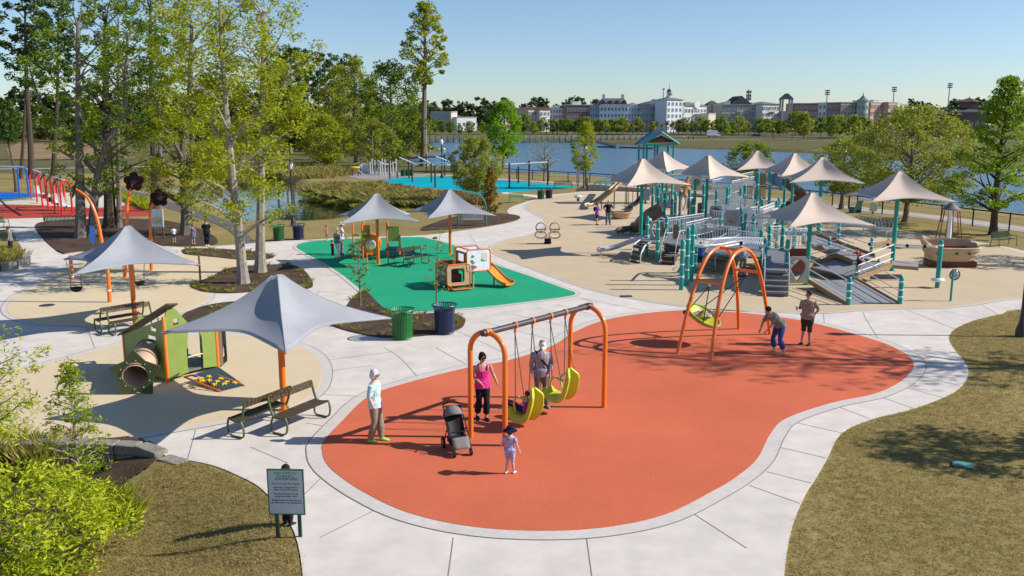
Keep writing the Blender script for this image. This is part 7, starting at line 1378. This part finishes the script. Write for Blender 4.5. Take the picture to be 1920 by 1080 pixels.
def bldg(name, label, x0, x1, ytop, mat, Y=520, rows=3, cols=None, roof=None, depth=16, ybase=250, cat='building', wsz=(1.2, 1.7), group=None, win=True, cornice=True):
    rot = next((v for k, v in ROT if label.startswith(k)), 0)
    a, b = PY(x0, ytop, Y), PY(x1, ytop, Y); zb = TZ(Y) - .5; W0 = (b.x - a.x) / math.cos(R(rot)); H0 = a.z - zb; t = thing(name, label, cat, ((a.x + b.x) / 2, Y, zb), R(rot), group)
    mb = MB(); mb.box((0, depth / 2, H0 / 2), (W0, depth, H0)); mb.build('wall', mat, t, smooth=False)
    if cornice: mb = MB(); mb.box((0, depth / 2, H0 + .12), (W0 + .5, depth + .5, .3)); mb.build('cornice', WINF, t, smooth=False)
    if win:
        cols = cols or max(2, int(W0 / 3.4)); fh = H0 * .92 / rows
        for r_ in range(rows):
            for c in range(cols):
                o = bpy.data.objects.new('window', winmesh(min(wsz[0], W0 / cols * .5), min(wsz[1], fh * .6))); COL.objects.link(o); o.parent = t; o.location = (-W0 / 2 + (c + .5) * W0 / cols, 0, H0 * .06 + (r_ + .5) * fh)
    if roof:
        kind, yr, m = roof; hr = PY(x0, yr, Y).z - a.z; mb = MB(); e = .6
        if kind == 'hip': i = min(W0, depth) * .42; mb.add([(-W0 / 2 - e, -e, H0 + .28), (W0 / 2 + e, -e, H0 + .28), (W0 / 2 + e, depth + e, H0 + .28), (-W0 / 2 - e, depth + e, H0 + .28), (-W0 / 2 + i, depth / 2, H0 + hr), (W0 / 2 - i, depth / 2, H0 + hr)], [(0, 1, 5, 4), (1, 2, 5), (2, 3, 4, 5), (3, 0, 4), (3, 2, 1, 0)])
        elif kind == 'mansard': i = 2.2; mb.add([(-W0 / 2, 0, H0 + .28), (W0 / 2, 0, H0 + .28), (W0 / 2, depth, H0 + .28), (-W0 / 2, depth, H0 + .28), (-W0 / 2 + i, i, H0 + hr), (W0 / 2 - i, i, H0 + hr), (W0 / 2 - i, depth - i, H0 + hr), (-W0 / 2 + i, depth - i, H0 + hr)], [(0, 1, 5, 4), (1, 2, 6, 5), (2, 3, 7, 6), (3, 0, 4, 7), (4, 5, 6, 7), (3, 2, 1, 0)])
        elif kind == 'gable': mb.add([(-W0 / 2 - e, -e, H0 + .28), (W0 / 2 + e, -e, H0 + .28), (0, -e, H0 + hr), (-W0 / 2 - e, depth, H0 + .28), (W0 / 2 + e, depth, H0 + .28), (0, depth, H0 + hr)], [(0, 1, 2), (5, 4, 3), (0, 2, 5, 3), (2, 1, 4, 5), (1, 0, 3, 4)])
        elif kind == 'pyramid': mb.add([(-W0 / 2 - e, -e, H0 + .28), (W0 / 2 + e, -e, H0 + .28), (W0 / 2 + e, depth + e, H0 + .28), (-W0 / 2 - e, depth + e, H0 + .28), (0, depth / 2, H0 + hr)], [(0, 1, 4), (1, 2, 4), (2, 3, 4), (3, 0, 4), (3, 2, 1, 0)])
        mb.build('roof', m, t, smooth=False)
    BL[name + str(x0)] = (x0, x1, label); t["_w"] = W0; t["_h"] = H0; return t
def balcony(t, fx, fz, w_=3.0, d=1.3):
    W0, H0 = t["_w"], t["_h"]; mb = MB(); x = (fx - .5) * W0; z = fz * H0; mb.box((x, -d / 2 - .02, z), (w_, d, .18)); mb.box((x, -d, z + .95), (w_, .06, .08))
    for k in range(9): mb.box((x - w_ / 2 + k * w_ / 8, -d + .002, z + .5), (.06, .05, .9))
    for s in (-1, 1): mb.box((x + s * w_ / 2, -d / 2, z + 1.3), (.16, .16, 2.5))
    mb.build('balcony', WINF, t, smooth=False)
bldg('store_building', "low grey windowless store with a pale end right of the tall pine", 800, 846, 210, wall_m("grey", (.30, .31, .32)), 560, win=False); bldg('store_building', "cream end block of the low grey store", 846, 857, 210, wall_m("cream", (.58, .52, .44)), 559, 1, win=False); bldg('store_building', "small white flat box buildings right of the grey store", 857, 893, 220, wall_m("white", (.62, .62, .62)), 556, 1, 4)
t = bldg('cupola_building', "brown pyramid roofed tower top behind the bright green maple", 938, 957, 199, wall_m("peach", (.50, .36, .29)), 560, 3, 2, ('pyramid', 188, SHIB), 6)
t = bldg('townhouse', "peach townhouse with twin gables at the outer end of the row", 990, 1012, 205, wall_m("peach", (.50, .36, .29)), 515, 3, 4, ('gable', 200, SHIB)); balcony(t, .7, .5)
t = bldg('townhouse', "pale cream townhouse with gable beside the peach one", 1012, 1031, 206, wall_m("cream2", (.55, .50, .44)), 514, 3, 3, ('gable', 200, SHIB)); balcony(t, .5, .4); balcony(t, .5, .68)
t = bldg('apartment_block', "light grey blue apartment block left of the dark brown one", 1031, 1062, 203, wall_m("bluegrey", (.44, .49, .54)), 530, 4, 6, ('hip', 197, SHIN))
t = bldg('apartment_block', "dark brown brick block with a white rooftop box", 1062, 1106, 197, wall_m("brownbrick", (.15, .105, .095)), 520, 3, 7); mb = MB(); mb.box((0, 6, t["_h"] + 1.2), (5, 4, 1.8)); mb.build('rooftop_box', WINF, t)
t = bldg('apartment_block', "blue grey infill block left of the big mansard building", 1106, 1125, 198, wall_m("bluegrey2", (.30, .36, .43)), 521, 4, 4, ('hip', 194, SHIN))
t = bldg('mansard_building', "big pale blue building with dark mansard roof and two chimneys", 1125, 1178, 198, wall_m("paleblue", (.50, .57, .66)), 516, 4, 8, ('mansard', 184, SHIN), 18)
for x in (.18, .86): mb = MB(); mb.box(((x - .5) * t["_w"], 9, t["_h"] + 4.4), (1.6, 1.6, 4.4)); mb.build('chimney', WINF, t)
for k in range(4): mb = MB(); mb.box(((k + .5) / 4 * t["_w"] - t["_w"] / 2, 1.2, t["_h"] + 1.9), (1.7, 1.8, 1.9)); mb.build('dormer', SHIB, t)
t = bldg('apartment_block', "grey wing of the mansard building with stacked porches", 1178, 1200, 199, wall_m("paleblue2", (.40, .47, .55)), 518, 4, 4, ('hip', 192, SHIN)); balcony(t, .5, .3); balcony(t, .5, .55); balcony(t, .5, .78)
t = bldg('gabled_building', "slate grey building with dark twin roofs before the clock tower", 1200, 1250, 197, wall_m("slate", (.26, .31, .36)), 517, 4, 9, ('hip', 189, SHID)); mb = MB(); mb.lathe([(2.2, 0), (2.2, .3)], (0, -.2, t["_h"] + 1.2), n=18, axis=(0, -1, 0)); mb.build('arched_gable', wall_m("slate", (.26, .31, .36)), t)
t = bldg('clock_tower', "pale tower with hipped roof and white domed cupola", 1249, 1282, 188, wall_m("palestone", (.50, .54, .57)), 508, 5, 4, ('pyramid', 181, SHIN), 10); hh = t["_h"] + 1.2
mb = MB(); mb.lathe([(1.7, 0), (1.7, 1.2), (1.25, 1.3), (1.25, 3.2), (1.5, 3.3), (1.5, 3.5)], (0, 5, hh), n=8); mb.build('cupola', WINF, t, smooth=False); mb = MB(); mb.lathe([(1.45, 3.5), (1.2, 4.4), (.5, 5.2), (.12, 5.5), (.08, 8.2), (.001, 8.4)], (0, 5, hh), n=12); mb.build('dome', SHID, t)
for k in range(4): mb = MB(); mb.box(((k - 1.5) * .62, 3.72, hh + 2.2), (.34, .08, 1.4)); mb.build('louvre', DARKM, t)
t = bldg('white_building', "white building with round headed gable right of the clock tower", 1282, 1327, 199, wall_m("white2", (.62, .60, .55)), 516, 3, 7, ('hip', 191, SHIN)); balcony(t, .55, .4); balcony(t, .55, .7); mb = MB(); mb.lathe([(2.0, -.3), (2.0, .3)], (.05 * t["_w"], -.3, t["_h"] + .9), n=18, axis=(0, -1, 0)); mb.build('arched_gable', wall_m("white2", (.62, .60, .55)), t)
bldg('brick_block', "brown and cream block half hidden right of the white building", 1327, 1353, 200, wall_m("browncream", (.33, .24, .20)), 530, 3, 5, ('hip', 188, SHID)); bldg('cream_box', "plain cream box building in front of the brown block", 1328, 1343, 213, wall_m("cream3", (.60, .54, .42)), 512, 1, win=False)
t = bldg('hotel_building', "long olive grey building with gabled roof and white bays", 1353, 1428, 197, wall_m("olivegrey", (.26, .27, .235)), 517, 4, 12, ('hip', 188, SHIN), 18); mb = MB(); mb.add([(-7, 0, t["_h"]), (7, 0, t["_h"]), (0, 0, t["_h"] + 5.2), (-7, 14, t["_h"]), (7, 14, t["_h"]), (0, 14, t["_h"] + 5.2)], [(0, 1, 2), (5, 4, 3), (0, 2, 5, 3), (2, 1, 4, 5)]); mb.build('roof_gable', SHID, t, smooth=False)
for f in (.45, .78): 
    for z in (.25, .5, .75): balcony(t, f, z)
t = bldg('hotel_building', "pale porch fronted wing at the end of the olive grey building", 1428, 1464, 196, wall_m("palegreen", (.50, .52, .50)), 515, 4, 6, ('hip', 190, SHIN)); 
for z in (.25, .5, .75): balcony(t, .6, z, 4)
p = PY(1473, 250, 505); zb = TZ(505) - .5; zt = PY(1473, 186, 505).z; t = thing('gateway_tower', "open topped brown tower with grey gabled roof", 'tower', (p.x, 505, zb)); hh = zt - zb; TWB = wall_m("towerbrown", (.36, .30, .27))
for x in (-2.6, 2.6):
    for y in (0, 4.6): mb = MB(); mb.box((x, y, hh / 2), (.9, .9, hh)); mb.build('pier', TWB, t, smooth=False)
mb = MB(); mb.box((0, 2.3, (hh - 6.5) / 2), (4.3, 5.0, hh - 6.5)); mb.build('wall', TWB, t, smooth=False); mb = MB(); mb.add([(-3.6, -.8, hh), (3.6, -.8, hh), (0, -.8, hh + 3.2), (-3.6, 5.6, hh), (3.6, 5.6, hh), (0, 5.6, hh + 3.2)], [(0, 1, 2), (5, 4, 3), (0, 2, 5, 3), (2, 1, 4, 5), (1, 0, 3, 4)]); mb.build('roof', SHIN, t, smooth=False)
for nm, x0, x1, yt, c, lab, cols in (("brick", 1490, 1535, 194, (.20, .115, .09), "dark red brick end of the long block right of the open tower", 7), ("pale", 1535, 1550, 193, (.44, .47, .47), "narrow pale grey bay in the long brick block", 2), ("brown", 1550, 1576, 192.5, (.22, .14, .12), "brown brick section between the pale bay and tan section", 4), ("tan", 1576, 1609, 192, (.36, .29, .24), "tan section beside the turret of the long block", 5), ("salmon", 1630, 1664, 192, (.52, .28, .20), "salmon pink section right of the turret", 5), ("pink", 1664, 1686, 192, (.44, .27, .21), "pinkish brown end section of the long block", 4)):
    bldg('block_section', lab, x0, x1, yt, wall_m(nm, c), 512, 4, cols)
bldg('block_section', "rooftop penthouse above the salmon pink section", 1637, 1660, 188, wall_m("cream4", (.56, .50, .42)), 520, 1, win=False)
a, b = PY(1609, 190, 509), PY(1630, 190, 509); zb = TZ(509) - .5; r_ = (b.x - a.x) / 2; t = thing('corner_turret', "round green grey corner turret with pointed cap on the long block", 'turret', ((a.x + b.x) / 2, 509 + r_ * .4, zb)); hh = a.z - zb; mb = MB(); mb.lathe([(r_, 0), (r_, hh), (r_ * 1.15, hh + .1), (r_ * 1.15, hh + .6)], n=16); mb.build('wall', wall_m("greengrey", (.27, .33, .31)), t, smooth=False); mb = MB(); mb.lathe([(r_ * 1.1, hh + .6), (r_ * .55, hh + 1.6), (r_ * .35, hh + 2.4), (.3, hh + 3.4), (.1, hh + 5), (.001, hh + 5.2)], n=16); mb.build('roof', SHIN, t)
for z in range(4):
    for k in (-.9, -.3, .3, .9): o = bpy.data.objects.new('window', winmesh(.9, 1.7)); COL.objects.link(o); o.parent = t; o.location = (r_ * math.sin(k), -r_ * math.cos(k), hh * (.12 + z * .23)); o.rotation_euler = (0, 0, k)
t = bldg('lodge', "dark brown house with low hipped roof beyond the willow like tree", 1745, 1800, 213, wall_m("darkwood", (.10, .08, .07)), 440, 1, 6, ('hip', 203, SHIB), 20); t = bldg('lodge', "dark roofed house with cupola behind the tiered oak", 1796, 1850, 210, wall_m("darkwood", (.10, .08, .07)), 436, 1, 5, ('hip', 200, SHID), 20); mb = MB(); mb.box((2, 8, t["_h"] + 3.5), (7, 5, 3)); mb.build('cupola', wall_m("darkwood", (.10, .08, .07)), t); mb = MB(); mb.lathe([(6.4, 0), (.2, 2.0), (.05, 3.2)], (2, 8, t["_h"] + 5.0), n=4); mb.build('cupola_roof', SHIB, t, smooth=False)
for k, (lab, x, yt) in enumerate((("thin radio mast above the slate grey roofs", 1242, 167), ("floodlight mast rising behind the dark red brick end", 1547, 170), ("floodlight mast rising behind the salmon pink section", 1671, 164), ("tallest floodlight mast above the dark roofed lodges", 1774, 157))):
    p = PY(x, 240, 640); zt = PY(x, yt, 640).z; t = thing('floodlight_mast', lab, 'light mast', (p.x, 640, 2), 0, "masts on the skyline"); mb = MB(); mb.lathe([(.5, 0), (.32, zt - 2)], n=6); mb.build('pole', M("mast_grey", (.33, .36, .38), .6), t); mb = MB()
    for r in range(3 if k else 1):
        mb.box((0, 0, zt - 2.2 - r * 1.3), (3.2 if k else 1.6, .3, .25))
        for c in range(4 if k else 2): mb.box(((c - (1.5 if k else .5)) * .9, -.3, zt - 1.9 - r * 1.3), (.7, .5, .7))
    mb.build('lamp_rack', M("mast_dark", (.12, .13, .14), .6), t)
p = PY(1401, 240, 640); zt = PY(1401, 168, 640).z; t = thing('cell_tower', "antenna mast above the olive grey building", 'antenna mast', (p.x, 640, 2)); mb = MB(); mb.lathe([(.6, 0), (.4, zt - 2)], n=6); mb.build('pole', M("mast_grey", (.33, .36, .38), .6), t); mb = MB()
for z in (.5, 3, 5.2):
    for k in range(6): a = k * math.pi / 3; mb.box((1.5 * math.cos(a), 1.5 * math.sin(a), zt - 3.2 - z), (.5, .4, 2.0))
    mb.tube([(1.4 * math.cos(k * math.pi / 6), 1.4 * math.sin(k * math.pi / 6), zt - 3.2 - z) for k in range(12)], .1, 4, closed=True)
mb.build('antennas', M("mast_dark", (.12, .13, .14), .6), t)
# trees along the far shore: a few grown once, then copied
protoR = []
def proto(name, seed, lm, **k):
    tm, V, Fq = tree_parts(seed=seed, **k); r = bpy.data.objects.new(name, None); COL.objects.link(r); r["category"] = "tree"; tm.build('trunk', BARKM, r); fastmesh('crown', V, Fq, lm, r); return r
kw = dict(H=8, r0=.22, z0=2.2, z1=9, RR=3.6, prof='round', ncl=46, nl=34, leaf=.75, cr=.3, nlimb=10)
KIND = {'green': proto('shore_tree', 201, LF_G, **kw), 'dark': proto('shore_tree', 202, LF_G, **kw), 'yellow': proto('shore_tree', 203, LF_P, **dict(kw, prof='oval')), 'bright': proto('shore_tree', 204, LF_Y, **dict(kw, prof='oval', nl=26)), 'olive': proto('shore_tree', 205, LF_P, **dict(kw, RR=4.2))}
def palmproto():
    r = bpy.data.objects.new('palm_tree', None); COL.objects.link(r); r["category"] = "palm"; mb = MB(); mb.tube([(0, 0, 0), (.1, 0, 3), (0, .1, 6)], [.3, .22, .2], 7); mb.build('trunk', BARKM, r); mb = MB(); rd = random.Random(9)
    for i in range(30):
        a = i * 2.4; e = rd.uniform(-.7, 1.2); l = rd.uniform(1.5, 2.2); d = Vector((math.cos(a) * math.cos(e), math.sin(a) * math.cos(e), math.sin(e))); s = Vector((-math.sin(a), math.cos(a), 0))
        p0 = Vector((0, 0, 6)); p1 = p0 + d * l * .6; p2 = p0 + d * l + Vector((0, 0, -.5)); mb.add([p0 - s * .08, p0 + s * .08, p1 + s * .42, p2, p1 - s * .42], [(0, 1, 2, 3, 4)])
    mb.build('crown', LF_FY, r, smooth=False); return r
KIND['palm'] = palmproto(); used = set()
names = sorted(BL.values()); cnt = {}
SHORT = {}
def near_b(x):
    best = min(BL.values(), key=lambda v: 0 if v[0] <= x <= v[1] else min(abs(v[0] - x), abs(v[1] - x))); return best
ORD = ["leftmost", "second", "third", "fourth", "fifth", "sixth", "seventh", "eighth", "ninth", "tenth"]
SHORTN = {"low grey windowless": "the grey store", "cream end": "the store's cream end", "small white": "the small white boxes", "brown pyramid": "the pyramid roofed tower", "peach townhouse": "the peach townhouse", "pale cream": "the pale cream townhouse", "light grey": "the light grey blue block", "dark brown brick": "the dark brown brick block", "blue grey infill": "the blue grey infill block", "big pale": "the mansard building", "grey wing": "the mansard building's grey wing", "slate grey": "the slate grey building", "pale tower": "the clock tower", "white building": "the white building", "brown and": "the brown and cream block", "plain cream": "the plain cream box", "long olive": "the olive grey building", "pale porch": "the porch fronted wing", "dark red": "the dark red brick end", "narrow pale": "the narrow pale bay", "brown brick section": "the brown brick section", "tan section": "the tan section", "salmon": "the salmon pink section", "pinkish": "the pinkish end section", "rooftop": "the penthouse", "dark brown house": "the lodges", "dark roofed": "the tiered oak's lodge"}
def bshort(lab):
    for k in sorted(SHORTN, key=lambda s: -len(s)):
        if lab.startswith(k): return SHORTN[k]
    return lab
KN = {'green': "mid green round tree", 'dark': "dark green round tree", 'yellow': "yellowish upright tree", 'bright': "bright yellow green tree", 'olive': "wide pale olive tree", 'palm': "palm tree"}
rdt = random.Random(3); row = []
for x, k, Y, s in [(968, 'dark', 480, 1.0), (983, 'green', 470, 1.25), (1000, 'yellow', 465, .8), (1014, 'dark', 480, .9), (1024, 'palm', 470, 1), (1036, 'dark', 470, 1.0), (1045, 'palm', 470, 1.05), (1054, 'green', 480, .9), (1064, 'dark', 468, 1.0), (1078, 'olive', 470, .9), (1090, 'dark', 470, 1), (1101, 'yellow', 465, 1.0), (1112, 'dark', 474, .85), (1124, 'yellow', 470, 1.05), (1136, 'bright', 468, 1.05), (1146, 'dark', 478, .9), (1156, 'green', 472, .95), (1168, 'yellow', 466, 1.05), (1178, 'dark', 474, .85), (1186, 'palm', 468, 1.0), (1197, 'yellow', 470, 1.05), (1206, 'palm', 466, .95), (1214, 'palm', 470, 1.0), (1224, 'yellow', 474, .8), (1232, 'palm', 468, 1.1), (1241, 'palm', 466, 1.0), (1250, 'palm', 470, 1.05), (1258, 'palm', 468, .95), (1263, 'palm', 466, 1.1), (1272, 'yellow', 470, .9), (1281, 'green', 470, 1.1), (1289, 'palm', 466, 1.0), (1297, 'yellow', 472, .9), (1306, 'palm', 468, 1.1), (1314, 'olive', 474, 1.1), (1325, 'dark', 470, .9), (1334, 'palm', 466, 1.05), (1343, 'dark', 474, .85), (1353, 'green', 462, 1.2), (1362, 'yellow', 450, .9), (1374, 'dark', 455, .85), (1385, 'olive', 468, 1.1), (1396, 'green', 472, .95), (1405, 'palm', 460, 1.0), (1424, 'green', 452, 1.05), (1437, 'dark', 470, .95), (1448, 'olive', 455, .9), (1463, 'green', 448, .95), (1475, 'bright', 465, .8), (1508, 'yellow', 395, 1.05), (1492, 'green', 450, 1.1), (1523, 'dark', 470, .9), (1540, 'dark', 455, .9), (1560, 'green', 408, 1.0), (1576, 'yellow', 430, 1.0), (1590, 'dark', 440, .9), (1603, 'yellow', 425, .95), (1616, 'green', 440, .95), (1630, 'yellow', 420, .85), (1650, 'bright', 435, .8), (1745, 'green', 430, .9), (1790, 'bright', 400, 1.0), (1812, 'yellow', 420, .8), (905, 'dark', 470, .8), (880, 'green', 468, .8), (862, 'yellow', 470, .7), (845, 'green', 466, .9), (828, 'dark', 470, .9), (815, 'green', 475, 1.0)]:
    row.append((x, k, Y, s))
row.sort(); per = {}
for x, k, Y, s in row: per.setdefault((k, bshort(near_b(x)[2])), []).append(x)
for x, k, Y, s in row:
    bn = bshort(near_b(x)[2]); L_ = per[(k, bn)]; i = L_.index(x); p = PY(x, 240, Y); src = KIND[k]; lab = "%s on far shore before %s" % (KN[k], bn) + ("" if len(L_) == 1 else ", %s of %d" % (ORD[i], len(L_)) if len(L_) > 1 else "")
    sc_ = s * rdt.uniform(.84, 1.0) * (1.28 if x > 1480 else 1)
    if k not in used: used.add(k); o = src; o.location = (p.x, Y, TZ(Y) - .1); o.scale = (sc_,) * 3
    else: o = dup(src, (p.x, Y, TZ(Y) - .1), rdt.uniform(0, 6.28), None, (sc_ * rdt.uniform(.9, 1.1), sc_ * rdt.uniform(.9, 1.1), sc_))
    o["label"] = lab; o["group"] = "palms along the far shore" if k == 'palm' else "trees along the far shore"
# shore road, pier, boardwalk, vehicles
polysheet("shore_road", [PY(960, 250, 452), PY(1900, 250, 446), PY(1900, 250, 436), PY(960, 250, 442)], TZ(447) + .12, M("road_grey", (.30, .28, .26), .9, .1, .3), .3)
polysheet("shore_path", [PY(1240, 262, 408), PY(1960, 262, 372), PY(1960, 262, 368), PY(1240, 262, 403)], TZ(405) + .06, PATHM, .2)
t = thing('boardwalk', "long pale boardwalk with railings and posts crossing the far water", 'boardwalk', tuple(PY(1060, 262, 398)))
for x0, x1, Ya, Yb in ((806, 940, 395, 395), (960, 1225, 392, 400)):
    a, b = PY(x0, 262, Ya), PY(x1, 262, Yb); a.z = b.z = .75; L = (b - a).length; u = (b - a).normalized(); c = (a + b) / 2; mb = MB(); mb.box(tuple(c), (L, 3.0, .3), math.atan2(u.y, u.x)); mb.build('deck', M("boardwalk_wood", (.36, .34, .31), .9, .15, 1), t, world=True)
    n = int(L / 2.6)
    for i in range(n + 1):
        q = a.lerp(b, i / n)
        for dy in (-1.64, 1.64): mb = MB(); mb.box((q.x, q.y + dy, .5), (.22, .2, 3.2)); mb.build('post', M("boardwalk_post", (.14, .13, .12), .9), t, smooth=False, world=True)
    mb = MB()
    for dy in (-1.4, 1.4):
        for z in (1.25, 1.65, 2.05): mb.bar(a + Vector((0, dy, z - .75)), b + Vector((0, dy, z - .75)), .06, 5)
    mb.build('railing', M("boardwalk_rail", (.42, .42, .40), .9), t, world=True)
t = thing('floating_dock', "low dark floating dock with a sloping gangway", 'dock', tuple(PY(1180, 276, 320))); a, b = G(1126, 275, -.6), G(1230, 278, -.6); c = (a + b) / 2; mb = MB(); mb.box((c.x, c.y, -.62), ((b - a).length, 3, .5), math.atan2((b - a).y, (b - a).x)); mb.build('deck', M("dock_dark", (.10, .10, .09), .9), t, world=True); mb = MB(); mb.bar(G(1120, 266, .6), G(1158, 275, -.3), .6, 6); mb.build('gangway', M("boardwalk_rail", (.42, .42, .40), .9), t, world=True)
def car(label, x, Y, m, L=4.5, truck=False):
    p = PY(x, 250, Y); t = thing('parked_car' if not truck else 'box_truck', label, 'car' if not truck else 'truck', (p.x, Y, TZ(Y) + .13), 0, None); mb = MB()
    if truck: mb.box((0, 0, 1.9), (L, 2.2, 2.5)); mb.box((L / 2 + .8, 0, 1.3), (1.5, 2.1, 1.6))
    else: mb.plate((0, 0, 0), (1, 0, 0), UZ, [(-2.2, .3), (2.2, .3), (2.2, .75), (1.2, .9), (.6, 1.4), (-1.2, 1.4), (-1.9, .95), (-2.2, .9)], 1.7)
    mb.build('body', m, t); mb = MB(); mb.plate((0, -.02, 0), (1, 0, 0), UZ, [(1.0, .92), (.55, 1.32), (-1.15, 1.32), (-1.7, .95)], 1.72) if not truck else mb.box((L / 2 + .9, 0, 1.7), (1.34, 2.14, .6)); mb.build('window', WIN, t)
    for sx in (-1.35, 1.35):
        for y in (-.8, .8): mb = MB(); mb.tube([(sx, y - .1, .33), (sx, y + .1, .33)], [.33, .33], 12); mb.build('wheel', BLACK, t)
car("small red car parked on the far shore beside the tiered oak", 1796, 436, M("car_red", (.30, .012, .02), .3)); car("white box truck on the far shore road below the cream box", 1335, 444, WHITEP, 5.0, True); car("dark car on the far shore road near the open tower", 1418, 446, M("car_dark", (.04, .045, .05), .3)); car("silver car on the far shore road near the boardwalk", 1075, 447, STEEL)
for lab, x, Y, c in (("tiny far walker in white on the shore path below the palms", 1282, 406, WHITEC), ("tiny far walker in blue on the shore path", 1291, 406, BLUEC), ("tiny far walker in black on the shore path near the round tree", 1300, 406, BLKC)):
    p = PY(x, 262, Y); person(lab, (p.x, Y, TZ(Y) + .05), 0, 1.75, top=c, bottom=BLKC, hair=('short', hairm("black", (.012, .01, .01))), shoes=BLACK, fine=False, voxel=.035)
for lab, x, Y in (("far lamp post on the shore by the yellowish tree", 1485, 385), ("far lamp post on the shore near the porch fronted wing", 1450, 395), ("far lamp post on the shore by the tiered oak", 1796, 330)):
    p = PY(x, 260, Y); t = thing('shore_lamp', lab, 'street lamp', (p.x, Y, TZ(Y)), 0, "lamps on the far shore"); mb = MB(); mb.lathe([(.12, 0), (.09, 4.6)], n=6); mb.build('pole', DARKM, t); mb = MB(); mb.ball((0, 0, 4.8), .3); mb.build('globe', M("lamp_globe", (.82, .83, .84), .25), t)
# field side: dark rail fence and small white pavilion far beyond the red swings
t = thing('brick_wall', "long low orange brown wall beyond the field", 'wall', tuple(PY(60, 256, 420))); a, b = PY(-120, 256, 420), PY(150, 256, 420); mb = MB(); mb.box(((a.x + b.x) / 2, 420, .9), (b.x - a.x, .5, 2.6)); mb.build('wall', M("wall_orange", (.36, .16, .06), .9, .15, .4), t, world=True)
t = thing('pavilion', "small white pavilion at the end of the far field", 'pavilion', tuple(PY(91, 258, 415))); mb = MB(); mb.box((0, 0, 1.6), (5, 4, 3.2)); mb.build('wall', WINF, t); mb = MB(); mb.lathe([(4.2, 3.2), (.1, 5)], n=4); mb.build('roof', SHIN, t, smooth=False)
for s in (-1.2, 0, 1.2): mb = MB(); mb.box((s, -2.02, 1.4), (.8, .1, 2)); mb.build('opening', DARKM, t)
polysheet("field_patch", [G(x, y) for x, y in [(20, 300), (130, 299), (260, 296), (150, 266), (100, 263), (40, 264), (12, 280)]], .03, M("brown_field", (.24, .165, .085), .95, .2, .05), .02)
# small things set in the ground
p = G(1174, 557); t = tag(polysheet("drain_cover", [p + Vector((-.25, -.22, 0)), p + Vector((.25, -.18, 0)), p + Vector((.25, .22, 0)), p + Vector((-.25, .18, 0))], .042, DARKM), "small dark square drain cover in the pale paving", "drain cover"); del t["kind"]
p = G(1805, 874); t = thing('valve_cover', "faded green valve box lid in the lawn", 'utility cover', (p.x, p.y, 0), R(-25)); mb = MB(); mb.box((0, 0, .03), (.34, .26, .05)); mb.build('lid', M("valve_green", (.10, .26, .23), .7, .2, 8), t); mb = MB(); mb.box((0, 0, .025), (.40, .32, .04)); mb.build('frame', M("valve_green_dark", (.06, .16, .14), .7), t)
p = G(88, 574); t = tag(polysheet("drain_cover", [p + Vector((.3 * math.cos(a * math.pi / 8), .3 * math.sin(a * math.pi / 8), 0)) for a in range(16)], .042, DARKM), "round dark drain lid beside the beige swing circle", "drain cover"); del t["kind"]
